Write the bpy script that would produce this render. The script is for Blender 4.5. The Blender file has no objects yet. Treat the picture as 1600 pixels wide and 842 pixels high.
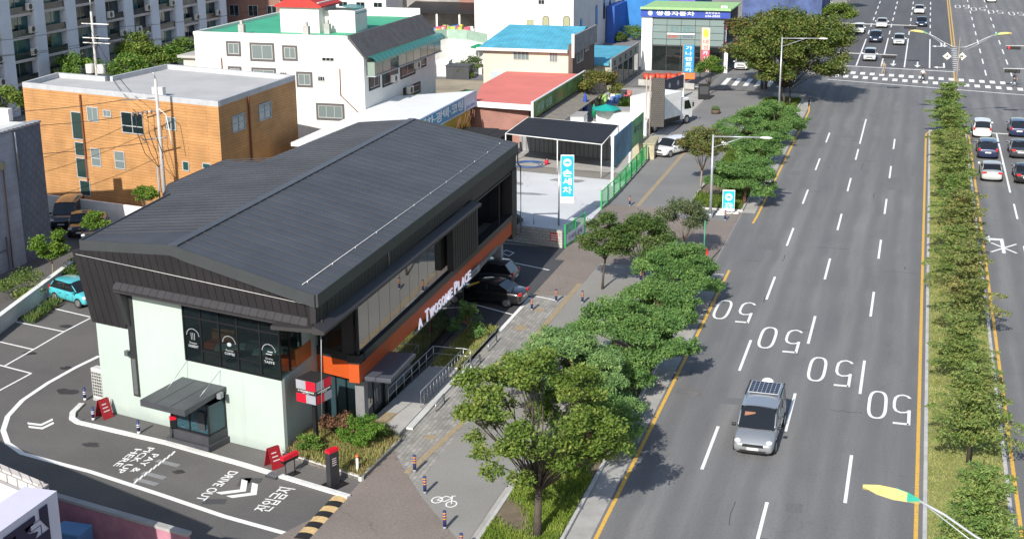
import bpy, math, random
import numpy as np
from math import radians as R
random.seed(7); rng = np.random.default_rng(7)
scn = bpy.context.scene
COL = scn.collection
# ------------------------------------------------------------------ camera
CAMH = 26.0883
FPX = 2150.0
CR = np.array([0.95958172, 0.28136501, -0.0060544])
CU = np.array([-0.07391857, 0.27273667, 0.95924489])
CF = np.array([-0.2715492, 0.92002633, -0.28251122])
import mathutils
from mathutils import Matrix, Vector
cam = bpy.data.objects.new('camera', bpy.data.cameras.new('camera'))
COL.objects.link(cam)
cam.matrix_world = Matrix(((CR[0], CU[0], -CF[0], 0), (CR[1], CU[1], -CF[1], 0), (CR[2], CU[2], -CF[2], CAMH), (0, 0, 0, 1)))
cam.data.sensor_width = 36.0; cam.data.lens = FPX * 36 / 1600
cam.data.clip_start = 0.5; cam.data.clip_end = 3000
scn.camera = cam
# ------------------------------------------------------------------ world, sun, exposure
SUN_EL, SUN_AZ = 33.0, 5.0          # shadows run towards +Y, a little towards +X
w = bpy.data.worlds.new('World'); scn.world = w; w.use_nodes = True
nt = w.node_tree
sky = nt.nodes.new('ShaderNodeTexSky'); sky.sky_type = 'NISHITA'; sky.sun_disc = False
sky.sun_elevation = R(SUN_EL); sky.sun_rotation = R(180 + SUN_AZ); sky.air_density = 1.0; sky.dust_density = 1.2
nt.links.new(sky.outputs[0], nt.nodes['Background'].inputs[0])
nt.nodes['Background'].inputs[1].default_value = 0.125
sun = bpy.data.objects.new('sun', bpy.data.lights.new('sun', 'SUN')); COL.objects.link(sun)
sun.data.energy = 5.0; sun.data.angle = R(0.5); sun.data.color = (1.0, 0.955, 0.88)
_d = Vector((math.sin(R(SUN_AZ)) * math.cos(R(SUN_EL)), math.cos(R(SUN_AZ)) * math.cos(R(SUN_EL)), -math.sin(R(SUN_EL))))
sun.rotation_euler = _d.to_track_quat('-Z', 'Y').to_euler()
scn.view_settings.view_transform = 'Standard'; scn.view_settings.look = 'None'
scn.view_settings.exposure = 0.33; scn.view_settings.gamma = 1.0
scn.render.engine = 'CYCLES'
scn.cycles.max_bounces = 6; scn.cycles.transparent_max_bounces = 8

# ------------------------------------------------------------------ surveying helpers (photo point -> point of the place)
def ray(px, py):
    return CF + CR * (px - 800) / FPX - CU * (py - 421) / FPX
def G(px, py, z=0.0):
    d = ray(px, py); t = (z - CAMH) / d[2]
    return (float(d[0] * t), float(d[1] * t), z)
def G2(px, py, z=0.0): return G(px, py, z)[:2]
def HT(px, py, py2, z=0.0):
    """height of the point seen at row py2 above the ground point at (px,py)"""
    P = np.array(G(px, py, z)); lo, hi = 0, 60
    for _ in range(40):
        m = (lo + hi) / 2; d = P + np.array([0, 0, m - CAMH]); y = 421 - FPX * (d @ CU) / (d @ CF)
        if y < py2: hi = m
        else: lo = m
    return m

# ------------------------------------------------------------------ materials
MATS = {}
def nmat(name):
    m = bpy.data.materials.new(name); m.use_nodes = True
    return m, m.node_tree, m.node_tree.nodes['Principled BSDF']
def mat(name, col, rough=0.7, metal=0.0, var=0.12, scale=1.5, bump=0.0, bscale=30, spec=0.4, emit=0.0, coat=0.0, streak=0.0):
    """plain surface with a soft dirt and fading variation"""
    if name in MATS: return MATS[name]
    m, t, b = nmat(name); N = t.nodes; L = t.links
    tc = N.new('ShaderNodeTexCoord'); no = N.new('ShaderNodeTexNoise')
    no.inputs['Scale'].default_value = scale; no.inputs['Detail'].default_value = 6; no.inputs['Roughness'].default_value = .65
    L.new(tc.outputs['Object'], no.inputs['Vector'])
    r = N.new('ShaderNodeMapRange'); r.inputs[1].default_value = .3; r.inputs[2].default_value = .7
    r.inputs[3].default_value = 1 - var; r.inputs[4].default_value = 1 + var
    L.new(no.outputs[0], r.inputs[0])
    mx = N.new('ShaderNodeVectorMath'); mx.operation = 'SCALE'; mx.inputs[0].default_value = col[:3]
    if streak:
        mp = N.new('ShaderNodeMapping'); mp.inputs['Scale'].default_value = (3.5, 3.5, .22); L.new(tc.outputs['Object'], mp.inputs[0])
        ns = N.new('ShaderNodeTexNoise'); ns.inputs['Scale'].default_value = 1; ns.inputs['Detail'].default_value = 6; ns.inputs['Roughness'].default_value = .7; L.new(mp.outputs[0], ns.inputs[0])
        rs_ = N.new('ShaderNodeMapRange'); rs_.inputs[1].default_value = .55; rs_.inputs[2].default_value = .8; rs_.inputs[3].default_value = 1; rs_.inputs[4].default_value = 1 - streak; L.new(ns.outputs[0], rs_.inputs[0])
        mu = N.new('ShaderNodeMath'); mu.operation = 'MULTIPLY'; L.new(r.outputs[0], mu.inputs[0]); L.new(rs_.outputs[0], mu.inputs[1])
        se = N.new('ShaderNodeSeparateXYZ'); L.new(tc.outputs['Object'], se.inputs[0]); rf_ = N.new('ShaderNodeMapRange'); rf_.inputs[1].default_value = 0; rf_.inputs[2].default_value = .55; rf_.inputs[3].default_value = .78; rf_.inputs[4].default_value = 1
        nz_ = N.new('ShaderNodeMath'); nz_.operation = 'MULTIPLY_ADD'; nz_.inputs[1].default_value = .8; L.new(no.outputs[0], nz_.inputs[0]); L.new(se.outputs[2], nz_.inputs[2]); sb2 = N.new('ShaderNodeMath'); sb2.operation = 'SUBTRACT'; sb2.inputs[1].default_value = .4; L.new(nz_.outputs[0], sb2.inputs[0]); L.new(sb2.outputs[0], rf_.inputs[0])
        m2 = N.new('ShaderNodeMath'); m2.operation = 'MULTIPLY'; L.new(mu.outputs[0], m2.inputs[0]); L.new(rf_.outputs[0], m2.inputs[1]); r = m2
    L.new(r.outputs[0], mx.inputs['Scale']); L.new(mx.outputs[0], b.inputs['Base Color'])
    b.inputs['Roughness'].default_value = rough; b.inputs['Metallic'].default_value = metal
    b.inputs['Specular IOR Level'].default_value = spec; b.inputs['Coat Weight'].default_value = coat
    b.inputs['Coat Roughness'].default_value = .05
    if bump:
        n2 = N.new('ShaderNodeTexNoise'); n2.inputs['Scale'].default_value = bscale; n2.inputs['Detail'].default_value = 4
        L.new(tc.outputs['Object'], n2.inputs['Vector'])
        bp = N.new('ShaderNodeBump'); bp.inputs['Strength'].default_value = bump; bp.inputs['Distance'].default_value = .02
        L.new(n2.outputs[0], bp.inputs['Height']); L.new(bp.outputs[0], b.inputs['Normal'])
    if emit:
        b.inputs['Emission Color'].default_value = (*col[:3], 1); b.inputs['Emission Strength'].default_value = emit
    MATS[name] = m
    return m
def asphalt(name, c1, c2, streak=True, grain=.25, cracks=.0, tracks=None):
    if name in MATS: return MATS[name]
    m, t, b = nmat(name); N = t.nodes; L = t.links
    tc = N.new('ShaderNodeTexCoord')
    mp = N.new('ShaderNodeMapping'); mp.inputs['Scale'].default_value = (.55, .035, 1) if streak else (.16, .16, 1)
    L.new(tc.outputs['Object'], mp.inputs['Vector'])
    n1 = N.new('ShaderNodeTexNoise'); n1.inputs['Scale'].default_value = 1.0; n1.inputs['Detail'].default_value = 8; n1.inputs['Roughness'].default_value = .6
    L.new(mp.outputs[0], n1.inputs['Vector'])
    n2 = N.new('ShaderNodeTexNoise'); n2.inputs['Scale'].default_value = 9; n2.inputs['Detail'].default_value = 8; n2.inputs['Roughness'].default_value = .8
    L.new(tc.outputs['Object'], n2.inputs['Vector'])
    n3 = N.new('ShaderNodeTexNoise'); n3.inputs['Scale'].default_value = .22; n3.inputs['Detail'].default_value = 5
    L.new(tc.outputs['Object'], n3.inputs['Vector'])
    r1 = N.new('ShaderNodeMapRange'); r1.inputs[1].default_value = .36; r1.inputs[2].default_value = .66; L.new(n1.outputs[0], r1.inputs[0])
    ad = N.new('ShaderNodeMath'); ad.operation = 'MULTIPLY_ADD'; ad.inputs[1].default_value = .45
    L.new(n3.outputs[0], ad.inputs[0]); 
    sc = N.new('ShaderNodeMath'); sc.operation = 'MULTIPLY'; sc.inputs[1].default_value = .62; L.new(r1.outputs[0], sc.inputs[0]); L.new(sc.outputs[0], ad.inputs[2])
    mix = N.new('ShaderNodeMix'); mix.data_type = 'RGBA'; mix.inputs[6].default_value = (*c1, 1); mix.inputs[7].default_value = (*c2, 1)
    L.new(ad.outputs[0], mix.inputs[0])
    r2 = N.new('ShaderNodeMapRange'); r2.inputs[1].default_value = .3; r2.inputs[2].default_value = .7; r2.inputs[3].default_value = 1 - grain; r2.inputs[4].default_value = 1 + grain
    L.new(n2.outputs[0], r2.inputs[0])
    vm = N.new('ShaderNodeVectorMath'); vm.operation = 'SCALE'; L.new(mix.outputs[2], vm.inputs[0]); L.new(r2.outputs[0], vm.inputs['Scale'])
    out = vm.outputs[0]
    if cracks:
        vo = N.new('ShaderNodeTexVoronoi'); vo.feature = 'DISTANCE_TO_EDGE'; vo.inputs['Scale'].default_value = .16
        nn = N.new('ShaderNodeTexNoise'); nn.inputs['Scale'].default_value = .8; nn.inputs['Detail'].default_value = 6
        L.new(tc.outputs['Object'], nn.inputs['Vector'])
        am = N.new('ShaderNodeVectorMath'); am.operation = 'MULTIPLY_ADD'; am.inputs[1].default_value = (2.2, 2.2, 0)
        L.new(nn.outputs['Color'], am.inputs[0]); L.new(tc.outputs['Object'], am.inputs[2]); L.new(am.outputs[0], vo.inputs['Vector'])
        rc = N.new('ShaderNodeMapRange'); rc.inputs[1].default_value = 0; rc.inputs[2].default_value = .006; rc.inputs[3].default_value = 1 - cracks; rc.inputs[4].default_value = 1
        L.new(vo.outputs[0], rc.inputs[0])
        v2 = N.new('ShaderNodeVectorMath'); v2.operation = 'SCALE'; L.new(out, v2.inputs[0]); L.new(rc.outputs[0], v2.inputs['Scale']); out = v2.outputs[0]
    if streak and tracks is not None:
        sx = N.new('ShaderNodeSeparateXYZ'); L.new(tc.outputs['Object'], sx.inputs[0])
        wob = N.new('ShaderNodeMath'); wob.operation = 'MULTIPLY_ADD'; wob.inputs[1].default_value = .9; L.new(n3.outputs[0], wob.inputs[0]); L.new(sx.outputs[0], wob.inputs[2])
        a1 = N.new('ShaderNodeMath'); a1.operation = 'MULTIPLY_ADD'; a1.inputs[1].default_value = 2 * math.pi / 1.59; a1.inputs[2].default_value = -(tracks + .45) * 2 * math.pi / 1.59; L.new(wob.outputs[0], a1.inputs[0])
        co = N.new('ShaderNodeMath'); co.operation = 'COSINE'; L.new(a1.outputs[0], co.inputs[0])
        am = N.new('ShaderNodeMapRange'); am.inputs[1].default_value = -.3; am.inputs[2].default_value = 1; am.inputs[3].default_value = 0; am.inputs[4].default_value = 1; L.new(co.outputs[0], am.inputs[0])
        mm = N.new('ShaderNodeMath'); mm.operation = 'MULTIPLY'; L.new(am.outputs[0], mm.inputs[0]); L.new(r1.outputs[0], mm.inputs[1])
        mr = N.new('ShaderNodeMapRange'); mr.inputs[3].default_value = 1.04; mr.inputs[4].default_value = .76; L.new(mm.outputs[0], mr.inputs[0])
        v4 = N.new('ShaderNodeVectorMath'); v4.operation = 'SCALE'; L.new(out, v4.inputs[0]); L.new(mr.outputs[0], v4.inputs['Scale']); out = v4.outputs[0]
    L.new(out, b.inputs['Base Color']); b.inputs['Roughness'].default_value = .85; b.inputs['Specular IOR Level'].default_value = .3
    bp = N.new('ShaderNodeBump'); bp.inputs['Strength'].default_value = .3; bp.inputs['Distance'].default_value = .02
    L.new(n2.outputs[0], bp.inputs['Height']); L.new(bp.outputs[0], b.inputs['Normal'])
    MATS[name] = m; return m
def brick(name, c1, c2, mortar, bw, bh, mort=.02, axes='XY', offset=.5, rough=.8, rot=0, flip=False):
    """axes: which object axes run along the courses and across them"""
    if name in MATS: return MATS[name]
    m, t, b = nmat(name); N = t.nodes; L = t.links
    tc = N.new('ShaderNodeTexCoord'); se = N.new('ShaderNodeSeparateXYZ'); cb = N.new('ShaderNodeCombineXYZ')
    L.new(tc.outputs['Object'], se.inputs[0])
    if axes == 'WALL':   # courses run round every vertical wall
        ad = N.new('ShaderNodeMath'); ad.operation = 'ADD'; L.new(se.outputs[0], ad.inputs[0]); L.new(se.outputs[1], ad.inputs[1])
        L.new(ad.outputs[0], cb.inputs[0]); L.new(se.outputs[2], cb.inputs[1])
    else:
        L.new(se.outputs['XYZ'.index(axes[0])], cb.inputs[0]); L.new(se.outputs['XYZ'.index(axes[1])], cb.inputs[1])
    mp = N.new('ShaderNodeMapping'); mp.inputs['Rotation'].default_value = (0, 0, rot); L.new(cb.outputs[0], mp.inputs[0])
    br = N.new('ShaderNodeTexBrick'); br.inputs['Color1'].default_value = (*c1, 1); br.inputs['Color2'].default_value = (*c2, 1); br.inputs['Mortar'].default_value = (*mortar, 1)
    br.inputs['Scale'].default_value = 1; br.inputs['Brick Width'].default_value = bw; br.inputs['Row Height'].default_value = bh; br.inputs['Mortar Size'].default_value = mort; br.offset = offset
    L.new(mp.outputs[0], br.inputs['Vector'])
    no = N.new('ShaderNodeTexNoise'); no.inputs['Scale'].default_value = .7; no.inputs['Detail'].default_value = 7; L.new(tc.outputs['Object'], no.inputs['Vector'])
    r = N.new('ShaderNodeMapRange'); r.inputs[1].default_value = .3; r.inputs[2].default_value = .7; r.inputs[3].default_value = .82; r.inputs[4].default_value = 1.15; L.new(no.outputs[0], r.inputs[0])
    vm = N.new('ShaderNodeVectorMath'); vm.operation = 'SCALE'; L.new(br.outputs[0], vm.inputs[0]); L.new(r.outputs[0], vm.inputs['Scale'])
    L.new(vm.outputs[0], b.inputs['Base Color']); b.inputs['Roughness'].default_value = rough
    MATS[name] = m; return m
def paintmat(name, col, wear=.35):
    """road paint, worn through to the asphalt in spots"""
    if name in MATS: return MATS[name]
    m, t, b = nmat(name); N = t.nodes; L = t.links
    tc = N.new('ShaderNodeTexCoord'); no = N.new('ShaderNodeTexNoise'); no.inputs['Scale'].default_value = 6; no.inputs['Detail'].default_value = 10; no.inputs['Roughness'].default_value = .8
    L.new(tc.outputs['Object'], no.inputs['Vector'])
    r = N.new('ShaderNodeMapRange'); r.inputs[1].default_value = .62 - wear * .3; r.inputs[2].default_value = .75; r.inputs[3].default_value = 0; r.inputs[4].default_value = min(1, wear * 2); L.new(no.outputs[0], r.inputs[0])
    mix = N.new('ShaderNodeMix'); mix.data_type = 'RGBA'; mix.inputs[6].default_value = (*col, 1); mix.inputs[7].default_value = (.13, .13, .13, 1)
    L.new(r.outputs[0], mix.inputs[0]); L.new(mix.outputs[2], b.inputs['Base Color']); b.inputs['Roughness'].default_value = .7
    MATS[name] = m; return m
def leafmat(name, c1, c2, c3=None, trans=.25):
    if name in MATS: return MATS[name]
    m, t, b = nmat(name); N = t.nodes; L = t.links
    ge = N.new('ShaderNodeNewGeometry'); tc = N.new('ShaderNodeTexCoord')
    no = N.new('ShaderNodeTexNoise'); no.inputs['Scale'].default_value = .9; no.inputs['Detail'].default_value = 3; L.new(tc.outputs['Object'], no.inputs['Vector'])
    ad = N.new('ShaderNodeMath'); ad.operation = 'MULTIPLY_ADD'; ad.inputs[1].default_value = .55
    r = N.new('ShaderNodeMapRange'); r.inputs[1].default_value = .35; r.inputs[2].default_value = .65; r.inputs[4].default_value = .5; L.new(no.outputs[0], r.inputs[0])
    L.new(ge.outputs['Random Per Island'], ad.inputs[0]); L.new(r.outputs[0], ad.inputs[2])
    cr = N.new('ShaderNodeValToRGB'); cr.color_ramp.elements[0].color = (*c1, 1); cr.color_ramp.elements[1].color = (*(c3 or c2), 1)
    e = cr.color_ramp.elements.new(.6); e.color = (*c2, 1)
    L.new(ad.outputs[0], cr.inputs[0]); L.new(cr.outputs[0], b.inputs['Base Color']); b.inputs['Roughness'].default_value = .6; b.inputs['Specular IOR Level'].default_value = .25
    tr = N.new('ShaderNodeBsdfTranslucent'); L.new(cr.outputs[0], tr.inputs[0])
    ms = N.new('ShaderNodeMixShader'); ms.inputs[0].default_value = trans
    L.new(b.outputs[0], ms.inputs[1]); L.new(tr.outputs[0], ms.inputs[2]); L.new(ms.outputs[0], N['Material Output'].inputs[0])
    MATS[name] = m; return m
def glass(name, tint=(.02, .03, .03), clear=.0, rough=.04, spec=.8, wave=.0):
    """dark window glass; clear > 0 lets that share of light through"""
    if name in MATS: return MATS[name]
    m, t, b = nmat(name); N = t.nodes; L = t.links
    b.inputs['Base Color'].default_value = (*tint, 1); b.inputs['Roughness'].default_value = rough; b.inputs['Specular IOR Level'].default_value = spec
    if wave:
        tc = N.new('ShaderNodeTexCoord'); no = N.new('ShaderNodeTexNoise'); no.inputs['Scale'].default_value = .6; no.inputs['Detail'].default_value = 2
        L.new(tc.outputs['Object'], no.inputs['Vector']); bp = N.new('ShaderNodeBump'); bp.inputs['Strength'].default_value = wave; bp.inputs['Distance'].default_value = .1
        L.new(no.outputs[0], bp.inputs['Height']); L.new(bp.outputs[0], b.inputs['Normal'])
    if clear:
        tr = N.new('ShaderNodeBsdfTransparent'); tr.inputs[0].default_value = (.75, .85, .85, 1); ms = N.new('ShaderNodeMixShader'); ms.inputs[0].default_value = clear
        L.new(b.outputs[0], ms.inputs[1]); L.new(tr.outputs[0], ms.inputs[2]); L.new(ms.outputs[0], N['Material Output'].inputs[0])
    MATS[name] = m; return m

WHITE = mat('white_paint', (.78, .78, .76), .5); OFFW = mat('off_white_wall', (.74, .73, .70), .8, var=.1, scale=.6)
BLACK = mat('black_metal', (.012, .012, .014), .45); DARK = mat('dark_grey_metal', (.05, .052, .058), .5)
GREYM = mat('grey_metal', (.28, .29, .30), .45, metal=.3); STEEL = mat('steel', (.5, .51, .52), .35, metal=.8)
CONC = mat('concrete', (.38, .37, .35), .85, var=.18, scale=.8); LCONC = mat('light_concrete', (.52, .52, .50), .85, var=.14, scale=.5)
RED = mat('red_paint', (.55, .02, .025), .45); RUB = mat('rubber', (.015, .015, .016), .8)
GLS = glass('window_glass', (.012, .022, .024)); TEALG = glass('teal_glass', (.02, .07, .07))
LITEG = glass('pale_window_glass', (.16, .20, .20), rough=.1)
ALU = mat('window_aluminium', (.55, .56, .56), .4, metal=.4)
# ------------------------------------------------------------------ mesh builder
class MB:
    def __init__(s): s.v = []; s.f = []; s.m = []; s.sm = []
    def add(s, vs, fs, mi=0, smooth=False):
        o = len(s.v); s.v += [tuple(map(float, p)) for p in vs]
        for f in fs: s.f.append(tuple(i + o for i in f)); s.m.append(mi); s.sm.append(smooth)
        return s
    def hexa(s, b, t, mi=0):        # b, t: four points each, counter clockwise
        return s.add(list(b) + list(t), [(3, 2, 1, 0), (4, 5, 6, 7), (0, 1, 5, 4), (1, 2, 6, 5), (2, 3, 7, 6), (3, 0, 4, 7)], mi)
    def box(s, x0, x1, y0, y1, z0, z1, mi=0):
        return s.hexa([(x0, y0, z0), (x1, y0, z0), (x1, y1, z0), (x0, y1, z0)], [(x0, y0, z1), (x1, y0, z1), (x1, y1, z1), (x0, y1, z1)], mi)
    def cbox(s, c, sx, sy, sz, rz=0, mi=0):   # base centre c
        ca, sa = math.cos(rz), math.sin(rz)
        q = [(c[0] + ca * a * sx / 2 - sa * b * sy / 2, c[1] + sa * a * sx / 2 + ca * b * sy / 2) for a, b in ((-1, -1), (1, -1), (1, 1), (-1, 1))]
        return s.hexa([(x, y, c[2]) for x, y in q], [(x, y, c[2] + sz) for x, y in q], mi)
    def prism(s, poly, z0, z1, mi=0):   # poly ccw; z0 / z1 numbers or lists
        n = len(poly); a = z0 if hasattr(z0, '__len__') else [z0] * n; b = z1 if hasattr(z1, '__len__') else [z1] * n
        ar = sum(poly[i][0] * poly[(i + 1) % n][1] - poly[(i + 1) % n][0] * poly[i][1] for i in range(n))
        if ar < 0: poly = poly[::-1]; a = a[::-1]; b = b[::-1]
        vs = [(p[0], p[1], z) for p, z in zip(poly, a)] + [(p[0], p[1], z) for p, z in zip(poly, b)]
        fs = [tuple(range(n))[::-1], tuple(range(n, 2 * n))] + [(i, (i + 1) % n, n + (i + 1) % n, n + i) for i in range(n)]
        return s.add(vs, fs, mi)
    def quad(s, *p, mi=0): return s.add(p, [tuple(range(len(p)))], mi)
    def tube(s, pts, r, n=8, mi=0, cap=True):
        pts = [np.array(p, float) for p in pts]; rs = r if hasattr(r, '__len__') else [r] * len(pts)
        vs = []; 
        for i, p in enumerate(pts):
            d = (pts[min(i + 1, len(pts) - 1)] - pts[max(i - 1, 0)]); d = d / (np.linalg.norm(d) + 1e-9)
            a = np.cross(d, (0, 0, 1.0)); 
            if np.linalg.norm(a) < 1e-3: a = np.array([1.0, 0, 0])
            a = a / np.linalg.norm(a); b = np.cross(d, a)
            for k in range(n):
                th = 2 * math.pi * k / n; vs.append(p + rs[i] * (a * math.cos(th) + b * math.sin(th)))
        fs = [(i * n + k, (i + 1) * n + k, (i + 1) * n + (k + 1) % n, i * n + (k + 1) % n) for i in range(len(pts) - 1) for k in range(n)]
        o = len(s.v); s.add(vs, fs, mi, True)
        if cap: s.f += [tuple(o + k for k in range(n)), tuple(o + (len(pts) - 1) * n + k for k in range(n))[::-1]]; s.m += [mi] * 2; s.sm += [False] * 2
        return s
    def cyl(s, x, y, z0, z1, r0, r1=None, n=12, mi=0):
        return s.tube([(x, y, z0), (x, y, z1)], [r0, r1 if r1 is not None else r0], n, mi)
    def ball(s, c, rx, ry, rz, nu=12, nv=8, mi=0, lo=-1.0):
        vs = []; 
        for j in range(nv + 1):
            ph = math.asin(lo) + (math.pi / 2 - math.asin(lo)) * j / nv
            for i in range(nu):
                th = 2 * math.pi * i / nu; vs.append((c[0] + rx * math.cos(ph) * math.cos(th), c[1] + ry * math.cos(ph) * math.sin(th), c[2] + rz * math.sin(ph)))
        return s.add(vs, [(j * nu + i, j * nu + (i + 1) % nu, (j + 1) * nu + (i + 1) % nu, (j + 1) * nu + i) for j in range(nv) for i in range(nu)], mi, True)
    def wbox(s, W, s0, s1, o0, o1, z0, z1, mi=0):   # box in wall coordinates: along, outwards, up
        p = W.p
        q = [(s0, o1), (s1, o1), (s1, o0), (s0, o0)]
        return s.hexa([p(a, b, z0) for a, b in q], [p(a, b, z1) for a, b in q], mi)
    def build(s, name, mats, parent=None, world=True, bevel=0, sub=0):
        if not isinstance(mats, (list, tuple)): mats = [mats]
        me = bpy.data.meshes.new(name); v = s.v
        if parent is not None and world:
            M = world_inv(parent); v = [tuple(M @ Vector(p)) for p in v]
        me.from_pydata(v, [], s.f)
        me.polygons.foreach_set('material_index', s.m); me.polygons.foreach_set('use_smooth', s.sm)
        for m_ in mats: me.materials.append(m_)
        me.update()
        if sub:
            me.polygons.foreach_set('use_smooth', [True] * len(me.polygons))
        o = bpy.data.objects.new(name, me); COL.objects.link(o)
        if parent is not None: o.parent = parent
        if bevel:
            b = o.modifiers.new('bevel', 'BEVEL'); b.width = bevel; b.segments = 2; b.limit_method = 'ANGLE'; b.angle_limit = R(35)
        if sub:
            b = o.modifiers.new('sub', 'SUBSURF'); b.levels = sub; b.render_levels = sub
        return o
ROOTM = {}
def root_of(o):
    while o.parent is not None: o = o.parent
    return o
def world_inv(o):
    r = root_of(o); return ROOTM.get(r.name, Matrix.Identity(4))
def thing(name, label, cat, loc=(0, 0, 0), rz=0.0, group=None):
    o = bpy.data.objects.new(name, None); COL.objects.link(o); o.empty_display_size = .3
    o.location = loc; o.rotation_euler = (0, 0, rz); o['label'] = label; o['category'] = cat
    if group: o['group'] = group
    ROOTM[o.name] = (Matrix.Translation(loc) @ Matrix.Rotation(rz, 4, 'Z')).inverted()
    return o
def tag(o, label, cat, group=None):
    o['label'] = label; o['category'] = cat
    if group: o['group'] = group
    return o
def struct(o): o['kind'] = 'structure'; return o
def stuff(o, label, cat): o['kind'] = 'stuff'; o['label'] = label; o['category'] = cat; return o
def copy_tree(o, parent=None):
    c = o.copy(); COL.objects.link(c); c.parent = parent
    for ch in list(o.children): copy_tree(ch, c)
    return c
def dup(o, loc, rz, label, group=None, scale=None):
    c = copy_tree(o); c.location = loc; c.rotation_euler = (0, 0, rz); c['label'] = label
    if group: c['group'] = group
    if scale: c.scale = (scale if hasattr(scale, '__len__') else (scale,) * 3)
    return c
class Wall:
    """a vertical wall: base point, direction along it (unit), outward normal to the right-hand side given"""
    def __init__(s, a, b, out=None):
        a = np.array(a[:2], float); b = np.array(b[:2], float); s.o = a; s.len = float(np.linalg.norm(b - a)); s.u = (b - a) / s.len
        n = np.array([s.u[1], -s.u[0]]); s.n = n      # walking a->b, outside is on the right
    def p(s, a, o, z): q = s.o + s.u * a + s.n * o; return (float(q[0]), float(q[1]), float(z))
    def hit(s, px, py, off=0.0):
        """where the view line through a photo point meets the wall: (along, height)"""
        d = ray(px, py); n = np.array([s.n[0], s.n[1], 0]); P0 = np.array([s.o[0] + s.n[0] * off, s.o[1] + s.n[1] * off, 0]); c = np.array([0, 0, CAMH])
        q = c + d * (((P0 - c) @ n) / (d @ n)); return float((q[:2] - s.o) @ s.u), float(q[2])
def window(parent, W, s0, s1, z0, z1, fm=None, gm=None, mull=1, fw=.06, dep=.07, sill=False, bar=0, name='window'):
    fm = fm or ALU; gm = gm or GLS
    if s1 < s0: s0, s1 = s1, s0
    f = MB(); f.wbox(W, s0, s1, .002, dep, z1 - fw, z1).wbox(W, s0, s1, .002, dep, z0, z0 + fw)
    f.wbox(W, s0, s0 + fw, .002, dep, z0 + fw, z1 - fw).wbox(W, s1 - fw, s1, .002, dep, z0 + fw, z1 - fw)
    for k in range(1, mull + 1):
        c = s0 + (s1 - s0) * k / (mull + 1); f.wbox(W, c - fw * .4, c + fw * .4, .004, dep - .01, z0 + fw, z1 - fw)
    if bar: f.wbox(W, s0 + fw, s1 - fw, .004, dep - .01, z0 + (z1 - z0) * bar - .03, z0 + (z1 - z0) * bar + .03)
    if sill: f.wbox(W, s0 - .06, s1 + .06, .002, dep + .08, z0 - .08, z0 - .003)
    o = f.build(name, fm, parent)
    g = MB(); g.wbox(W, s0 + fw, s1 - fw, .003, .02, z0 + fw, z1 - fw); g.build('pane', gm, o)
    return o
# writing
def text_mb(body, size, mi=0, depth=.012, bold=0.0, mono=None):
    c = bpy.data.curves.new('lettering', 'FONT'); c.body = body; c.size = size; c.extrude = depth / 2; c.offset = bold; c.resolution_u = 3
    o = bpy.data.objects.new('lettering', c); COL.objects.link(o); bpy.context.view_layer.update()
    me = bpy.data.meshes.new_from_object(o)
    v = [tuple(p.co) for p in me.vertices]; f = [tuple(p.vertices) for p in me.polygons]
    bpy.data.objects.remove(o); bpy.data.curves.remove(c); bpy.data.meshes.remove(me)
    return v, f
def lettering(body, O, u, up, h, width=None, mi=0, mb=None, bold=.0, depth=.012, mirror=False):
    """flat raised letters: O = lower-left corner, u along the writing, up its upward direction, h = letter height"""
    v, f = text_mb(body, 1.0, depth=depth, bold=bold)
    xs = [p[0] for p in v]; ys = [p[1] for p in v]; x0, x1, y0, y1 = min(xs), max(xs), min(ys), max(ys)
    sy = h / (y1 - y0); sx = sy if width is None else width / (x1 - x0)
    O = np.array(O, float); u = np.array(u, float); up = np.array(up, float); n = np.cross(u, up); n /= np.linalg.norm(n)
    pts = [O + u * (p[0] - x0) * sx + up * (p[1] - y0) * sy + n * (p[2] + depth / 2) for p in v]
    mb = mb or MB(); mb.add(pts, f, mi); return mb
def poly_line(mb, pts, wd, z, closed=False, mi=0, th=.0):
    """painted stripe of constant width along points"""
    P = [np.array(p[:2], float) for p in pts]; n = len(P); L = []; Rr = []
    for i in range(n):
        a = P[i - 1] if (i > 0 or closed) else P[i]; b = P[(i + 1) % n] if (i < n - 1 or closed) else P[i]
        d1 = P[i] - a; d2 = b - P[i]
        l1 = np.linalg.norm(d1); l2 = np.linalg.norm(d2)
        d1 = d1 / l1 if l1 > 1e-9 else d2 / l2; d2 = d2 / l2 if l2 > 1e-9 else d1
        t = d1 + d2; t /= np.linalg.norm(t) + 1e-9; nn = np.array([-t[1], t[0]]); c = max(.5, float(nn @ np.array([-d1[1], d1[0]])))
        L.append(P[i] + nn * wd / 2 / c); Rr.append(P[i] - nn * wd / 2 / c)
    m = n if closed else n - 1
    for i in range(m):
        j = (i + 1) % n
        q = [(Rr[i][0], Rr[i][1]), (Rr[j][0], Rr[j][1]), (L[j][0], L[j][1]), (L[i][0], L[i][1])]
        if th: mb.prism(q, z, z + th, mi)
        else: mb.quad(*[(x, y, z) for x, y in q], mi=mi)
    return mb
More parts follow.
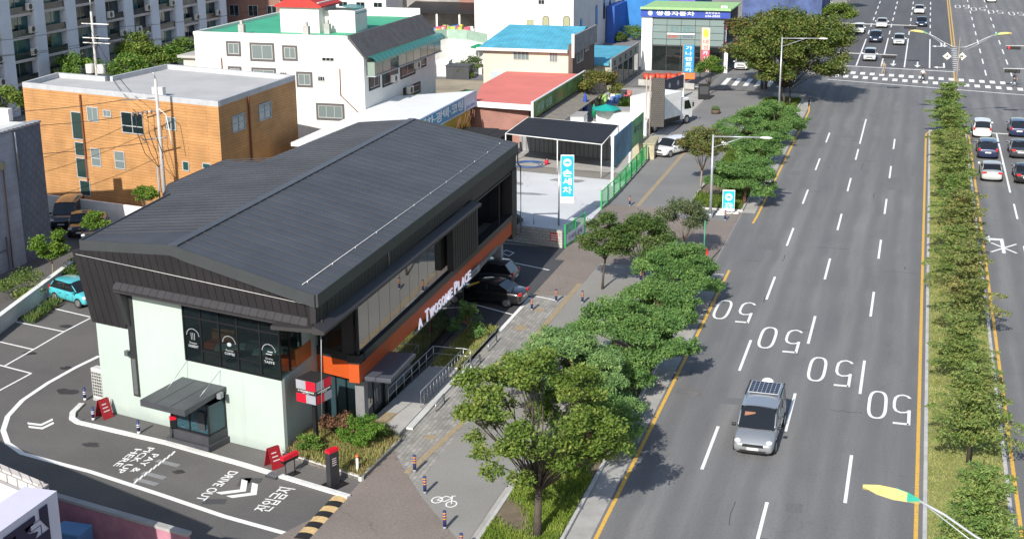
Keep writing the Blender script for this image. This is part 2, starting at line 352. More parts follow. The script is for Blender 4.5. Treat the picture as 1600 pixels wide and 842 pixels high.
# ================================================================== THE GROUND
A_ROAD = asphalt('road_asphalt', (.12, .121, .127), (.215, .213, .21), True, .22, .10, tracks=-8.6)
A_FAR = asphalt('far_asphalt', (.085, .087, .093), (.125, .125, .13), True, .14)
A_LOT = asphalt('lot_asphalt', (.098, .095, .092), (.155, .147, .14), False, .2, .0)
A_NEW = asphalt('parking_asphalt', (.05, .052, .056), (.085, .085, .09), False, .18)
A_APR = asphalt('apron_asphalt', (.18, .152, .135), (.255, .215, .19), False, .3, .35)
A_BIKE = asphalt('bike_path_asphalt', (.225, .22, .205), (.30, .29, .27), False, .16)
A_BASE = asphalt('town_ground', (.20, .19, .175), (.30, .285, .26), False, .15)
A_SIDE = asphalt('side_asphalt', (.17, .17, .17), (.24, .235, .23), False, .16)
CLOT = asphalt('car_wash_concrete', (.50, .51, .52), (.62, .63, .64), False, .07, .25)
PAVER = brick('paving_blocks', (.25, .24, .22), (.36, .345, .315), (.17, .165, .155), .42, .21, .014, 'YX')
DIRT = mat('strip_earth', (.16, .125, .085), .95, var=.5, scale=.8, bump=.6, bscale=8)
KERB = mat('kerb_stone', (.46, .455, .44), .85, var=.2, scale=1.2)
GRASSG = mat('grass_ground', (.25, .26, .09), .95, var=.35, scale=.5, bump=.8, bscale=12)
def sheet(name, poly, z, m):
    b = MB(); ar = sum(poly[i][0] * poly[(i + 1) % len(poly)][1] - poly[(i + 1) % len(poly)][0] * poly[i][1] for i in range(len(poly)))
    if ar < 0: poly = poly[::-1]
    b.quad(*[(x, y, z) for x, y in poly]); return struct(b.build(name, m))
def rect(x0, x1, y0, y1): return [(x0, y0), (x1, y0), (x1, y1), (x0, y1)]
sheet('ground', rect(-1500, 1500, -300, 2500), -.06, A_BASE)
sheet('road', rect(-12.2, 19, -80, 900), 0, A_ROAD)
sheet('far_road', rect(-13.6, 4.75, 188.4, 900), .004, A_FAR)
sheet('side_road', rect(-140, -12.2, 164.5, 177.5), -.003, A_ROAD)
sheet('cross_road', rect(19, 160, 156, 182), -.003, A_ROAD)
sheet('bike_path', rect(-19.7, -15.9, 44, 89), .006, A_BIKE)
sheet('sidewalk', rect(-22.2, -19.7, 55.3, 88), .004, PAVER)
sheet('sidewalk', [(-22.2, 55.3), (-19.7, 55.3), (-19.7, 51.6), (-20.9, 53.3)], .005, PAVER)
sheet('sidewalk', rect(-15.9, -12.2, -40, 164), -.012, CONC)
sheet('sidewalk', rect(-22.9, -15.9, 104.5, 164), .006, A_SIDE)
sheet('sidewalk', rect(19, 26, -80, 156), .05, PAVER)
ap = [(-22.2, 55.28), (-20.9, 53.3), (-19.0, 50.6), (-16.5, 47.6), (-14.8, 45.6), (-12.25, 44.5), (-12.25, 28), (-24.5, 28), (-24.5, 43), (-22.2, 49.2)]
sheet('driveway_apron', ap, .011, A_APR)
sheet('driveway_apron', [(-22.9, 88), (-12.25, 88), (-12.25, 104.5), (-22.9, 104.5)], .012, A_APR)
sheet('driveway_apron', [(-22.2, 79.6), (-19.8, 80.5), (-19.7, 88), (-22.2, 88)], .0145, A_APR)
sheet('walkway_patch', [(-18.6, 104.6), (-15.9, 105.2), (-13.0, 104.6), (-13.0, 101.6), (-18.4, 101.6)], .016, A_SIDE)
sheet('parking_lot', [(-22.2, 40), (-22.2, 72.6), (-24.2, 72.6), (-24.2, 90.9), (-62, 92), (-62, 40)], -.006, A_LOT)
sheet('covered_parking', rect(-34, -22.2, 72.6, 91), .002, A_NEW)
sheet('car_wash_yard', [(-23.0, 91.6), (-23.0, 113), (-41, 116), (-41, 92.5)], .003, CLOT)
sheet('back_yard', [(-41, 118), (-23.2, 116), (-23.2, 163), (-41, 163)], -.02, CONC)
sheet('back_lane', [(-70, 118), (-49, 118), (-49, 170), (-80, 170)], -.03, mat('dirt_lane', (.30, .26, .19), .95, var=.3, scale=.2))
sheet('corner_pavement', [(-60, 177.6), (-13.6, 177.6), (-13.6, 230), (-60, 230)], .0, A_SIDE)
# markings
WP = paintmat('road_paint_white', (.80, .80, .78), .22); YP = paintmat('road_paint_yellow', (.72, .43, .07), .45); OCH = paintmat('tactile_ochre', (.42, .32, .18), .75)
FADE = paintmat('old_road_paint', (.26, .26, .265), .5); DPATCH = asphalt('tar_patch', (.06, .06, .065), (.09, .09, .09), False)
m = MB(); XL = [-7.93, -4.75, -1.565]
for x, ph, far in ((XL[0], 56.77, 141), (XL[1], 49.12, 139), (XL[2], 55.04, 141)):
    y = ph - 39
    while y < far:
        if not (x == XL[1] and y > 134): m.box(x - .075, x + .075, y, y + 5.1, .002, .005)
        y += 13.0
m.box(XL[1] - .075, XL[1] + .075, 134.8, 148.6, .002, .005)
struct(m.build('lane_lines', WP))
m = MB()
for x in (-7.79, -4.57, -1.6, 1.6):
    m.box(x - .09, x + .09, 189.0, 221 if x > -7 else 219, .006, .009)
    y = 226
    while y < 520: m.box(x - .09, x + .09, y, y + 5, .006, .009); y += 10
for x in (8.5, 11.6):
    y = 184
    while y < 520: m.box(x - .09, x + .09, y, y + 5, .002, .006); y += 11
for yy in (108, 95, 82, 69, 56, 43, 30): m.box(8.1, 8.25, yy, yy + 5, .002, .005)
for yy in (108, 95, 82, 69, 56, 43, 30): m.box(11.4, 11.55, yy, yy + 5, .002, .005)
x, y = G2(1563, 203); x2, y2 = G2(1583, 290); poly_line(m, [(8.1, 143.5), (8.1, 117)], .16, .004, th=.003)
poly_line(m, [(5.6, 143.9), (17.5, 143.0)], .4, .004, th=.003)
poly_line(m, [(11.45, 143), (11.45, 117)], .16, .004, th=.003)
struct(m.build('lane_lines', WP))
m = MB()
poly_line(m, [(-11.02, -40), (-11.02, 88.6)], .17, .003, th=.003); poly_line(m, [(-11.0, 101.5), (-10.95, 104), (-10.95, 152), (-11.6, 160), (-13.5, 164.3)], .17, .003, th=.003)
poly_line(m, [(1.35, -40), (1.35, 141.5), (1.7, 143.2)], .17, .003, th=.003)
poly_line(m, [(5.45, -40), (5.45, 141.5), (5.1, 143.2)], .17, .003, th=.003)
for o in (0, .33): poly_line(m, [(4.6 + o, 174.5), (4.62 + o, 186.6)], .16, .009, th=.003)
for o in (0, .4): poly_line(m, [(4.7 + o, 212), (4.75 + o, 520)], .17, .009, th=.003)
struct(m.build('yellow_lines', YP))
m = MB()
for k in range(12): poly_line(m, [(4.55, 187.8 + k * 2), (5.3, 188.4 + k * 2)], .35, .011, th=.003)
struct(m.build('median_ladder', WP))
m = MB()
def lerp2(a, b, t): return (a[0] + (b[0] - a[0]) * t, a[1] + (b[1] - a[1]) * t)
a, b = G2(1303.5, 112.2), G2(1566.9, 130)
for k in range(19): q = lerp2(a, b, k / 17); m.cbox((q[0], q[1], .012), .62, 2.2, .003)
a, b = G2(1306.7, 118.6), G2(1594.2, 140)
for k in range(20): q = lerp2(a, b, k / 18); m.cbox((q[0], q[1], .012), .62, 2.2, .003)
poly_line(m, [G2(1292.8, 124.4), G2(1600, 149), G2(1680, 155)], .28, .012, th=.003)
poly_line(m, [G2(1312, 102.8), G2(1491.6, 112.8)], .38, .012, th=.003)
for k in range(7):
    m.cbox((-22.6 + k * 1.35, 171.0, .012), .6, 6.0, .003, R(0))
m.cbox((-25.2, 166.2, .012), 3.6, .35, .003, R(4))
struct(m.build('crosswalk', WP))
# the speed numbers, read from the far side
def digit5(mb, x, y, w_, h, z):
    # drawn for drivers coming towards -Y: their right is -X, up is -Y
    def q(a, b): return (x - a * w_, y - b * h)
    poly_line(mb, [q(.94, .975), q(.08, .975)], h * .055, z, th=.003)
    poly_line(mb, [q(.075, 1.0), q(.075, .52)], w_ * .18, z, th=.003)
    c = [q(.04, .55), q(.25, .60), q(.55, .62), q(.8, .575), q(.92, .47), q(.93, .3), q(.88, .14), q(.7, .05), q(.45, .02), q(.2, .05), q(.05, .12)]
    poly_line(mb, c, w_ * .17, z + .0, th=.0035)
def digit0(mb, x, y, w_, h, z):
    c = [(x - (.5 + .44 * math.copysign(abs(math.cos(t)) ** .75, math.cos(t))) * w_, y - (.5 + .465 * math.copysign(abs(math.sin(t)) ** .6, math.sin(t))) * h) for t in [2 * math.pi * k / 28 for k in range(28)]]
    poly_line(mb, c, w_ * .175, z, closed=True, th=.003)
m = MB()
for (x5, y0) in ((-8.05, 81.85), (-5.05, 77.25), (-1.93, 72.85), (1.0 - .0, 68.6)):
    pass
for a5, b5 in (((1150, 506), (1181, 475)), ((1223, 552), (1254, 518)), ((1303, 606), (1333, 566)), ((1394, 664), (1423, 620))):
    p, q = G2(*a5), G2(*b5); xr = q[0]; yb = q[1]; h = 4.05
    digit5(m, xr + .02, yb + .25, .86, h, .004); 
for a0, b0 in (((1118, 499), (1147, 470)), ((1190, 544), (1217, 512)), ((1266, 595), (1294, 559)), ((1358, 655), (1387, 612))):
    p, q = G2(*a0), G2(*b0); digit0(m, q[0] + .02, q[1] + .05, .92, 3.9, .004)
struct(m.build('speed_numbers', WP))
# arrows beyond the stop line and on the far side of the median
m = MB()
def arrow(mb, x, y, rz, L=4.5, s=1.0, z=.011, bend=0):
    ca, sa = math.cos(rz), math.sin(rz)
    def T(a, b): return (x + ca * a - sa * b, y + sa * a + ca * b)
    if not bend:
        mb.prism([T(-.1 * s, -L / 2), T(.1 * s, -L / 2), T(.1 * s, L * .1), T(-.1 * s, L * .1)], z, z + .003)
        mb.prism([T(-.42 * s, L * .1), T(.42 * s, L * .1), T(0, L / 2)], z, z + .003)
    else:
        mb.prism([T(-.12 * s, -L / 2), T(.12 * s, -L / 2), T(.12 * s, L * .16), T(-.12 * s, L * .16)], z, z + .003)
        k = bend
        pts = [T(-.12 * s, L * .161), T(.12 * s, L * .161), T(.12 * s, L * .3), T(k * .75 * s, L * .3), T(k * .75 * s, L * .16)] if 0 else None
        a = [T(-k * .12 * s, L * .161), T(k * .8 * s, L * .161), T(k * .8 * s, L * .26), T(-k * .12 * s, L * .26)]
        mb.prism(a, z, z + .003)
        mb.prism([T(k * .8 * s, L * .03), T(k * 1.35 * s, L * .21), T(k * .8 * s, L * .39)], z, z + .003)
for px, py in ((1396, 99.5), (1433.5, 101.5)): arrow(m, *G2(px, py), math.pi, 5.5)
arrow(m, *G2(1475, 104), math.pi, 6, bend=1); arrow(m, *G2(1471, 71.5), math.pi, 6, bend=1); arrow(m, *G2(1476, 71), math.pi, 5)
struct(m.build('road_arrows', WP))
m = MB(); arrow(m, 6.75, 100.3, 0, 5.2, 1.0, .004, bend=-1)
poly_line(m, [(5.9, 97.8), (7.7, 100.4)], .17, .008, th=.003); poly_line(m, [(7.6, 97.9), (6.0, 100.3)], .17, .012, th=.003)
struct(m.build('crossed_out_arrow', WP))
m = MB()
for k, (px, py) in enumerate(((1498, 10), (1523, 14), (1550, 18), (1582, 21))):
    x, y = G2(px, py); digit0(m, x + .3, y + 2, 1.0, 6, .005); digit5(m, x + 1.8, y + 2, 1.0, 6, .005)
struct(m.build('speed_numbers', WP))
# gutter and kerbs
m = MB()
for y0, y1 in ((-40, 87.6), (104.6, 160)): m.box(-12.18, -11.22, y0, y1, .001, .006)
struct(m.build('gutter', mat('gutter_concrete', (.36, .35, .33), .85, var=.2, scale=.7)))
m = MB()
def kerb_ring(mb, x0, x1, y0, y1, h=.14, t=.16):
    mb.box(x0, x0 + t, y0, y1, -.02, h); mb.box(x1 - t, x1, y0, y1, -.02, h); mb.box(x0 + t, x1 - t, y0, y0 + t, -.02, h); mb.box(x0 + t, x1 - t, y1 - t, y1, -.02, h)
kerb_ring(m, -15.6, -12.2, 42.6, 86.9); kerb_ring(m, -16.6, -12.2, 104.9, 160)
struct(m.build('planting_kerb', KERB, bevel=.02))
m = MB(); kerb_ring(m, 1.6, 5.2, -40, 143.2, .16, .18); struct(m.build('median_kerb', KERB, bevel=.02))
sheet('median_ground', rect(1.78, 5.02, -39.8, 143), .10, GRASSG)
sheet('strip_ground', rect(-15.44, -12.36, 42.7, 86.7), .08, DIRT); sheet('strip_ground', rect(-16.44, -12.36, 105, 159.8), .08, DIRT)
# tactile ochre line along the walk
m = MB(); poly_line(m, [(-20.45, 104.6), (-20.3, 140)], .35, .012, th=.004); poly_line(m, [(-19.95, 66.0), (-19.9, 83)], .35, .012, th=.004); poly_line(m, [(-20.55, 52.8), (-20.0, 58.5), (-20, 66)], .3, .012, th=.004)
m.cbox((-20.9, 56.9, .012), .5, .5, .004); m.cbox((-21.0, 77, .012), .6, .6, .004); m.cbox((-21.2, 73.5, .012), .6, .9, .004)
struct(m.build('tactile_paving', OCH))
# bicycle sign on the path
m = MB(); bx, by = G2(694, 784)
for sx in (-.36, .36):
    poly_line(m, [(bx + sx + .22 * math.cos(t), by - sx * .3 + .3 * math.sin(t)) for t in [2 * math.pi * k / 14 for k in range(14)]], .06, .012, closed=True, th=.003)
poly_line(m, [(bx - .36, by + .1), (bx - .1, by + .55), (bx + .22, by + .45), (bx + .02, by + .05), (bx - .36, by + .1)], .055, .016, th=.003)
poly_line(m, [(bx + .36, by - .1), (bx + .16, by + .62), (bx + .3, by + .66)], .055, .020, th=.003)
struct(m.build('bicycle_mark', WP))
# lot: stalls behind the café, drive lane
m = MB()
c1 = [G2(128, 632), G2(114, 646), G2(113, 655), G2(122, 661), G2(260, 693), G2(380, 727), G2(545, 777)]
poly_line(m, c1, .30, .004, th=.10)
struct(m.build('drive_kerb', mat('white_kerb', (.66, .66, .63), .7, var=.15), bevel=.02))
m = MB()
c2 = [G2(155, 556), G2(118, 574), G2(75, 598), G2(35, 625), G2(12, 650), G2(5, 672), G2(12, 692), G2(35, 708), G2(75, 719), G2(140, 736), G2(250, 772), G2(350, 806), G2(465, 838)]
poly_line(m, c2, .26, .0, th=.005)
poly_line(m, [G2(141, 497), G2(100, 518), G2(52, 546), G2(8, 571)], .12, -.001, th=.004)
for a, b in (((55, 475), (141, 495)), ((8, 499), (100, 518)), ((-30, 527), (53, 546)), ((-40, 560), (49, 583)), ((-60, 655), (-10, 610)), ((49, 583), (-5, 612))):
    poly_line(m, [G2(*a), G2(*b)], .12, -.001, th=.0035)
poly_line(m, [G2(-10, 510), G2(70, 466), G2(132, 436)], .12, -.001, th=.003)
# covered stalls by the street side
for a, b in (((728, 472), (803, 492)), ((790, 408), (858, 422)), ((762, 511), (780, 517)), ((800, 455), (873, 470))):
    poly_line(m, [G2(*a), G2(*b)], .12, .004, th=.0035)
poly_line(m, [(-22.22, 72.55), (-22.22, 79.3)], .22, .008, th=.004)
poly_line(m, [G2(783, 395), G2(791, 391), G2(803, 395), G2(795, 400)], .08, .004, closed=True, th=.003)
struct(m.build('stall_lines', WP))
# painted words in the lane
m = MB()
def ground_text(body, px0, px1, h, mb, z=.0, flip=1, wd=None, bold=.01):
    """baseline runs from photo point px0 to px1; letters stand away to the left of it"""
    a = np.array(G2(*px0)); b = np.array(G2(*px1)); u = (b - a) / np.linalg.norm(b - a); up = np.array([-u[1], u[0]]) * flip
    a = a - np.array([up[0], up[1], 0]) * h / 2 if len(a) == 3 else a - up * h / 2
    lettering(body, (a[0], a[1], z), (u[0], u[1], 0), (up[0], up[1], 0), h, float(np.linalg.norm(b - a)) if wd is None else wd, mb=mb, bold=bold, depth=.004)
ground_text('PAY &', (244, 709), (208, 737), .36, m); ground_text('PICK UP', (237, 699), (186, 738), .36, m); ground_text('HERE', (217, 701), (182, 728), .36, m)
ground_text('DRIVE OUT', (366, 736), (312, 781), .46, m)
ground_text('진입금지', (407, 798), (449, 762), .78, m)
for k in range(9):
    a = lerp2(G2(270, 708), G2(213, 751), k / 8); m.cbox((a[0], a[1], .0), .10, .5, .003, R(9))
def chevron(mb, c, s, z, rz):
    ca, sa = math.cos(rz), math.sin(rz)
    def T(a, b): return (c[0] + ca * a - sa * b, c[1] + sa * a + ca * b)
    for o in (0, .75 * s):
        mb.prism([T(o, 0), T(o + .42 * s, 0), T(o + .42 * s - .8 * s, .95 * s), T(o - .8 * s, .95 * s)], z, z + .003)
        mb.prism([T(o - .8 * s, -.95 * s), T(o + .42 * s - .8 * s, -.95 * s), T(o + .42 * s, -.001), T(o, -.001)], z, z + .003)
chevron(m, G2(375, 764), .84, 0, R(163)+math.pi)
chevron(m, G2(64, 662), .62, 0, R(310))
struct(m.build('lane_writing', WP))
m = MB()
for px, py in ((262, 723), (240, 742), (228, 752)): q = G2(px, py); m.cbox((q[0], q[1], -.002), 1.3, .3, .003, R(-12))
struct(m.build('worn_marking', FADE))
m = MB()
for px, py, a, b_ in ((335, 783, 1.0, .5), (395, 750, .8, .5), (382, 752, .5, .9)):
    q = G2(px, py); m.cbox((q[0], q[1], -.0045), a, b_, .003, R(15))
struct(m.build('tar_patch', DPATCH))
q = G2(805, 423); m = MB(); lettering('IN', (q[0], q[1] - .9, .006), (0.0, 1, 0), (-1, 0, 0), 1.1, 1.3, mb=m, depth=.004); struct(m.build('lane_writing', WP))
# worn strip and tar on the near road
m = MB(); m.cbox((-5.9, 62.5, .0012), .05, .05, .0008)
for (px, py, sx, sy) in ((1130, 625, 2.4, .9), (1075, 612, 1.2, .8)):
    q = G2(px, py); m.cbox((q[0], q[1], .0015), sx, sy, .002, R(2))
struct(m.build('tar_patch', asphalt('soft_tar', (.13, .13, .135), (.17, .17, .17), False)))
m = MB(); rc = random.Random(12)
for k in range(26):
    x, y = rc.uniform(-10.5, 1.0), rc.uniform(48, 168); L_ = rc.uniform(.6, 3.5); n_ = 6; tr = rc.random() < .4
    P = [(x + (j * L_ / n_ if tr else rc.uniform(-.06, .06)), y + (rc.uniform(-.1, .1) if tr else j * L_ / n_)) for j in range(n_)]; poly_line(m, P, rc.uniform(.03, .07), .0012, th=.0008)
struct(m.build('sealed_crack', asphalt('crack_seal', (.055, .055, .058), (.08, .08, .08), False)))
m = MB()
for x, y, a, b in ((-3.6, 54.0, .7, .9), (-9.2, 96, 1.4, 3.2), (-1.2, 118, 1.1, 5), (-6.4, 139, 2.0, 3.0), (-4.6, 50.6, .5, .6), (-9.6, 120, 1.0, 2.0)): m.cbox((x, y, .0022), a, b, .0006, R(rc.uniform(-3, 3)))
struct(m.build('repair_patch', asphalt('patch_asphalt', (.125, .125, .13), (.18, .18, .178), False, .35)))
# ================================================================== THE CAFÉ
F3 = lambda W, s, o, z: W.p(s, o, z)
MINT = mat('mint_render', (.415, .485, .445), .8, var=.05, scale=.35, bump=.05, bscale=60, streak=.14)
CLAD = mat('charcoal_cladding', (.024, .022, .024), .5, var=.12, scale=.8)
ROOF = mat('standing_seam_roof', (.058, .060, .067), .48, var=.2, scale=.35)
FASC = mat('fascia_metal', (.045, .05, .052), .5, var=.08)
ORNG = mat('orange_band', (.47, .075, .012), .55, var=.06)
cafe = thing('cafe_building', 'two storey drive through cafe with charcoal seamed roof, mint front wall and orange band', 'building', (-30, 60, 0))
FR, FL, RF = (-23.88, 51.29, 8.5), (-37.6, 54.9, 9.0), (-31.7, 53.3, 9.6)
BR, RB = (-24.8, 85.3, 8.5), (-32.4, 86.4, 9.6)
def on_left_plane(px, py):
    d = ray(px, py); c = np.array([0, 0, CAMH])
    a, b, e = np.array(RF), np.array(RB), np.array(FL); n = np.cross(b - a, e - a)
    return tuple(c + d * (((a - c) @ n) / (d @ n)))
LP = [FL] + [on_left_plane(*q) for q in ((266, 304), (258, 291), (351, 250), (402, 255), (560, 191))]
m = MB(); th = .42
def slab(mb, pts, th, mi=0):
    n = len(pts); ar = sum(pts[i][0] * pts[(i + 1) % n][1] - pts[(i + 1) % n][0] * pts[i][1] for i in range(n))
    if ar < 0: pts = pts[::-1]
    vs = [(p[0], p[1], p[2] - th) for p in pts] + list(pts)
    mb.add(vs, [tuple(range(n))[::-1], tuple(range(n, 2 * n))] + [(i, (i + 1) % n, n + (i + 1) % n, n + i) for i in range(n)], mi)
slab(m, [RF, FR, BR, RB], .5, 0); slab(m, [RF, RB] + LP[::-1], .5, 0)
roof = m.build('roof', [ROOF], cafe)
# seams of the roof: thin standing ribs, part of the roof's own surface detail
m = MB()
def rib(mb, a, b, wd, h):
    a = np.array(a, float); b = np.array(b, float); d = b - a; d /= np.linalg.norm(d); s_ = np.array([-d[1], d[0], 0]); s_ = s_ / np.linalg.norm(s_) * wd / 2
    q0 = [a - s_, b - s_, b + s_, a + s_]
    mb.hexa([tuple(p + (0, 0, .001)) for p in q0], [tuple(p + (0, 0, h)) for p in q0])
for k in range(1, 38):
    t = k / 38; a = np.array(RF) * (1 - t) + np.array(RB) * t; b = np.array(FR) * (1 - t) + np.array(BR) * t
    rib(m, a, b, .035, .03)
lp2 = np.array([(p[0], p[1], p[2]) for p in LP + [RB]])
def left_edge(y):
    xs = []
    for i in range(len(lp2) - 1):
        p, q = lp2[i], lp2[i + 1]
        if min(p[1], q[1]) <= y <= max(p[1], q[1]) and abs(q[1] - p[1]) > .3:
            t = (y - p[1]) / (q[1] - p[1]); xs.append((p[0] + (q[0] - p[0]) * t, p[2] + (q[2] - p[2]) * t))
    return min(xs) if xs else None
for k in range(1, 50):
    y = 55.4 + k * .65; t = (y - RF[1]) / (RB[1] - RF[1]); a = (RF[0] + (RB[0] - RF[0]) * t, y, 9.6); e = left_edge(y + .25)
    if e: rib(m, a, (e[0] + .15, y + .25, e[1] + .01), .04, .045)
m.build('roof_seam', ROOF, roof)
m = MB(); rib(m, (RF[0] - .05, RF[1] - .02, 9.6), (RB[0] - .05, RB[1] + .02, 9.6), .45, .05); m.build('ridge_cap', mat('ridge_metal', (.07, .075, .085), .45), roof)
m = MB()
m.hexa([(FR[0] + .07, FR[1] - .09, 8.02), (FL[0] - .07, FL[1] - .09, 8.50), (FL[0], FL[1] - .004, 8.5), (FR[0], FR[1] - .004, 8.02)],
       [(FR[0] + .07, FR[1] - .09, 8.54), (FL[0] - .07, FL[1] - .09, 9.03), (FL[0], FL[1] - .004, 9.03), (FR[0], FR[1] - .004, 8.54)]) if 0 else None
def edge_band(mb, a, b, out, z0, z1):
    """band under a roof edge between a and b, standing out by `out`"""
    a = np.array(a, float); b = np.array(b, float); d = (b - a)[:2]; d /= np.linalg.norm(d); n = np.array([d[1], -d[0]])
    i0 = [(a[0] + n[0] * .004, a[1] + n[1] * .004), (b[0] + n[0] * .004, b[1] + n[1] * .004)]; o0 = [(a[0] + n[0] * out, a[1] + n[1] * out), (b[0] + n[0] * out, b[1] + n[1] * out)]
    mb.hexa([(*o0[0], a[2] + z0), (*o0[1], b[2] + z0), (*i0[1], b[2] + z0), (*i0[0], a[2] + z0)], [(*o0[0], a[2] + z1), (*o0[1], b[2] + z1), (*i0[1], b[2] + z1), (*i0[0], a[2] + z1)])
edge_band(m, FL, RF, .10, -.52, .05); edge_band(m, RF, FR, .10, -.52, .05); edge_band(m, FR, BR, .10, -.52, .05)
edge_band(m, BR, RB, .10, -.52, .05); edge_band(m, LP[1], LP[0], .10, -.52, .05)
m.build('fascia', FASC, roof)
# lightning conductor wires
def on_right(t, off, h=.06):
    a = np.array(RF) * (1 - t) + np.array(RB) * t; b = np.array(FR) * (1 - t) + np.array(BR) * t; return tuple(a + (b - a) * off + np.array([0, 0, h]))
m = MB(); m.tube([on_right(.015, .88), on_right(.5, .885), on_right(.985, .89)], .012, 6)
for k in range(12): p = on_right(.03 + k * .085, .885, .0); m.cyl(p[0], p[1], p[2], p[2] + .09, .02, n=5)
m.build('lightning_wire', mat('bright_wire', (.7, .7, .7), .4), roof)
# upper cladding, leaning out from the mint wall up to the fascia
Wm = Wall((-26.6, 53.07), (-37.75, 55.70)); Wm.n = -Wm.n if Wm.n[1] > 0 else Wm.n      # mint front wall, along 0..11.46
Wr = Wall((-23.95, 51.29), (-24.85, 85.3)); Wr.n = -Wr.n if Wr.n[0] < 0 else Wr.n      # street side
def roofz(s):   # underside of the fascia above the mint wall
    x = Wm.p(s, 0, 0)[0]
    return (9.6 - (x - RF[0]) * 1.1 / 7.82 if x > RF[0] else 9.6 - (RF[0] - x) * .6 / 5.9) - .45
m = MB()
def lean(z): return .10 + (z - 4.7) * .22
def clad_panel(mb, s0, s1, z0, gap=.03):
    a, b = s0 + gap / 2, s1 - gap / 2
    za, zb = roofz(a), roofz(b)
    mb.hexa([Wm.p(a, lean(z0), z0), Wm.p(b, lean(z0), z0), Wm.p(b, lean(z0) - .3, z0), Wm.p(a, lean(z0) - .3, z0)][::-1],
            [Wm.p(a, lean(za), za), Wm.p(b, lean(zb), zb), Wm.p(b, lean(zb) - .3, zb), Wm.p(a, lean(za) - .3, za)][::-1])
s = 11.62
while s > 9.35: clad_panel(m, s - .46, s, 4.68); s -= .46
while s > -2.3: clad_panel(m, max(s - .46, -2.72), s, 7.2); s -= .46
cl = m.build('front_cladding', CLAD, cafe)
m = MB()      # dark backing behind the seams, and the flared ledge below
m.hexa([Wm.p(-2.7, .2, 7.22), Wm.p(11.6, .2, 7.22), Wm.p(11.6, -.2, 7.22), Wm.p(-2.7, -.2, 7.22)][::-1], [Wm.p(-2.7, .75, 8.0), Wm.p(11.5, .8, 8.0), Wm.p(11.5, -.2, 8.6), Wm.p(-2.7, -.2, 8.1)][::-1])
m.hexa([Wm.p(9.36, .05, 4.7), Wm.p(11.6, .05, 4.7), Wm.p(11.6, -.3, 4.7), Wm.p(9.36, -.3, 4.7)][::-1], [Wm.p(9.36, .5, 7.2), Wm.p(11.6, .5, 7.2), Wm.p(11.6, -.3, 7.2), Wm.p(9.36, -.3, 7.2)][::-1])
m.build('cladding_backing', BLACK, cafe)
m = MB(); k = 0; s = 9.2
while s > -2.9:
    a = s; b = max(s - .46, -3.02) + .02
    m.hexa([Wm.p(a, .60, 7.14), Wm.p(b, .60, 7.14), Wm.p(b, .84, 6.84), Wm.p(a, .84, 6.84)], [Wm.p(a, .62, 7.26), Wm.p(b, .62, 7.26), Wm.p(b, .88, 6.94), Wm.p(a, .88, 6.94)]); s -= .46
m.hexa([Wm.p(9.24, .02, 6.75), Wm.p(-3.0, .02, 6.75), Wm.p(-3.0, .83, 6.75), Wm.p(9.24, .83, 6.75)], [Wm.p(9.24, .02, 6.83), Wm.p(-3.0, .02, 6.83), Wm.p(-3.0, .83, 6.83), Wm.p(9.24, .83, 6.83)])
m.build('front_ledge', mat('ledge_metal', (.036, .034, .036), .5), cafe)
# left leg of the hood and the dark strip window
m = MB(); m.hexa([Wm.p(9.34, .02, 4.9), Wm.p(8.98, .02, 4.9), Wm.p(8.98, .16, 4.9), Wm.p(9.34, .16, 4.9)], [Wm.p(9.34, .02, 7.1), Wm.p(9.05, .02, 7.1), Wm.p(9.05, .75, 7.1), Wm.p(9.34, .75, 7.1)])
m.wbox(Wm, 8.86, 9.24, .003, .09, 1.25, 6.69)
m.build('hood_leg', mat('dark_metal_leg', (.03, .032, .033), .5), cafe)
m = MB(); m.wbox(Wm, 8.92, 9.18, .092, .10, 1.35, 3.2); m.wbox(Wm, 9.2, 9.42, .09, .30, 3.35, 3.6); m.build('strip_vent', mat('vent_grey', (.10, .11, .11), .5), cafe)
m = MB(); m.tube([Wm.p(11.4, lean(8.0) + .08, 8.35), Wm.p(-2.5, lean(8) + .08, 7.95)], .012, 5); m.build('lightning_wire', MATS['bright_wire'], cl)
# mint walls
def wall_panel(mb, W, s0, s1, z0, z1, t=.22, mi=0): mb.wbox(W, s0, s1, -t, 0, z0, z1, mi)
m = MB()
wall_panel(m, Wm, .0, .13, 0, 3.72); wall_panel(m, Wm, .13, 3.44, 0, 3.72); wall_panel(m, Wm, 3.44, 5.76, 2.5, 3.72); wall_panel(m, Wm, 5.76, 11.46, 0, 4.9); wall_panel(m, Wm, 5.76, 9.3, 4.9, 6.7)
wall_panel(m, Wm, 3.44, 5.76, 0, .75)
m.build('mint_front_wall', MINT, cafe)
Wx = Wall((-26.62, 53.07), (-26.62, 58.0)); Wx.n = -Wx.n if Wx.n[0] < 0 else Wx.n
m = MB(); wall_panel(m, Wx, .225, 4.9, 0, 3.72); wall_panel(m, Wx, 2.35, 4.6, 3.72, 7.1); m.build('mint_return_wall', MINT, cafe)
m = MB(); m.prism([(-37.75, 55.9), (-37.5, 55.95), (-38.2, 62.5), (-42.2, 71.5), (-42.3, 78), (-38.5, 78.5), (-38.7, 84.8), (-38.9, 84.8), (-38.9, 78.8), (-42.6, 78.3), (-42.5, 71.3), (-38.45, 62.5)], 0, 7.85)
m.build('rear_wall', CLAD, cafe)
m = MB(); m.prism([(-38.9, 84.9), (-25.3, 84.4), (-25.3, 84.2), (-38.9, 84.6)], 2.5, 8.0); m.build('far_end_wall', CLAD, cafe)
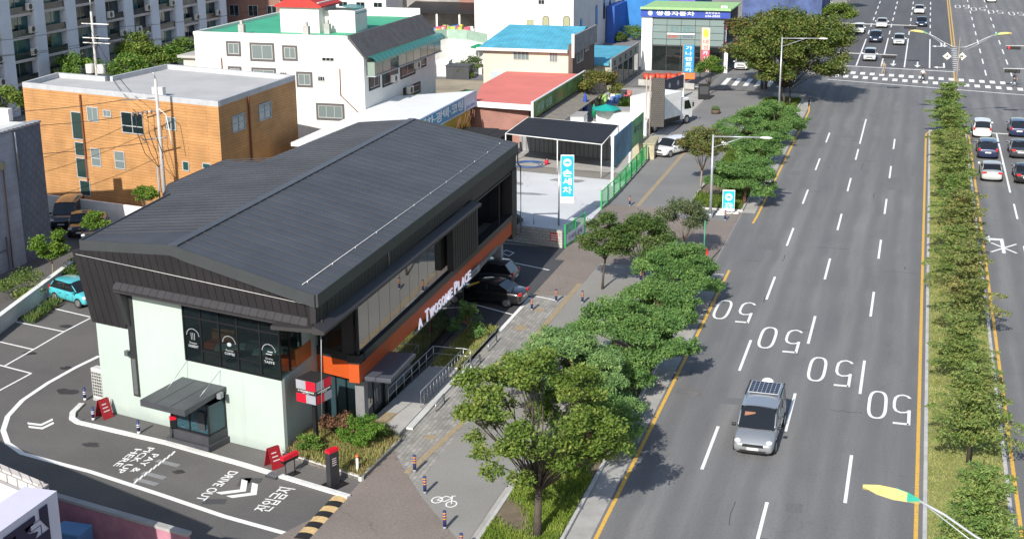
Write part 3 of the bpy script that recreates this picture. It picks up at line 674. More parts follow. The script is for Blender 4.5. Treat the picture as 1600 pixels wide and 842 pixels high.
# corner window of the upper floor
CLR = glass('clear_cafe_glass', (.015, .02, .022), clear=.6, rough=.03)
m = MB(); m.wbox(Wm, .05, 5.72, -.06, -.03, 3.74, 6.68); g1 = m.build('corner_window', CLR, cafe)
m = MB(); m.wbox(Wx, .08, 2.32, -.06, -.03, 3.74, 6.9); m.build('corner_window', CLR, cafe)
m = MB()
for s_ in (.0, 1.12, 2.45, 3.55, 4.65, 5.70): m.wbox(Wm, s_ - .03 if s_ else .0, s_ + .035, -.09, .015, 3.72, 6.69)
m.wbox(Wm, .04, 5.67, -.08, .01, 5.86, 5.93); m.wbox(Wm, .0, 5.73, -.09, .03, 3.70, 3.77)
m.wbox(Wm, 1.16, 2.42, -.08, .01, 4.32, 4.38); m.wbox(Wm, 3.59, 4.62, -.08, .01, 4.32, 4.38)
for s_ in (1.1, 2.3): m.wbox(Wx, s_ - .03, s_ + .03, -.09, .015, 3.78, 6.9)
m.build('window_frame', BLACK, cafe)
WV = mat('window_vinyl', (.42, .45, .46), .5)     # white line writing on the glass
for s_, a, b in ((5.15, 'Premium', 'DESSERT'), (2.95, 'Premium', 'COFFEE'), (.62, 'Quality', 'TASTE'),):
    m = MB()
    lettering(b, Wm.p(s_ + .3, .012, 4.42), (-Wm.u[0], -Wm.u[1], 0), (0, 0, 1), .12, .6, mb=m, depth=.006, bold=.01)
    lettering(a, Wm.p(s_ + .22, .012, 4.60), (-Wm.u[0], -Wm.u[1], 0), (0, 0, 1), .09, .44, mb=m, depth=.006)
    for k in range(15):
        t = math.pi * (k + .5) / 15; m.wbox(Wm, s_ + .38 * math.cos(t) - .02, s_ + .38 * math.cos(t) + .02, .01, .016, 4.98 + .34 * math.sin(t), 5.02 + .34 * math.sin(t))
    if a == 'Quality': m.wbox(Wm, .45, .8, .01, .016, 4.85, 4.89); m.wbox(Wm, .4, .7, .01, .016, 4.97, 5.01)
    elif b == 'COFFEE': m.ball(Wm.p(2.95, .012, 4.93), .12, .006, .10, 10, 6)
    else:
        for k in (-.1, 0, .1): m.wbox(Wm, 5.15 + k - .01, 5.15 + k + .01, .01, .016, 4.80, 5.14)
    m.build('window_lettering', WV, g1)
# floor, ceilings and furniture seen through the glass
m = MB(); m.prism([(-26.7, 53.3), (-37.5, 55.9), (-38.2, 62), (-26.7, 62)], 3.42, 3.62); m.prism([(-24.4, 57.4), (-26.7, 57.4), (-26.7, 62), (-38.2, 62.1), (-38.4, 84.2), (-25.0, 84.2)], 2.95, 3.3)
m.build('upper_floor', mat('cafe_floor', (.22, .20, .17), .4), cafe)
m = MB(); m.prism([(-27.2, 59.0), (-33.0, 59.0), (-33.0, 59.15), (-27.2, 59.15)], 3.62, 6.6); m.build('inner_wall', mat('cafe_inner_wall', (.30, .26, .22), .8), cafe)
WOOD = mat('orange_wood', (.42, .15, .05), .5)
def cafe_table(x, y, lab):
    t = thing('cafe_table', lab, 'table', (x, y, 3.62), R(20), 'tables inside the cafe')
    MB().box(-.7, .7, -.4, .4, .7, .74).build('table_top', mat('mint_tabletop', (.35, .45, .42), .4), t, False); MB().box(-.72, .72, -.42, .42, .66, .698).build('table_edge', WOOD, t, False)
    MB().cyl(0, 0, .02, .66, .05).cyl(0, 0, 0, .02, .3).build('leg', BLACK, t, False)
cafe_table(-30.1, 55.0, 'pale topped wooden table behind the upper corner window, nearer the dark strip'); cafe_table(-28.1, 54.9, 'pale topped wooden table behind the upper corner window, nearer the street corner')
def sofa(x, y, rz, lab):
    t = thing('lounge_sofa', lab, 'sofa', (x, y, 3.62), rz, 'sofas inside the cafe')
    MB().box(-.8, .8, -.35, .35, .12, .45).build('seat', ORNG, t, False, bevel=.04); MB().box(-.8, .8, .352, .5, .12, .95).build('backrest', WOOD, t, False, bevel=.03)
sofa(-27.1, 55.6, R(-90), 'orange sofa beside the corner glass of the upper floor'); sofa(-31.5, 56.2, 0, 'orange sofa deeper in the room behind the dessert lettering')
# street side: upper cladding
m = MB()
y = 0.05
while y < 33.9:
    b = min(y + .46, 33.98); m.hexa([Wr.p(y, -.25, 6.95 if y > 23.4 else 7.2), Wr.p(y, .0, 6.95 if y > 23.4 else 7.2), Wr.p(b - .03, .0, 6.95 if y > 23.4 else 7.2), Wr.p(b - .03, -.25, 6.95 if y > 23.4 else 7.2)], [Wr.p(y, -.25, 8.1), Wr.p(y, .03, 8.1), Wr.p(b - .03, .03, 8.1), Wr.p(b - .03, -.25, 8.1)]); y += .46
m.build('side_cladding', CLAD, cafe)
m = MB(); m.wbox(Wr, .3, 33.8, -.5, -.26, 6.9, 8.05); m.build('cladding_backing', BLACK, cafe)
m = MB(); m.hexa([Wr.p(-.35, .0, 6.86), Wr.p(-.35, .52, 6.86), Wr.p(23.9, .52, 6.75), Wr.p(23.9, .0, 6.75)], [Wr.p(-.35, .0, 7.22), Wr.p(-.35, .55, 7.0), Wr.p(23.9, .55, 6.9), Wr.p(23.9, .0, 7.1)])
m.hexa([Wr.p(.2, -2.2, 6.72), Wr.p(.2, .0, 6.72), Wr.p(5.3, .0, 6.72), Wr.p(5.3, -2.2, 6.72)], [Wr.p(.2, -2.2, 6.9), Wr.p(.2, -.003, 6.9), Wr.p(5.3, -.003, 6.9), Wr.p(5.3, -2.2, 6.9)])
m.build('side_ledge', MATS['ledge_metal'], cafe)
m = MB(); m.tube([Wr.p(9.2, .05, 8.0), Wr.p(9.2, .05, 7.2)], .025, 6); m.tube([Wr.p(.35, .1, 6.8), Wr.p(.45, -.1, 2.8)], .022, 6); m.build('downpipe', GREYM, cafe)
# projecting bay: mirror-like panes, black band, orange band
MIR = glass('bay_mirror_glass', (.045, .042, .034), rough=.02, spec=1.0, wave=.02); MIR.node_tree.nodes['Principled BSDF'].inputs['Metallic'].default_value = .0
MIR.node_tree.nodes['Principled BSDF'].inputs['Coat Weight'].default_value = 1.0; MIR.node_tree.nodes['Principled BSDF'].inputs['Coat IOR'].default_value = 2.2; MIR.node_tree.nodes['Principled BSDF'].inputs['Coat Roughness'].default_value = .02
bay = MB(); bay.wbox(Wr, 5.05, 21.8, -.9, -.12, 4.05, 6.74); bayo = bay.build('bay_core', BLACK, cafe)
for k in range(11):
    a = 5.0 + k * 1.5; MB().wbox(Wr, a + .02, min(a + 1.48, 21.7), -.115, -.08, 4.2, 6.72).build('bay_pane', MIR, cafe)
Wf = Wall((-26.55, 57.0), (-24.12, 56.25)); Wf.n = -Wf.n if Wf.n[1] > 0 else Wf.n
MB().wbox(Wf, .05, 2.5, -.03, .0, 4.05, 6.72).build('bay_end_pane', glass('dark_bay_glass', (.012, .014, .014), clear=.3), cafe)
m = MB(); m.wbox(Wr, 4.85, 33.0, -.6, .06, 3.63, 4.04); m.wbox(Wf, -.05, 2.54, -.5, .04, 3.63, 4.04); m.wbox(Wf, 2.42, 2.52, -.1, .02, 4.04, 6.72); m.build('black_band', mat('black_band', (.02, .022, .026), .4), cafe)
m = MB(); m.wbox(Wr, 4.78, 33.0, -.5, .02, 2.72, 3.62); m.wbox(Wf, -.05, 2.46, -.4, .0, 2.73, 3.62); m.build('orange_band', ORNG, cafe)
# box and deep recess beyond the bay
m = MB(); m.wbox(Wr, 18.4, 23.4, .10, .45, 4.3, 6.74); 
for k in range(11): m.wbox(Wr, 18.42 + k * .45, 18.45 + k * .45, .452, .475, 4.3, 6.74)
m.build('facade_box', mat('box_black', (.022, .021, .022), .5), cafe)
m = MB(); m.wbox(Wr, 23.5, 32.7, -1.6, -1.5, 3.75, 6.9); m.build('recessed_pane', glass('recess_glass', (.01, .013, .016), rough=.06), cafe)
m = MB(); m.wbox(Wr, 23.5, 32.7, -1.49, .0, 6.75, 6.88); m.wbox(Wr, 32.75, 33.95, -.6, .06, 2.35, 6.94); m.wbox(Wr, 30.0, 30.06, -.12, -.06, 4.04, 6.7); m.build('end_wall', CLAD, cafe)
m = MB(); m.tube([Wr.p(33.98, .12, 8.0), Wr.p(33.98, .12, 7.2), Wr.p(34.05, .3, 7.0), Wr.p(34.05, .3, 2.5), Wr.p(33.9, .0, 2.35)], .05, 6); m.build('downpipe', mat('grey_pipe', (.12, .12, .12), .5), cafe)
# ground floor glass, doors and pillar
GF = glass('ground_floor_glass', (.03, .033, .025), rough=.03, spec=1.0); GF.node_tree.nodes['Principled BSDF'].inputs['Coat Weight'].default_value = 1; GF.node_tree.nodes['Principled BSDF'].inputs['Coat IOR'].default_value = 1.9; GF.node_tree.nodes['Principled BSDF'].inputs['Coat Roughness'].default_value = .02
m = MB(); m.wbox(Wr, 8.5, 22.0, -.9, -.16, .02, 2.59); m.build('ground_floor_core', BLACK, cafe)
for k in range(9): MB().wbox(Wr, 8.55 + k * 1.5, 8.53 + k * 1.5 + 1.46, -.155, -.12, .12, 2.58).build('ground_floor_pane', GF, cafe)
MB().wbox(Wr, 21.9, 22.1, -7, -.1, .02, 2.6).build('side_wall', BLACK, cafe)
MB().wbox(Wr, 5.35, 5.75, -.45, .0, .02, 2.59).wbox(Wr, 5.8, 5.9, -.4, -.02, .0, 2.59).build('pillar', mat('pale_grey_pillar', (.20, .205, .21), .5), cafe)
d = MB(); d.wbox(Wr, 5.95, 8.45, -.5, -.42, 2.3, 2.59); d.wbox(Wr, 5.95, 6.05, -.3, -.2, .05, 2.3); d.wbox(Wr, 8.35, 8.45, -.3, -.2, .05, 2.3); d.wbox(Wr, 7.12, 7.28, -.3, -.2, .05, 2.3); d.wbox(Wr, 6.05, 8.35, -.3, -.2, 2.18, 2.3); d.wbox(Wr, 6.05, 8.35, -.3, -.2, .05, .25)
dd = d.build('entrance_door', BLACK, cafe)
MB().wbox(Wr, 6.06, 8.34, -.27, -.23, .26, 2.17).build('pane', GF, dd); MB().tube([Wr.p(7.05, -.12, .8), Wr.p(7.05, -.12, 1.5)], .025, 6).tube([Wr.p(7.35, -.12, .8), Wr.p(7.35, -.12, 1.5)], .025, 6).build('handle', STEEL, dd)
m = MB(); m.wbox(Wr, 5.35, 8.9, .03, 1.35, 2.62, 2.68); m.wbox(Wr, 5.3, 8.95, .02, 1.4, 2.68, 2.86); m.build('entrance_canopy', mat('canopy_grey', (.075, .082, .10), .4), cafe, bevel=.01)
Wg = Wall((-26.5, 57.5), (-24.5, 56.9)); Wg.n = -Wg.n if Wg.n[1] > 0 else Wg.n
MB().wbox(Wg, 0, 2.05, -.1, -.04, .1, 2.84).build('lobby_glass', glass('lobby_glass', (.03, .06, .07), rough=.05), cafe)
m = MB(); 
for s_ in (.02, .7, 1.35, 2.0): m.wbox(Wg, s_ - .03, s_ + .03, -.03, .03, .0, 2.84)
m.build('lobby_frame', BLACK, cafe)
# parking soffit and piers
m = MB(); m.prism([(-24.3, 73.6), (-38.4, 73.6), (-38.4, 84.1), (-24.9, 84.1)], 2.62, 2.9); m.build('soffit', mat('soffit', (.20, .19, .18), .8), cafe)
for x, y in ((-25.6, 83.6), (-30.5, 83.6), (-35.5, 83.6), (-36.5, 76)): MB().cbox((x, y, 0), .5, .5, 2.61).build('pier', CONC, cafe)
MB().prism([(-31.5, 73.7), (-31.8, 73.7), (-31.8, 83.9), (-31.5, 83.9)], 0, 2.61).build('parking_back_wall', mat('parking_wall', (.16, .155, .15), .8), cafe)
# raised sign letters standing on a rail along the orange band
up = (0, 0, 1)
sgo = thing('shop_sign', 'white raised letters A TWOSOME PLACE on a rail along the orange band', 'shop sign', Wr.p(18, .2, 2.7)[:2] + (2.6,))
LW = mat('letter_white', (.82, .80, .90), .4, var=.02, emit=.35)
def let(body, s0, s1, z, h):
    n = len(body); wt = [1.25 if c in 'WM' else (1.15 if c == 'O' else .9) for c in body]; x = s0; k = (s1 - s0) / sum(wt)
    for c, q in zip(body, wt):
        sg = MB(); lettering(c, Wr.p(x + .04 * k, .22, z), (Wr.u[0], Wr.u[1], 0), up, h, k * q * .86, mb=sg, bold=.012, depth=.06); sg.build('letter', LW, sgo); x += k * q
let('A', 12.75, 13.5, 2.72, .54); let('T', 13.95, 14.6, 2.72, .68); let('WOSOME', 14.7, 18.85, 2.72, .53); let('P', 19.15, 19.85, 2.72, .68); let('LACE', 19.9, 22.5, 2.72, .53)
MB().wbox(Wr, 12.4, 24.6, .12, .2, 2.58, 2.68).build('rail', GREYM, sgo)
MB().wbox(Wr, 22.6, 24.55, .14, .19, 2.69, 2.98).build('back_plate', mat('grey_plate', (.33, .33, .37), .5), sgo)
# pick-up window with its awning
pk = MB(); pk.wbox(Wm, 3.4, 5.8, .003, 1.35, .0, .72); pk.wbox(Wm, 3.3, 5.9, .003, 1.5, .0, .3)
pk.build('pickup_counter', mat('pickup_black', (.055, .057, .065), .5), cafe)
m = MB(); 
for s_, o in ((3.45, 1.25), (4.6, 1.25), (5.72, 1.25)): m.wbox(Wm, s_ - .04, s_ + .04, o - .08, o, .72, 2.3)
m.wbox(Wm, 3.41, 5.76, 1.17, 1.25, .73, .8); m.wbox(Wm, 3.41, 5.76, 1.17, 1.25, 2.2, 2.3); m.wbox(Wm, 3.41, 3.5, .01, 1.16, .72, .8); m.wbox(Wm, 3.41, 3.5, .01, .1, .8, 2.4); m.wbox(Wm, 5.7, 5.78, .01, .1, .8, 2.4)
pf = m.build('pickup_window', BLACK, cafe)
MB().wbox(Wm, 3.5, 5.68, 1.19, 1.22, .81, 2.19).wbox(Wm, 3.43, 3.46, .1, 1.16, .81, 2.19).wbox(Wm, 5.72, 5.75, .1, 1.16, .81, 2.19).build('pane', glass('pickup_glass', (.04, .10, .13), clear=.35), pf)
m = MB(); m.wbox(Wm, 3.7, 5.5, .3, .9, .73, 1.0); m.build('counter_top', mat('counter_teal', (.25, .50, .58), .5), cafe)
m = MB(); m.wbox(Wm, 3.6, 4.0, 1.26, 1.32, 1.0, 1.9); m.build('side_shutter', DARK, cafe)
m = MB(); a0, a1, o1 = 3.3, 6.0, 2.85
m.hexa([Wm.p(a1, .02, 2.62), Wm.p(a0, .02, 2.62), Wm.p(a0, o1, 2.32), Wm.p(a1, o1, 2.32)][::1], [Wm.p(a1, .02, 2.80), Wm.p(a0, .02, 2.80), Wm.p(a0, o1, 2.62), Wm.p(a1, o1, 2.62)])
for k in range(1, 3):
    s_ = a0 + (a1 - a0) * k / 3; p, q = Wm.p(s_, .1, 2.8), Wm.p(s_, o1 - .02, 2.625); rib(m, p, q, .02, .01)
aw = m.build('awning', mat('awning_metal', (.062, .066, .074), .4), cafe)
MB().tube([Wm.p(5.6, .02, 3.7), Wm.p(5.6, 1.5, 2.75)], .012, 5).build('stay_cable', STEEL, aw); MB().tube([Wm.p(3.6, .02, 3.55), Wm.p(3.6, 1.5, 2.75)], .012, 5).build('stay_cable', STEEL, aw)
m = MB(); q = Wm.p(3.3, .6, 2.55); m.cbox((q[0] + .1, q[1], 2.45), .2, .3, .25); m.build('camera_box', GREYM, aw)
# ================================================================== NEIGHBOURING BUILDINGS
def mkwall(a, b, toward):
    W = Wall(a, b); mid = (np.array(a[:2]) + np.array(b[:2])) / 2
    if (np.array(toward) - mid) @ W.n < 0: W.n = -W.n
    return W
SOUTH, EAST = (0, -1e4), (1e4, 0)
def winpx(parent, W, x0, y0, x1, y1, **k):
    a = W.hit((x0), (y0 + y1) / 2); b = W.hit(x1, (y0 + y1) / 2); t = W.hit((x0 + x1) / 2, y0)[1]; u = W.hit((x0 + x1) / 2, y1)[1]
    return window(parent, W, a[0], b[0], u, t, **k)
ACW = mat('ac_white', (.62, .62, .58), .5); ACG = mat('ac_grille', (.06, .06, .06), .6)
def ac_unit(parent, W, s, z, w=.85, h=.6, d=.35, off=.25, name='air_conditioner'):
    a = MB().wbox(W, s - w / 2, s + w / 2, off, off + d, z, z + h).build(name, ACW, parent, bevel=.02)
    g = MB(); c = W.p(s - .12, off + d + .008, z + h / 2); 
    n = 14; g.add([W.p(s - .12 + .42 * h * math.cos(2 * math.pi * k / n), off + d + .012, z + h / 2 + .42 * h * math.sin(2 * math.pi * k / n)) for k in range(n)], [tuple(range(n))]); g.build('grille', ACG, a)
    MB().wbox(W, s - w / 2, s - w / 2 + .04, .01, off + d, z - .06, z - .005).wbox(W, s + w / 2 - .04, s + w / 2, .01, off + d, z - .06, z - .005).build('bracket', GREYM, a)
def parapet(mb, poly, z0, z1, t=.2):
    P = [np.array(p, float) for p in poly]; n = len(P); c = sum(P) / n
    ar = sum(P[i][0] * P[(i + 1) % n][1] - P[(i + 1) % n][0] * P[i][1] for i in range(n)); sg = 1 if ar > 0 else -1
    for i in range(n):
        a, b = P[i], P[(i + 1) % n]; d = (b - a) / np.linalg.norm(b - a); nn = np.array([-d[1], d[0]]) * sg
        mb.prism([tuple(a + d * t * .999), tuple(b), tuple(b + nn * t), tuple(a + nn * t + d * t * .999)], z0, z1)
# --- apartment slab
apt = thing('apartment_building', 'pale high apartment slab with stacked glazed balconies and air conditioners, at the far left', 'building', (-94, 150, 0))
AW = mat('apartment_wall', (.62, .66, .74), .85, var=.1, scale=.3, streak=.2); AS = mat('apartment_slab', (.50, .46, .45), .85); ABK = mat('balcony_dark', (.012, .016, .02), .4)
Wa = mkwall((-94, 103), (-94, 176.4), EAST)
MB().box(-108, -95.2, 103, 176.4, 0, 36).build('core', mat('apartment_core', (.2, .21, .22), .8), apt)
bays = [(103.6 + 6.08 * k, 107.7 + 6.08 * k) for k in range(12)]
m = MB(); prev = 103.0
for a, b in bays: m.box(-95.25, -93.6, prev, a, 0, 36); prev = b
m.box(-95.25, -93.6, prev, 176.4, 0, 36); m.build('facade_pier', AW, apt)
for k in range(14):
    m = MB()
    for a, b in bays: m.box(-95.25, -93.75, a + .002, b - .002, 3.25 + 2.45 * k - .1, 3.45 + 2.45 * k)
    m.build('floor_slab', AS, apt)
m = MB()
for k in range(-1, 5):
    for a, b in bays[3:]: m.box(-93.85, -93.79, a + .002, b - .002, 3.45 + 2.45 * k + .003, 3.45 + 2.45 * k + .72)
m.build('balcony_front', mat('balcony_glass', (.025, .04, .045), .15), apt)
TEALS = [glass('balcony_teal', (.03, .11, .105), rough=.15), glass('balcony_green', (.06, .15, .13), rough=.2), glass('balcony_night', (.012, .02, .025), rough=.1), glass('balcony_slate', (.03, .05, .055), rough=.1)]
rr = random.Random(3)
for k in range(-1, 4):
    for i, (a, b) in enumerate(bays[3:]):
        z0 = 3.45 + 2.45 * k + .03; s0, s1 = a - 103 + .02, b - 103 - .02
        W2 = Wall((-94.5, 103), (-94.5, 176.4)); W2.n = np.array([1.0, 0])
        c = s0 + (s1 - s0) * rr.choice((.42, .5, .58))
        f = MB(); f.wbox(W2, s0, s1, 0, .06, z0, z0 + .06).wbox(W2, s0, s1, 0, .06, z0 + 2.06, z0 + 2.1).wbox(W2, c - .04, c + .04, 0, .06, z0 + .06, z0 + 2.06)
        fo = f.build('window', mat('apartment_frame', (.25, .28, .28), .5), apt)
        MB().wbox(W2, s0, c - .045, .0, .03, z0 + .06, z0 + 2.05).build('pane', rr.choice(TEALS), fo); MB().wbox(W2, c + .045, s1, .0, .03, z0 + .06, z0 + 2.05).build('pane', rr.choice(TEALS), fo)
        if rr.random() < .62: ac_unit(apt, Wa, rr.choice((s0 + .9, s1 - .6, s1 - .5)), z0 + .25, 1.0, .75, .4, .22)
# --- grey metal building beside the lot
gb = thing('grey_building', 'grey metal clad block with a darker end panel, beside the car park wall', 'building', (-62, 70, 0))
GW = brick('grey_panel_wall', (.34, .345, .40), (.37, .375, .43), (.26, .265, .30), 2.4, .5, .012, 'WALL'); GD = brick('dark_panel_wall', (.13, .15, .19), (.145, .165, .205), (.08, .09, .115), .5, .5, .02, 'WALL', rot=R(45))
MB().box(-76, -57.7, 52, 77.75, 0, 9.15).build('wall', GW, gb)
MB().box(-76, -57.66, 77.76, 80.75, 0, 9.2).build('end_panel', GD, gb)
MB().box(-75.8, -58.3, 52.3, 80.4, 9.21, 9.26).build('flat_roof', mat('bright_roof', (.62, .62, .60), .8), gb)
m = MB(); 
for k in range(60): m.box(-58.25, -57.6, 52.1 + k * .48, 52.5 + k * .48, 9.21, 9.36)
m.build('roof_edge', mat('roof_edge_grey', (.30, .31, .33), .5), gb)
MB().tube([(-57.55, 77.75, 9.1), (-57.55, 77.75, 6.0)], .06, 6).build('downpipe', STEEL, gb)
MB().tube([(-57.6, 76.2, 6.9), (-57.6, 76.1, .1)], .05, 6).build('conduit', mat('rust_pipe', (.16, .10, .07), .7), gb)
MB().box(-57.69, -57.45, 75.9, 76.3, 6.9, 7.4).build('lamp_box', mat('beige_box', (.3, .28, .2), .6), gb)
MB().box(-57.69, -57.5, 73.9, 74.7, 2.6, 3.1).build('vent', mat('dark_vent', (.08, .08, .08), .6), gb)
m = MB()
for y in (66, 69.5, 72.6, 75.6): m.box(-57.6, -57.5, y, y + .08, 0, 2.4)
m.box(-57.6, -57.52, 66, 75.6, 1.5, 1.56); m.build('rail_frame', mat('frame_grey', (.10, .11, .13), .5), gb)
q = G(17, 187, 9.25); MB().cbox((q[0], q[1] - .6, 9.27), .9, .5, .85).build('roof_unit', WHITE, gb)
# --- orange building
ob = thing('orange_building', 'three storey block clad in orange lap siding under a flat grey roof', 'building', (-58, 98, 0))
OW = brick('orange_siding', (.42, .215, .08), (.46, .245, .095), (.29, .14, .05), 3.0, .22, .018, 'WALL')
op = [(-68.45, 94.1), (-48.75, 89.65), (-48.8, 103.0), (-62.5, 106.3), (-63.3, 98.6), (-68.9, 99.6)]
MB().prism(op, 0, 9.2).build('wall', OW, ob)
MB().prism([(x * .998 - .1, y) for x, y in op], 9.201, 9.22).build('flat_roof', mat('roof_membrane', (.42, .42, .42), .9, var=.12, scale=.3), ob)
m = MB(); parapet(m, op, 9.2, 9.62, .28); m.build('roof_parapet', mat('parapet_grey', (.40, .41, .43), .6), ob)
MB().cbox((-55.3, 92.6, 9.22), .9, .5, .75).build('air_conditioner', ACW, ob)
WOf = mkwall(op[0], op[1], SOUTH); WOr = mkwall(op[1], op[2], EAST)
AL = mat('grey_frame', (.42, .43, .43), .5)
for r_ in ((137, 167.5, 154, 190), (162, 172, 174, 183)): winpx(ob, WOf, *r_, fm=AL, gm=LITEG)
winpx(ob, WOf, 190.5, 176, 224, 209, fm=AL, gm=GLS, bar=.35); winpx(ob, WOf, 260, 183, 275.5, 203.5, fm=AL, gm=LITEG)
for r_ in ((113, 175, 131, 218), (118, 222, 134, 244), (120.5, 247, 138, 278), (126, 282, 142, 306)): winpx(ob, WOf, *r_, fm=AL, gm=glass('stair_glass', (.02, .045, .04)), mull=0)
for r_ in ((143.5, 232, 158, 260), (180, 236.5, 195.5, 264)): winpx(ob, WOf, *r_, fm=AL, gm=LITEG, mull=0, bar=.45)
for r_ in ((286, 252, 296, 267), (317, 255, 330, 264)): winpx(ob, WOf, *r_, fm=AL, gm=TEALG, mull=0)
for r_ in ((362.5, 179, 382.5, 205), (404, 161, 423, 187)): winpx(ob, WOr, *r_, fm=mat('pale_frame', (.30, .42, .50), .5), gm=LITEG, mull=1, bar=.5)
for (x0, y0, x1, y1, wd) in ((125, 148, 141, 285, .14),):
    a, za = WOf.hit(x0, y0); b, zb = WOf.hit(x1, y1); MB().wbox(WOf, a, a + wd, .02, .14, max(.1, zb), za).build('downpipe', mat('rusty_pipe', (.17, .06, .025), .7), ob)
a, za = WOr.hit(386, 152); MB().wbox(WOr, a, a + .14, .02, .14, .1, za).build('downpipe', MATS['rusty_pipe'], ob)
# shaded garden wall and low car park wall
gw = MB().prism([(-65, 89.9), (-50, 87.2), (-50, 87.4), (-65, 90.1)], 0, 1.65).build('boundary_wall', OFFW); tag(gw, 'pale rendered wall at the foot of the orange block, above the parked black cars', 'wall')
lw = thing('parking_wall', 'long low white capped wall edging the cafe car park', 'wall', (-52, 70, 0))
lp = [(-45.4, 44), (-50.2, 64.6), (-53.1, 77.6), (-55.2, 87.2)]
for i in range(3):
    a, b = np.array(lp[i]), np.array(lp[i + 1]); d = (b - a) / np.linalg.norm(b - a); n = np.array([-d[1], d[0]])
    MB().prism([tuple(a), tuple(b), tuple(b + n * .2), tuple(a + n * .2)], 0, .95).build('wall_panel', OFFW, lw); MB().prism([tuple(a - n * .06), tuple(b - n * .06), tuple(b + n * .28), tuple(a + n * .28)], .951, 1.03).build('coping', WHITE, lw)
# --- white L building with the green roof
wb = thing('white_building', 'tall white block with green painted roof deck, dark mansard edge and red roofed stair house', 'building', (-55, 120, 0))
WWL = mat('white_render', (.68, .67, .64), .85, var=.08, scale=.4, streak=.3)
MB().box(-64, -47.3, 114, 133, 0, 9.6).build('wall', WWL, wb)
MB().prism([(-64, 114), (-47.3, 114), (-47.3, 133), (-64, 133)], 9.601, 11.2).build('upper_wall', WWL, wb) if 0 else MB().hexa([(-64, 114, 9.601), (-47.3, 114, 9.601), (-47.3, 133, 9.601), (-64, 133, 9.601)], [(-64, 114, 11.2), (-48.75, 114, 11.2), (-48.75, 133, 11.2), (-64, 133, 11.2)]).build('upper_wall', WWL, wb)
MB().box(-63.8, -48.9, 114.25, 132.8, 11.201, 11.23).build('roof_deck', mat('green_deck', (.055, .36, .21), .7, var=.15, scale=.3), wb)
m = MB(); m.box(-64.05, -48.76, 113.97, 114.2, 11.2, 11.5); m.box(-64.05, -63.8, 114.21, 133, 11.2, 11.5); m.box(-63.8, -48.76, 132.8, 133, 11.2, 12.1); m.build('roof_parapet', WWL, wb)
MB().hexa([(-47.28, 114.02, 9.55), (-47.1, 114.02, 9.55), (-47.1, 133, 9.55), (-47.28, 133, 9.55)], [(-48.9, 114.02, 11.5), (-48.65, 114.02, 11.5), (-48.65, 133, 11.5), (-48.9, 133, 11.5)]).build('mansard', mat('mansard_tar', (.085, .085, .09), .9, var=.25), wb)
m = MB(); m.box(-47.29, -46.4, 114.5, 132.6, 7.85, 7.95); m.build('window_shelf', mat('shelf', (.3, .35, .35), .6), wb)
for k in range(9):
    MB().box(-47.2, -46.5, 114.6 + k * 2, 116.5 + k * 2, 7.96, 9.15).build('sun_room_pane', rr.choice([glass('sunroom_a', (.10, .17, .15), rough=.15), glass('sunroom_b', (.22, .28, .24), rough=.2), TEALG]), wb)
m = MB()
for k in range(19):
    y = 114.3 + k; m.add([(-47.1, y, 9.65), (-46.6, y, 9.6), (-46.25, y, 9.3), (-46.2, y, 9.1), (-46.2, y + .93, 9.1), (-46.25, y + .93, 9.3), (-46.6, y + .93, 9.6), (-47.1, y + .93, 9.65)], [(0, 1, 6, 7), (1, 2, 5, 6), (2, 3, 4, 5)])
m.build('green_awning', glass('green_plastic', (.02, .17, .13), rough=.3), wb)
Wwf = mkwall((-64, 114), (-47.3, 114), SOUTH); Wwr = mkwall((-47.3, 114), (-47.3, 133), EAST)
DF = mat('dark_surround', (.10, .095, .095), .8)
def wpx(x, y): return (300 + x / 3.2, y / 3.2)
for (x0, y0, x1, y1, mu) in ((172, 207, 245, 282, 1), (290, 215, 413, 308, 1), (452, 228, 528, 305, 1), (523, 360, 603, 437, 1), (622, 518, 763, 602, 2), (182, 333, 250, 420, 1), (300, 340, 422, 430, 1)):
    a, b = wpx(x0, y0), wpx(x1, y1); sA, sB = Wwf.hit(a[0], (a[1] + b[1]) / 2)[0], Wwf.hit(b[0], (a[1] + b[1]) / 2)[0]; zt = Wwf.hit((a[0] + b[0]) / 2, a[1])[1]; zb = Wwf.hit((a[0] + b[0]) / 2, b[1])[1]
    f = MB(); f.wbox(Wwf, sA, sB, .003, .06, zb, zb + .2).wbox(Wwf, sA, sB, .003, .06, zt - .2, zt).wbox(Wwf, sA, sA + .2, .003, .06, zb + .2, zt - .2).wbox(Wwf, sB - .2, sB, .003, .06, zb + .2, zt - .2); f.build('window_surround', DF, wb)
    window(wb, Wwf, sA + .2, sB - .2, zb + .2, zt - .2, mull=mu, gm=LITEG, dep=.05)
for (x0, y0, x1, y1) in ((650, 288, 712, 308), (630, 382, 665, 407), (440, 362, 475, 380)): winpx(wb, Wwf, *wpx(x0, y0), *wpx(x1, y1), mull=2, gm=GLS)
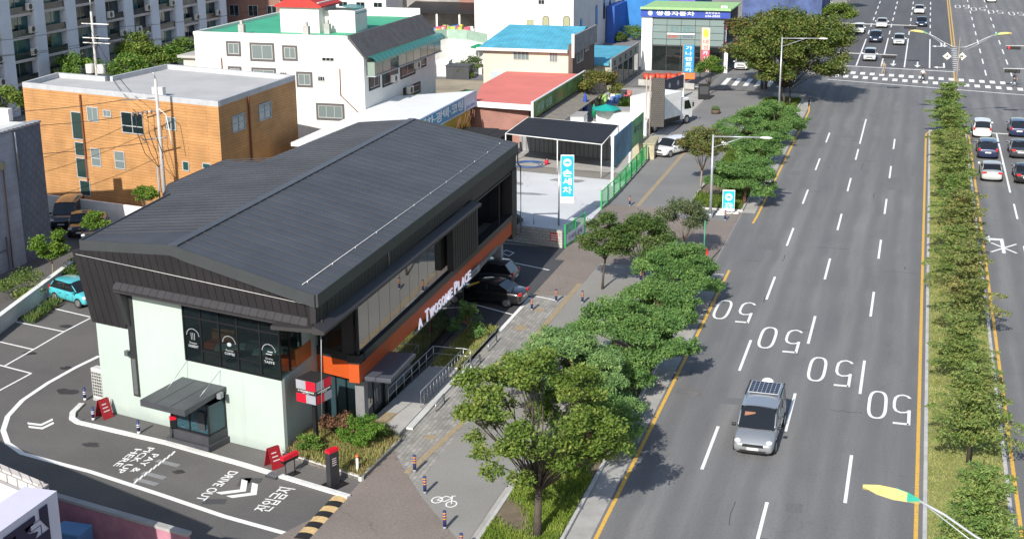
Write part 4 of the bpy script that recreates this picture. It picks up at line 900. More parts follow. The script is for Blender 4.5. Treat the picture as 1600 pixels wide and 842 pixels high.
for (x0, y0, x1, y1) in ((883, 365, 937, 447), (950, 335, 1028, 425), (1040, 298, 1113, 385), (1125, 265, 1168, 340), (1055, 425, 1140, 480)):
    a, b = wpx(x0, y0), wpx(x1, y1); sA, sB = Wwr.hit(a[0], (a[1] + b[1]) / 2)[0], Wwr.hit(b[0], (a[1] + b[1]) / 2)[0]; zt = Wwr.hit((a[0] + b[0]) / 2, a[1])[1]; zb = Wwr.hit((a[0] + b[0]) / 2, b[1])[1]
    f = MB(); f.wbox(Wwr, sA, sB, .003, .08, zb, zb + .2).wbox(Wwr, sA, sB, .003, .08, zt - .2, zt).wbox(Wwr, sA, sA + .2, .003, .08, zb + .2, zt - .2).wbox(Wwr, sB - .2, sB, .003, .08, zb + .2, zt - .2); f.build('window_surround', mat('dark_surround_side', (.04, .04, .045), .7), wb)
    window(wb, Wwr, sA + .2, sB - .2, zb + .2, zt - .2, mull=1, gm=glass('dull_glass', (.03, .045, .05), rough=.35, spec=.3), dep=.05)
for s_, z in ((6.2, 6.6), (12.4, 7.0), (10.2, 4.9), (4.8, 3.9)): ac_unit(wb, Wwr, s_, z, 1.0, .7, .4, .3)
MB().tube([(-49.6, 113.9, 8.6), (-49.6, 113.9, 6.2), (-47.6, 113.9, 4.4), (-47.6, 113.9, 0)], .05, 6).build('downpipe', MATS['conduit'] if 'conduit' in MATS else MATS['rusty_pipe'], wb)
MB().tube([(-61.3, 113.9, 9.2), (-61.3, 113.9, 5)], .05, 6).build('downpipe', MATS['rusty_pipe'], wb)
for x, y in ((-59.7, 115.2), (-53.3, 115.3), (-52.2, 117.5)):
    MB().cbox((x, y, 11.23), .55, .45, .9).cbox((x, y, 12.135), .25, .25, .35).build('vent_chimney', CONC, wb)
st = MB(); st.box(-56.9, -53.0, 117.5, 121.5, 11.23, 14.0); st.box(-52.99, -49.9, 118.6, 121.5, 11.23, 13.2); st.build('stair_house', WWL, wb)
MB().add([(-57.3, 117.2, 13.7), (-54.95, 117.2, 14.9), (-52.6, 117.2, 13.7), (-57.3, 122, 13.7), (-54.95, 122, 14.9), (-52.6, 122, 13.7), (-57.3, 117.2, 13.55), (-52.6, 117.2, 13.55), (-57.3, 122, 13.55), (-52.6, 122, 13.55)], [(0, 1, 4, 3), (1, 2, 5, 4), (0, 6, 7, 2, 1), (3, 4, 5, 9, 8), (0, 3, 8, 6), (2, 7, 9, 5), (6, 8, 9, 7)]).build('gable_roof', mat('red_roof', (.42, .035, .03), .6), wb)
m = MB()
for k in range(6):
    y = 118.8 + k * .45; m.add([(-52.6, y, 13.3), (-51.4, y, 13.6), (-50.2, y, 13.4), (-49.8, y, 12.9), (-49.8, y + .4, 12.9), (-50.2, y + .4, 13.4), (-51.4, y + .4, 13.6), (-52.6, y + .4, 13.3)], [(0, 1, 6, 7), (1, 2, 5, 6), (2, 3, 4, 5)])
m.build('stair_awning', MATS['green_plastic'], wb)
MB().box(-65.6, -64.01, 114.6, 124, 0, 9.0).build('side_wing', mat('beige_render', (.55, .50, .43), .85), wb); MB().box(-66, -64.02, 114.2, 124, 9.001, 9.25).build('wing_roof', CONC, wb)
# --- car wash shed with the printed fascia
sh = thing('car_wash_building', 'low shed with a bright white roof and blue printed fascia, right behind the cafe roof', 'building', (-44, 110, 0))
MB().box(-47.0, -41.0, 98.6, 125.0, 0, 4.7).build('wall', mat('yellow_edge', (.55, .35, .03), .6), sh)
MB().prism([(-47.25, 98.3), (-40.9, 98.3), (-40.95, 126.6), (-47.25, 121.7)], 4.701, 5.0).build('flat_roof', mat('white_sheet_roof', (.76, .77, .77), .5, var=.04), sh)
Wsh = mkwall((-40.8, 104), (-40.95, 126.6), EAST)
MB().wbox(Wsh, 0, 22.6, .0, .12, 3.55, 5.06).build('fascia_board', mat('fascia_pale', (.50, .55, .66), .5), sh)
MB().wbox(Wsh, 2, 18.6, .122, .14, 3.7, 4.95).build('blue_panel', mat('sign_blue', (.03, .26, .45), .5), sh)
m = MB(); lettering('손세차·광택·코팅', Wsh.p(4.2, .143, 3.92), (Wsh.u[0], Wsh.u[1], 0), (0, 0, 1), .95, 14.0, mb=m, bold=.015, depth=.02); m.build('fascia_writing', WHITE, sh)
m = MB(); lettering('636-0505', Wsh.p(19.3, .125, 3.75), (Wsh.u[0], Wsh.u[1], 0), (0, 0, 1), .3, 2.6, mb=m, depth=.02); m.build('fascia_writing', mat('sign_violet', (.25, .18, .5), .5), sh)
m = MB()
for k in range(9): m.tube([(-40.6 + .2 * rr.random(), 119 + k * .7, 2.2), (-40.5 + .4 * rr.random(), 119.2 + k * .7, 3.2 + .5 * rr.random())], .05, 5)
stuff(m.build('scrap_pile', mat('rust_scrap', (.15, .07, .04), .8)), 'tangle of rusty pipes and frames under the end of the blue fascia', 'scrap')
m = MB(); m.box(-40.5, -37.2, 115.5, 122.0, 0, 2.3); m.box(-37.0, -35.6, 117.2, 121.0, 0, 2.4); tag(m.build('storage_shed', mat('black_tarp', (.02, .02, .022), .8)), 'black covered sheds between the white shed roof and the carport', 'shed')
# --- carport with black netting
cp = thing('carport', 'open white framed carport with a black net roof in the car wash yard', 'carport', (-30, 118, 0))
MB().hexa([(-34.9, 116.5, 2.9), (-25.5, 113.8, 2.9), (-26.0, 123, 2.9), (-35.15, 124.8, 2.9)], [(-34.9, 116.5, 2.97), (-25.5, 113.8, 2.97), (-26.0, 123, 2.97), (-35.15, 124.8, 2.97)]).build('net_roof', mat('black_net', (.013, .016, .024), .9, var=.3, scale=1), cp)
for k, (x, y) in enumerate(((-34.9, 116.5), (-29.7, 114.9), (-25.5, 113.8), (-26.0, 123), (-30.6, 123.9), (-35.15, 124.8))): MB().cyl(x, y, 0, 2.98, .045, n=8).build('post', WHITE, cp)
MB().tube([(-34.9, 116.45, 2.94), (-25.45, 113.75, 2.94), (-25.95, 123.05, 2.94), (-35.2, 124.85, 2.94), (-34.9, 116.45, 2.94)], .045, 6).build('rim', WHITE, cp)
bw = MB(); bw.prism([(-35.6, 123.4), (-26.4, 121.3), (-26.4, 121.5), (-35.6, 123.6)], 0, 2.2); tag(bw.build('corrugated_fence', brick('corrugated_grey', (.26, .265, .27), (.29, .29, .30), (.17, .17, .17), .35, 5, .05, 'WALL')), 'grey corrugated sheet fence under the back of the carport', 'fence')
# --- printed hoarding beside the sidewalk
hb = thing('printed_hoarding', 'long blue and green printed board standing on posts beside the carport', 'hoarding', (-23.9, 114, 0))
Wh = mkwall((-23.9, 108), (-23.9, 130), EAST)
sa, za = Wh.hit(959, 215); sb_, zb_ = Wh.hit(988, 198); sc2, zc_ = Wh.hit(1006, 188); z0_ = Wh.hit(959, 262)[1]
MB().wbox(Wh, sa, sb_, -.1, .0, z0_, za).build('board', mat('hoarding_blue', (.13, .24, .36), .6, var=.5, scale=.45), hb)
MB().wbox(Wh, sb_ + .01, sc2, -.1, .0, z0_ + .1, za - .05).build('green_print', mat('hoarding_green', (.16, .36, .16), .6, var=.4, scale=.6), hb)
MB().wbox(Wh, sa - .2, sa - .01, -.15, .05, 0, za + .2).build('post', WHITE, hb); MB().wbox(Wh, sb_ - .1, sb_, -.25, -.11, 0, za).build('post', WHITE, hb)
m = MB(); lettering('세차장', Wh.p(sb_ + .6, .01, z0_ + 1.2), (Wh.u[0], Wh.u[1], 0), (0, 0, 1), .7, max(1.5, sc2 - sb_ - 1.4), mb=m, depth=.01); m.build('board_writing', mat('dark_text', (.08, .10, .16), .6), hb)
# --- block wall with notice, gate and fence of green steel
GRN = mat('green_steel', (.03, .36, .10), .45)
blk = thing('block_wall', 'grey concrete block wall with a red and white notice, between cafe lot and car wash', 'wall', (-25, 91.2, 0))
MB().prism([(-38, 93.6), (-23.15, 91.0), (-23.1, 91.25), (-38, 93.85)], 0, 1.25).build('wall_panel', brick('concrete_blocks', (.38, .375, .35), (.44, .43, .40), (.26, .255, .24), .42, .21, .02, 'WALL'), blk)
Wb = mkwall((-38, 93.6), (-23.15, 91.0), SOUTH)
MB().wbox(Wb, 14.15, 14.75, .005, .03, .45, 1.05).build('notice', mat('notice_red', (.62, .10, .06), .6), blk); m = MB()
for k in range(3): m.wbox(Wb, 14.22, 14.68, .031, .036, .52 + k * .17, .60 + k * .17)
m.build('notice_print', WHITE, blk)
def steel_fence(name, label, pts, h, step, posts=2.0, banner=None):
    t = thing(name, label, 'fence', (pts[0][0], pts[0][1], 0)); 
    for i in range(len(pts) - 1):
        W = mkwall(pts[i], pts[i + 1], EAST); n = max(1, int(W.len / posts))
        for k in range(n + 1): MB().wbox(W, k * W.len / n - .05, k * W.len / n + .05, -.05, .05, 0, h + .08).build('post', GRN, t)
        m = MB(); m.wbox(W, 0, W.len, -.02, .02, h - .06, h); m.wbox(W, 0, W.len, -.02, .02, .1, .16); s = step
        while s < W.len: m.wbox(W, s - .014, s + .014, -.012, .012, .16, h - .06); s += step
        for j in range(1, 7): m.wbox(W, 0, W.len, -.008, .008, .16 + j * (h - .25) / 7, .175 + j * (h - .25) / 7)
        m.build('mesh_panel', GRN, t)
    return t
gf = steel_fence('green_gate', 'open green steel gate leaf with a printed white banner beside the block wall', [(-22.95, 91.1), (-22.45, 94.9)], 1.65, .16, 1.9)
Wgt = mkwall((-22.95, 91.1), (-22.45, 94.9), EAST); MB().wbox(Wgt, .15, 3.6, .03, .05, .25, .95).build('banner', mat('banner_pale', (.55, .56, .62), .7), gf)
m = MB(); lettering('손세차 광택', Wgt.p(.5, .055, .45), (Wgt.u[0], Wgt.u[1], 0), (0, 0, 1), .32, 2.6, mb=m, depth=.01); m.build('banner_writing', MATS['dark_text'], gf)
steel_fence('green_fence', 'long green steel mesh fence along the pavement in front of the hoarding', [(-22.95, 102.6), (-22.9, 107), (-23.1, 121.8)], 1.5, .25, 2.2)
# --- pylon sign of the car wash, board stand by the lamp post
def pylon(name, label, x, y, z0, z1, w, rz, post, body='손세차'):
    t = thing(name, label, 'sign', (x, y, 0), rz)
    MB().box(-w / 2, w / 2, -.12, .12, z0, z1).build('board', WHITE, t, False, bevel=.02)
    f = MB(); f.box(-w / 2 + .04, w / 2 - .04, -.135, -.122, z0 + (z1 - z0) * .14, z1 - .05); f.build('blue_face', mat('sign_cyan', (.02, .40, .52), .5), t, False)
    m = MB(); n = 18; zc = z1 - w * .55; m.add([(w * .3 * math.cos(2 * math.pi * k / n), -.14, zc + w * .3 * math.sin(2 * math.pi * k / n)) for k in range(n)], [tuple(range(n))]); m.build('round_mark', WHITE, t, False)
    m = MB(); m.box(-w * .2, w * .2, -.146, -.142, zc - w * .08, zc + w * .02); m.box(-w * .1, w * .12, -.146, -.142, zc + w * .021, zc + w * .1); m.build('car_mark', MATS['sign_cyan'], t, False)
    ht = (z1 - z0) * .74 - w * .75; ch = ht / 3
    for k, c in enumerate(body):
        m = MB(); lettering(c, (-w * .34, -.139, zc - w * .45 - (k + .92) * ch), (1, 0, 0), (0, 0, 1), ch * .84, w * .68, mb=m, bold=.02, depth=.008); m.build('letter', WHITE, t, False)
    for px_, z in post: MB().cyl(px_, .0, 0, z, .06 if z0 > .5 else .04, n=8).build('post', STEEL, t, False)
    return t
pylon('pylon_sign', 'tall turquoise vertical sign reading 손세차 on a steel post in the car wash yard', -24.35, 97.2, 1.75, 5.4, 1.0, R(12), [(-.62, 4.6)])
s2 = pylon('board_sign', 'short turquoise stand sign reading 손세차 by the lamp post on the kerb strip', -13.2, 103.9, .25, 1.9, .95, R(10), [(-.3, .25), (.3, .25)])
MB().cbox((0, .3, 0), 1.6, .5, .12).cbox((-.6, -.3, 0), .7, .4, .1).build('foot', WHITE, s2, False, bevel=.03)
tag(MB().tube([(-26.9, 97.0, .0), (-26.9, 97.0, .8), (-25.1, 97.4, .85), (-25.1, 97.4, 0)], .05, 6).build('pipe_barrier', STEEL), 'bent grey pipe barrier at the foot of the pylon sign', 'barrier')
# --- restaurant with salmon roof
rs = thing('restaurant_building', 'low brick restaurant with a salmon red roof and long green fascia sign', 'building', (-38, 130, 0))
BRK = brick('red_brick', (.26, .09, .065), (.32, .12, .085), (.30, .24, .21), .25, .09, .012, 'WALL')
MB().box(-43.5, -35.6, 126.7, 146.5, 0, 3.7).build('wall', BRK, rs)
MB().prism([(-41.0, 126.4), (-35.0, 125.6), (-35.1, 146.8), (-43.8, 146.8), (-43.6, 137)], 3.701, 3.95).build('flat_roof', mat('salmon_roof', (.62, .18, .15), .8, var=.1, scale=.25), rs)
MB().prism([(-41.1, 126.25), (-35.0, 125.45), (-35.0, 125.6), (-41.0, 126.4)], 3.5, 4.02).build('roof_edge', WHITE, rs)
MB().prism([(-46.2, 132), (-43.0, 129.5), (-42.4, 137.5), (-45.8, 138)], 2.6, 3.2).build('green_mat_roof', mat('green_mat', (.03, .16, .04), .9, var=.3), rs)
Wrs = mkwall((-34.95, 125.4), (-34.95, 147.0), EAST)
MB().wbox(Wrs, 0, 21.6, .0, .15, 2.75, 4.25).build('fascia_sign', mat('fascia_green', (.12, .22, .06), .6, var=.6, scale=.5), rs)
MB().wbox(Wrs, -.16, 0, -.02, .2, 2.7, 4.4).wbox(Wrs, .001, 21.6, -.02, .16, 4.251, 4.36).build('sign_rim', WHITE, rs)
m = MB(); lettering('촌닭 숯불', Wrs.p(1.5, .155, 3.05), (Wrs.u[0], Wrs.u[1], 0), (0, 0, 1), .85, 5.5, mb=m, depth=.02); m.build('sign_writing', mat('pale_green_text', (.35, .5, .45), .6), rs)
m = MB(); lettering('오리', Wrs.p(9, .155, 3.05), (Wrs.u[0], Wrs.u[1], 0), (0, 0, 1), .85, 2.4, mb=m, depth=.02); m.build('sign_writing', mat('orange_text', (.5, .16, .05), .6), rs)
MB().hexa([Wrs.p(1, .0, 2.1), Wrs.p(21.6, .0, 2.1), Wrs.p(21.6, 2.2, 1.9), Wrs.p(1, 2.2, 1.9)], [Wrs.p(1, .0, 2.5), Wrs.p(21.6, .0, 2.5), Wrs.p(21.6, 2.2, 2.0), Wrs.p(1, 2.2, 2.0)]).build('awning', mat('tarp_awning', (.22, .20, .17), .9, var=.2), rs)
# --- cream house with the blue roof
ch = thing('cream_house', 'cream two storey house with a sloping light blue roof and dark brick street side', 'building', (-42, 150, 0))
MB().box(-46.9, -37.0, 148, 157, 0, 6.3).build('wall', mat('cream_render', (.62, .53, .42), .85, var=.06, streak=.2), ch)
MB().box(-36.99, -36.5, 147.8, 158.4, 0, 6.9).build('street_wall', brick('brown_brick', (.10, .065, .055), (.13, .085, .07), (.10, .08, .07), .25, .09, .01, 'WALL'), ch)
MB().add([(-47.4, 147.5, 6.35), (-37.0, 147.5, 6.35), (-37.0, 156.5, 8.0), (-46.3, 156.5, 8.0), (-47.4, 147.5, 6.2), (-37.0, 147.5, 6.2), (-37.0, 156.5, 7.8), (-46.3, 156.5, 7.8), (-37.0, 160, 6.6), (-47.4, 160, 6.6)], [(0, 1, 2, 3), (0, 4, 5, 1), (1, 5, 6, 2), (0, 3, 7, 4), (3, 2, 8, 9), (4, 7, 6, 5)]).build('blue_roof', brick('blue_sheet_roof', (.07, .33, .46), (.08, .35, .48), (.05, .26, .38), .5, 50, .03, 'XY'), ch)
MB().box(-47.5, -37.0, 147.35, 147.499, 6.1, 6.42).build('gutter', mat('cream_trim', (.66, .62, .55), .6), ch)
Wcf = mkwall((-46.9, 148), (-37.0, 148), SOUTH); Wcr = mkwall((-36.5, 147.8), (-36.5, 158.4), EAST)
winpx(ch, Wcf, 802, 77.5, 827, 94, mull=3, gm=LITEG); winpx(ch, Wcf, 858.5, 81, 871.5, 97.5, mull=2, gm=LITEG)
winpx(ch, Wcr, 901, 79, 911, 97, mull=1, gm=LITEG); winpx(ch, Wcr, 914, 70, 919, 80, gm=LITEG)
MB().wbox(Wcr, -.3, 10.8, .02, .25, 6.0, 8.0).build('roof_signboard', mat('worn_signboard', (.24, .24, .25), .8, var=.3), ch); MB().wbox(Wcr, -.5, -.31, .0, .3, 5.6, 8.2).build('signboard_edge', mat('cream_trim', (.66, .62, .55), .6), ch)
MB().box(-46.0, -38, 147.6, 147.99, 0, 3.7).build('lean_to_wall', mat('pale_blue_render', (.42, .47, .50), .85), ch)
ac_unit(ch, mkwall((-46.95, 150), (-46.95, 148), (-1e4, 0)), 1.0, 3.2, .9, .7, .4, .3)
# --- small shop with blue roof and arched panels
bs = thing('blue_roof_shop', 'single storey shop with flat light blue roof and grey arched street panels', 'building', (-40, 168, 0))
MB().box(-46, -34.9, 160, 176, 0, 3.1).build('wall', mat('shop_beige', (.42, .38, .31), .85), bs)
MB().box(-46.3, -35.0, 159.6, 176.2, 3.101, 3.35).build('blue_roof', MATS['blue_sheet_roof'], bs)
Wbs = mkwall((-34.88, 159.6), (-34.88, 176.2), EAST)
MB().wbox(Wbs, 0, 16.6, .0, .2, .0, 3.9).build('street_front', mat('grey_green_front', (.26, .29, .27), .7, var=.15), bs)
for k in range(5): MB().wbox(Wbs, .6 + k * 3.2, 2.9 + k * 3.2, .205, .24, .2, 2.6).build('shop_window', GLS, bs)
for k in range(5): MB().wbox(Wbs, 1.3 + k * 3.2, 2.2 + k * 3.2, .205, .25, 2.9, 3.5).build('round_ornament', DARK, bs)
# --- glass fronted car dealer
dl = thing('car_showroom', 'glass fronted car showroom with a deep blue name band and light green roof edge', 'building', (-29, 180, 0))
Wd = mkwall((-34.8, 178.5), (-23.4, 178.5), SOUTH)
MB().box(-34.8, -23.6, 187.6, 188, 0, 7.9).box(-34.8, -34.6, 178.7, 187.6, 0, 7.9).box(-34.59, -23.6, 178.8, 187.5, 3.3, 3.5).build('back_wall', mat('showroom_inside', (.16, .16, .16), .8), dl)
MB().box(-34.8, -33.4, 178.3, 178.7, 0, 7.0).build('white_pier', WHITE, dl); MB().box(-23.95, -23.5, 178.3, 178.75, 0, 3.3).build('white_pier', WHITE, dl)
MB().wbox(Wd, -.1, 11.5, .22, .5, 6.95, 7.95).build('name_band', mat('band_blue', (.035, .07, .34), .5), dl)
MB().box(-34.9, -23.2, 178.0, 188, 7.951, 8.1).box(-34.9, -23.2, 177.6, 178.2, 7.96, 8.25).build('roof', mat('lime_roof', (.30, .50, .22), .8), dl)
m = MB(); lettering('쌍용자동차', Wd.p(1.9, .503, 7.18), (1, 0, 0), (0, 0, 1), .55, 5.0, mb=m, bold=.02, depth=.02)
lettering('용원영업소', Wd.p(8.3, .503, 7.5), (1, 0, 0), (0, 0, 1), .3, 1.9, mb=m, bold=.01, depth=.02); lettering('636-0505', Wd.p(8.3, .503, 7.1), (1, 0, 0), (0, 0, 1), .27, 1.9, mb=m, bold=.01, depth=.02); m.build('band_writing', WHITE, dl)
m = MB(); c = Wd.p(1.15, .505, 7.45); m.add([(c[0] + .33 * math.cos(t), c[1], c[2] + .33 * math.sin(t)) for t in [2 * math.pi * k / 16 for k in range(16)]], [tuple(range(16))]); m.build('round_emblem', mat('emblem_silver', (.45, .5, .58), .4), dl)
PG = glass('showroom_glass', (.20, .26, .25), rough=.08); DGL = glass('showroom_dark_glass', (.02, .025, .025), clear=.35, rough=.04)
zs = [3.35, 4.1, 5.0, 5.9, 6.9]; xs_ = [1.45, 3.3, 5.15, 7.0, 8.85, 10.7]
for i in range(5):
    for j in range(4): MB().wbox(Wd, xs_[i] + .03, xs_[i + 1] - .03, .0, .06, zs[j] + .03, zs[j + 1] - .03).build('window_pane', PG, dl)
    MB().wbox(Wd, xs_[i] + .03, xs_[i + 1] - .03, .0, .05, .1, 3.2).build('showroom_pane', DGL, dl)
m = MB()
for x in xs_: m.wbox(Wd, x - .03, x + .03, -.02, .09, .0, 6.9)
m.wbox(Wd, 1.45, 10.7, -.02, .09, 3.2, 3.38); m.build('mullion', DARK, dl)
m = MB(); lettering('판매', Wd.p(3.8, .065, 5.45), (1, 0, 0), (0, 0, 1), .33, 1.0, mb=m, depth=.01); lettering('전시', Wd.p(3.8, .065, 5.05), (1, 0, 0), (0, 0, 1), .33, 1.0, mb=m, depth=.01); lettering('자동차', Wd.p(5.4, .065, 5.45), (1, 0, 0), (0, 0, 1), .33, 1.4, mb=m, depth=.01); lettering('영업소', Wd.p(5.4, .065, 5.05), (1, 0, 0), (0, 0, 1), .33, 1.4, mb=m, depth=.01); m.build('window_writing', mat('teal_text', (.05, .18, .20), .6), dl)
m = MB(); lettering('636-', Wd.p(3.5, .065, 4.3), (1, 0, 0), (0, 0, 1), .42, 1.3, mb=m, bold=.02, depth=.01); m.build('window_writing', mat('red_text', (.5, .05, .03), .6), dl); m = MB(); lettering('0505', Wd.p(5.4, .065, 4.3), (1, 0, 0), (0, 0, 1), .42, 1.3, mb=m, bold=.02, depth=.01); m.build('window_writing', MATS['dark_text'], dl)
m = MB(); m.wbox(Wd, 3.35, 6.95, .06, .2, 4.72, 4.92); m.build('light_bar', WHITE, dl)
# --- white arched building and its neighbours further back
ab = thing('arched_building', 'tall white building with round arched windows behind the blue roofed house', 'building', (-50, 190, 0))
MB().box(-57.2, -45.6, 185, 212, 0, 13).build('wall', WWL, ab); MB().box(-60.8, -57.21, 188, 200, 0, 13).build('side_wing', WWL, ab)
Wab = mkwall((-57.2, 185), (-45.6, 185), SOUTH); Wabr = mkwall((-45.6, 185), (-45.6, 212), EAST)
def arch_window(parent, W, s, z, w, h, gm):
    n = 9; pts = [(s - w / 2, z), (s + w / 2, z)] + [(s + w / 2 * math.cos(math.pi * k / n), z + h - w / 2 + w / 2 * math.sin(math.pi * k / n)) for k in range(n + 1)]
    f = MB(); q = [W.p(a, .02, b) for a, b in pts]; f.add(q, [tuple(range(len(q)))]); fo = f.build('arched_window', DF, parent)
    pts = [(s + (a - s) * .8, z + .12 + (b - z) * .9) for a, b in pts]; f = MB(); f.add([W.p(a, .04, b) for a, b in pts], [tuple(range(len(pts)))]); f.build('pane', gm, fo)
PY = glass('warm_pane', (.35, .36, .22), rough=.2)
for px in (853, 885.5):
    s_, zt = Wab.hit(px, 25); zb = Wab.hit(px, 50)[1]; arch_window(ab, Wab, s_, zb, 1.0, zt - zb, PY)
for px, y0, y1 in ((932, 8, 40), (944, 0, 30), (953, 0, 24), (908, 33, 47)):
    s_, zt = Wabr.hit(px, y0); zb = Wabr.hit(px, y1)[1]; arch_window(ab, Wabr, s_, zb, 1.4, max(1.6, zt - zb), GLS)
winpx(ab, Wab, 822.5, 31, 834.5, 46.5, gm=PY, mull=1); winpx(ab, Wab, 841, 0, 851, 7.5, gm=GLS)
Wws = mkwall((-60.8, 188), (-57.2, 188), SOUTH); winpx(ab, Wws, 783.5, 2, 795, 30, gm=GLS, mull=0, bar=.5); winpx(ab, Wws, 784, 32, 795, 43, gm=PY, mull=0)
MB().wbox(Wabr, .0, 6, .03, .25, 9.0, 10.4).build('side_sign', mat('teal_sign', (.10, .25, .27), .6), ab)
bt = thing('sheeted_building', 'building wrapped in bright blue tarpaulin behind the showroom', 'building', (-40, 220, 0))
MB().box(-45.0, -33.5, 214, 232, 0, 14).build('blue_tarpaulin', mat('blue_tarp', (.03, .18, .46), .6, var=.2, scale=.4, bump=.5, bscale=1), bt)
MB().box(-37.4, -33.4, 213.4, 213.99, 1.5, 14).build('violet_net', mat('violet_net', (.12, .10, .38), .8, var=.3, scale=.5), bt)
b2 = MB().box(-26.5, -14.5, 216, 234, 0, 9).build('netted_building', mat('blue_net', (.06, .09, .20), .8, var=.5, scale=.4)); tag(b2, 'building hidden in dark blue scaffold netting behind the big roadside tree', 'building')
gsh = MB().box(-45.4, -44.2, 205, 213.8, 0, 5.5).build('annex', mat('blue_annex', (.03, .10, .40), .6)); tag(gsh, 'narrow deep blue annex at the corner of the arched white building', 'building')
# white retaining wall, market hall and distant blocks
rw = thing('retaining_wall', 'curved white retaining wall with a green mesh fence on top, below the market', 'wall', (-62, 180, 0))
rp = [G2(670, 103), G2(700, 99), G2(730, 101), G2(760, 108)]
for i in range(3):
    W = mkwall(rp[i], rp[i + 1], SOUTH); MB().wbox(W, 0, W.len, -.3, 0, 0, 3.3).build('wall_panel', WWL, rw); MB().wbox(W, 0, W.len, -.2, -.1, 3.3, 4.6).build('mesh_fence', mat('pale_green_mesh', (.30, .42, .34), .7), rw)
mk = thing('market_hall', 'market stall hall with a long black awning roof above the white retaining wall', 'building', (-66, 200, 0))
MB().box(-78, -60, 197, 214, 0, 8.2).build('wall', mat('market_wall', (.28, .26, .25), .85, var=.4, scale=.4), mk)
MB().hexa([(-73, 192, 5.2), (-60, 192, 5.2), (-60, 197, 5.8), (-73, 197, 5.8)], [(-73, 192, 5.6), (-60, 192, 5.6), (-60, 197, 6.4), (-73, 197, 6.4)]).build('awning', BLACK, mk)
MB().add([(-66, 196.9, 6.3), (-61, 196.9, 6.3), (-66, 196.9, 9.5)], [(0, 1, 2)]).build('brick_gable', BRK, mk)
for x in (-72, -68, -64.5, -61): MB().cyl(x, 192.3, 0, 5.2, .15, n=6).build('post', OFFW, mk)
fw_ = [(.7, .55, .1), (.6, .1, .15), (.65, .5, .4), (.1, .2, .5), (.7, .7, .65), (.3, .5, .15)]
goods = MB()
for k in range(60):
    x, y = -66.5 + rr.random() * 5, 186.5 + rr.random() * 4; goods.cbox((x, y, 2.6), .3 + rr.random() * .5, .3 + rr.random() * .4, .4 + rr.random() * 1.1, rr.random() * 3, mi=rr.randrange(6))
stuff(goods.build('market_goods', [mat('goods_%s' % n, c, .7) for n, c in zip(('yellow', 'red', 'tan', 'blue', 'white', 'green'), fw_)]), 'colourful heap of market goods behind the mesh fence', 'market goods')
for nm, lab, x0, x1, y0, y1, h, c in (('white_block', 'plain white block with a red strip behind the green roof deck', -86, -75, 190, 205, 14, (.68, .67, .65)), ('glass_block', 'pale grey glazed block at the back beside the market', -74.5, -70, 216, 230, 16, (.28, .33, .34)),
        ('beige_block', 'beige block at the back with a slanting green stair roof', -63, -58, 215, 230, 18, (.55, .50, .42)), ('pale_block', 'pale concrete block behind the apartment slab', -128, -108, 190, 215, 14, (.42, .42, .42)),
        ('brown_block', 'brown block between the apartment slab and the white deck building', -97, -88, 182, 200, 10, (.26, .14, .11))):
    t = thing(nm, lab, 'building', ((x0 + x1) / 2, y0, 0)); MB().box(x0, x1, y0, y1, 0, h).build('wall', mat(nm + '_wall', c, .85), t); MB().box(x0 - .2, x1 + .2, y0 - .2, y1 + .2, h + .001, h + .3).build('roof', CONC, t)
    W = mkwall((x0, y0), (x1, y0), SOUTH); n = int((x1 - x0) / 2.6)
    for i in range(n):
        for j in range(3): window(t, W, (i + .3) * (x1 - x0) / n, (i + .8) * (x1 - x0) / n, 2.2 + j * 3, 3.8 + j * 3, gm=GLS)
# --- building at the lower left with the large letter
sb = thing('signboard_building', 'low building with a gravel white roof and a big black letter on its side board', 'building', (-31, 33, 0))
MB().prism([(-50, 12), (-27.4, 12), (-27.4, 36.4), (-50, 44.8)], 0, 5.6).build('wall', mat('tiled_wall', (.35, .34, .36), .7), sb)
MB().prism([(-49.8, 12.2), (-27.6, 12.2), (-27.6, 36.2), (-49.8, 44.4)], 5.601, 5.65).build('flat_roof', mat('white_gravel_roof', (.66, .66, .66), .9, var=.06), sb)
m = MB(); parapet(m, [(-50, 12), (-27.2, 12), (-27.2, 36.5), (-50, 45)], 5.6, 6.05, .25); m.build('roof_parapet', brick('parapet_tile', (.50, .45, .42), (.55, .50, .46), (.2, .2, .2), .35, .35, .03, 'WALL'), sb)
Wsb = mkwall((-25.35, 12), (-25.35, 34.5), EAST)
MB().wbox(Wsb, 0, 22.4, -1.2, .0, 5.0, 7.0).build('signboard', mat('signboard_white', (.60, .58, .68), .5, var=.03), sb)
m = MB(); lettering('지점', Wsb.p(16.8, .01, 5.38), (Wsb.u[0], Wsb.u[1], 0), (0, 0, 1), 1.45, 5.0, mb=m, bold=.03, depth=.03); m.build('sign_letter', mat('letter_navy', (.015, .012, .05), .5), sb)
pw = thing('pink_wall', 'shaded pink rendered yard wall with a crumbling grey coping, near the bottom edge', 'wall', (-28, 43, 0))
MB().prism([(-33.0, 43.5), (-25.1, 41.75), (-25.15, 41.55), (-33.0, 43.3)], 0, 1.85).build('wall_panel', mat('pink_render', (.42, .19, .24), .9, var=.25, scale=1), pw); MB().prism([(-33.0, 43.55), (-25.05, 41.8), (-25.1, 41.5), (-33.0, 43.25)], 1.851, 1.97).build('coping', CONC, pw)
tg = MB(); tg.cbox((-30.2, 41.6, .0), 1.3, 1.0, 1.5); tag(tg.build('water_tank', mat('blue_tank', (.12, .25, .42), .5), bevel=.05), 'blue plastic tank in the shaded yard behind the pink wall', 'tank')
fr_ = MB()
for z in (.4, 1.2): fr_.tube([(-29.4, 40.0, z), (-27.6, 41.2, z)], .04, 5).tube([(-28.8, 38.6, z), (-27.0, 39.8, z)], .04, 5)
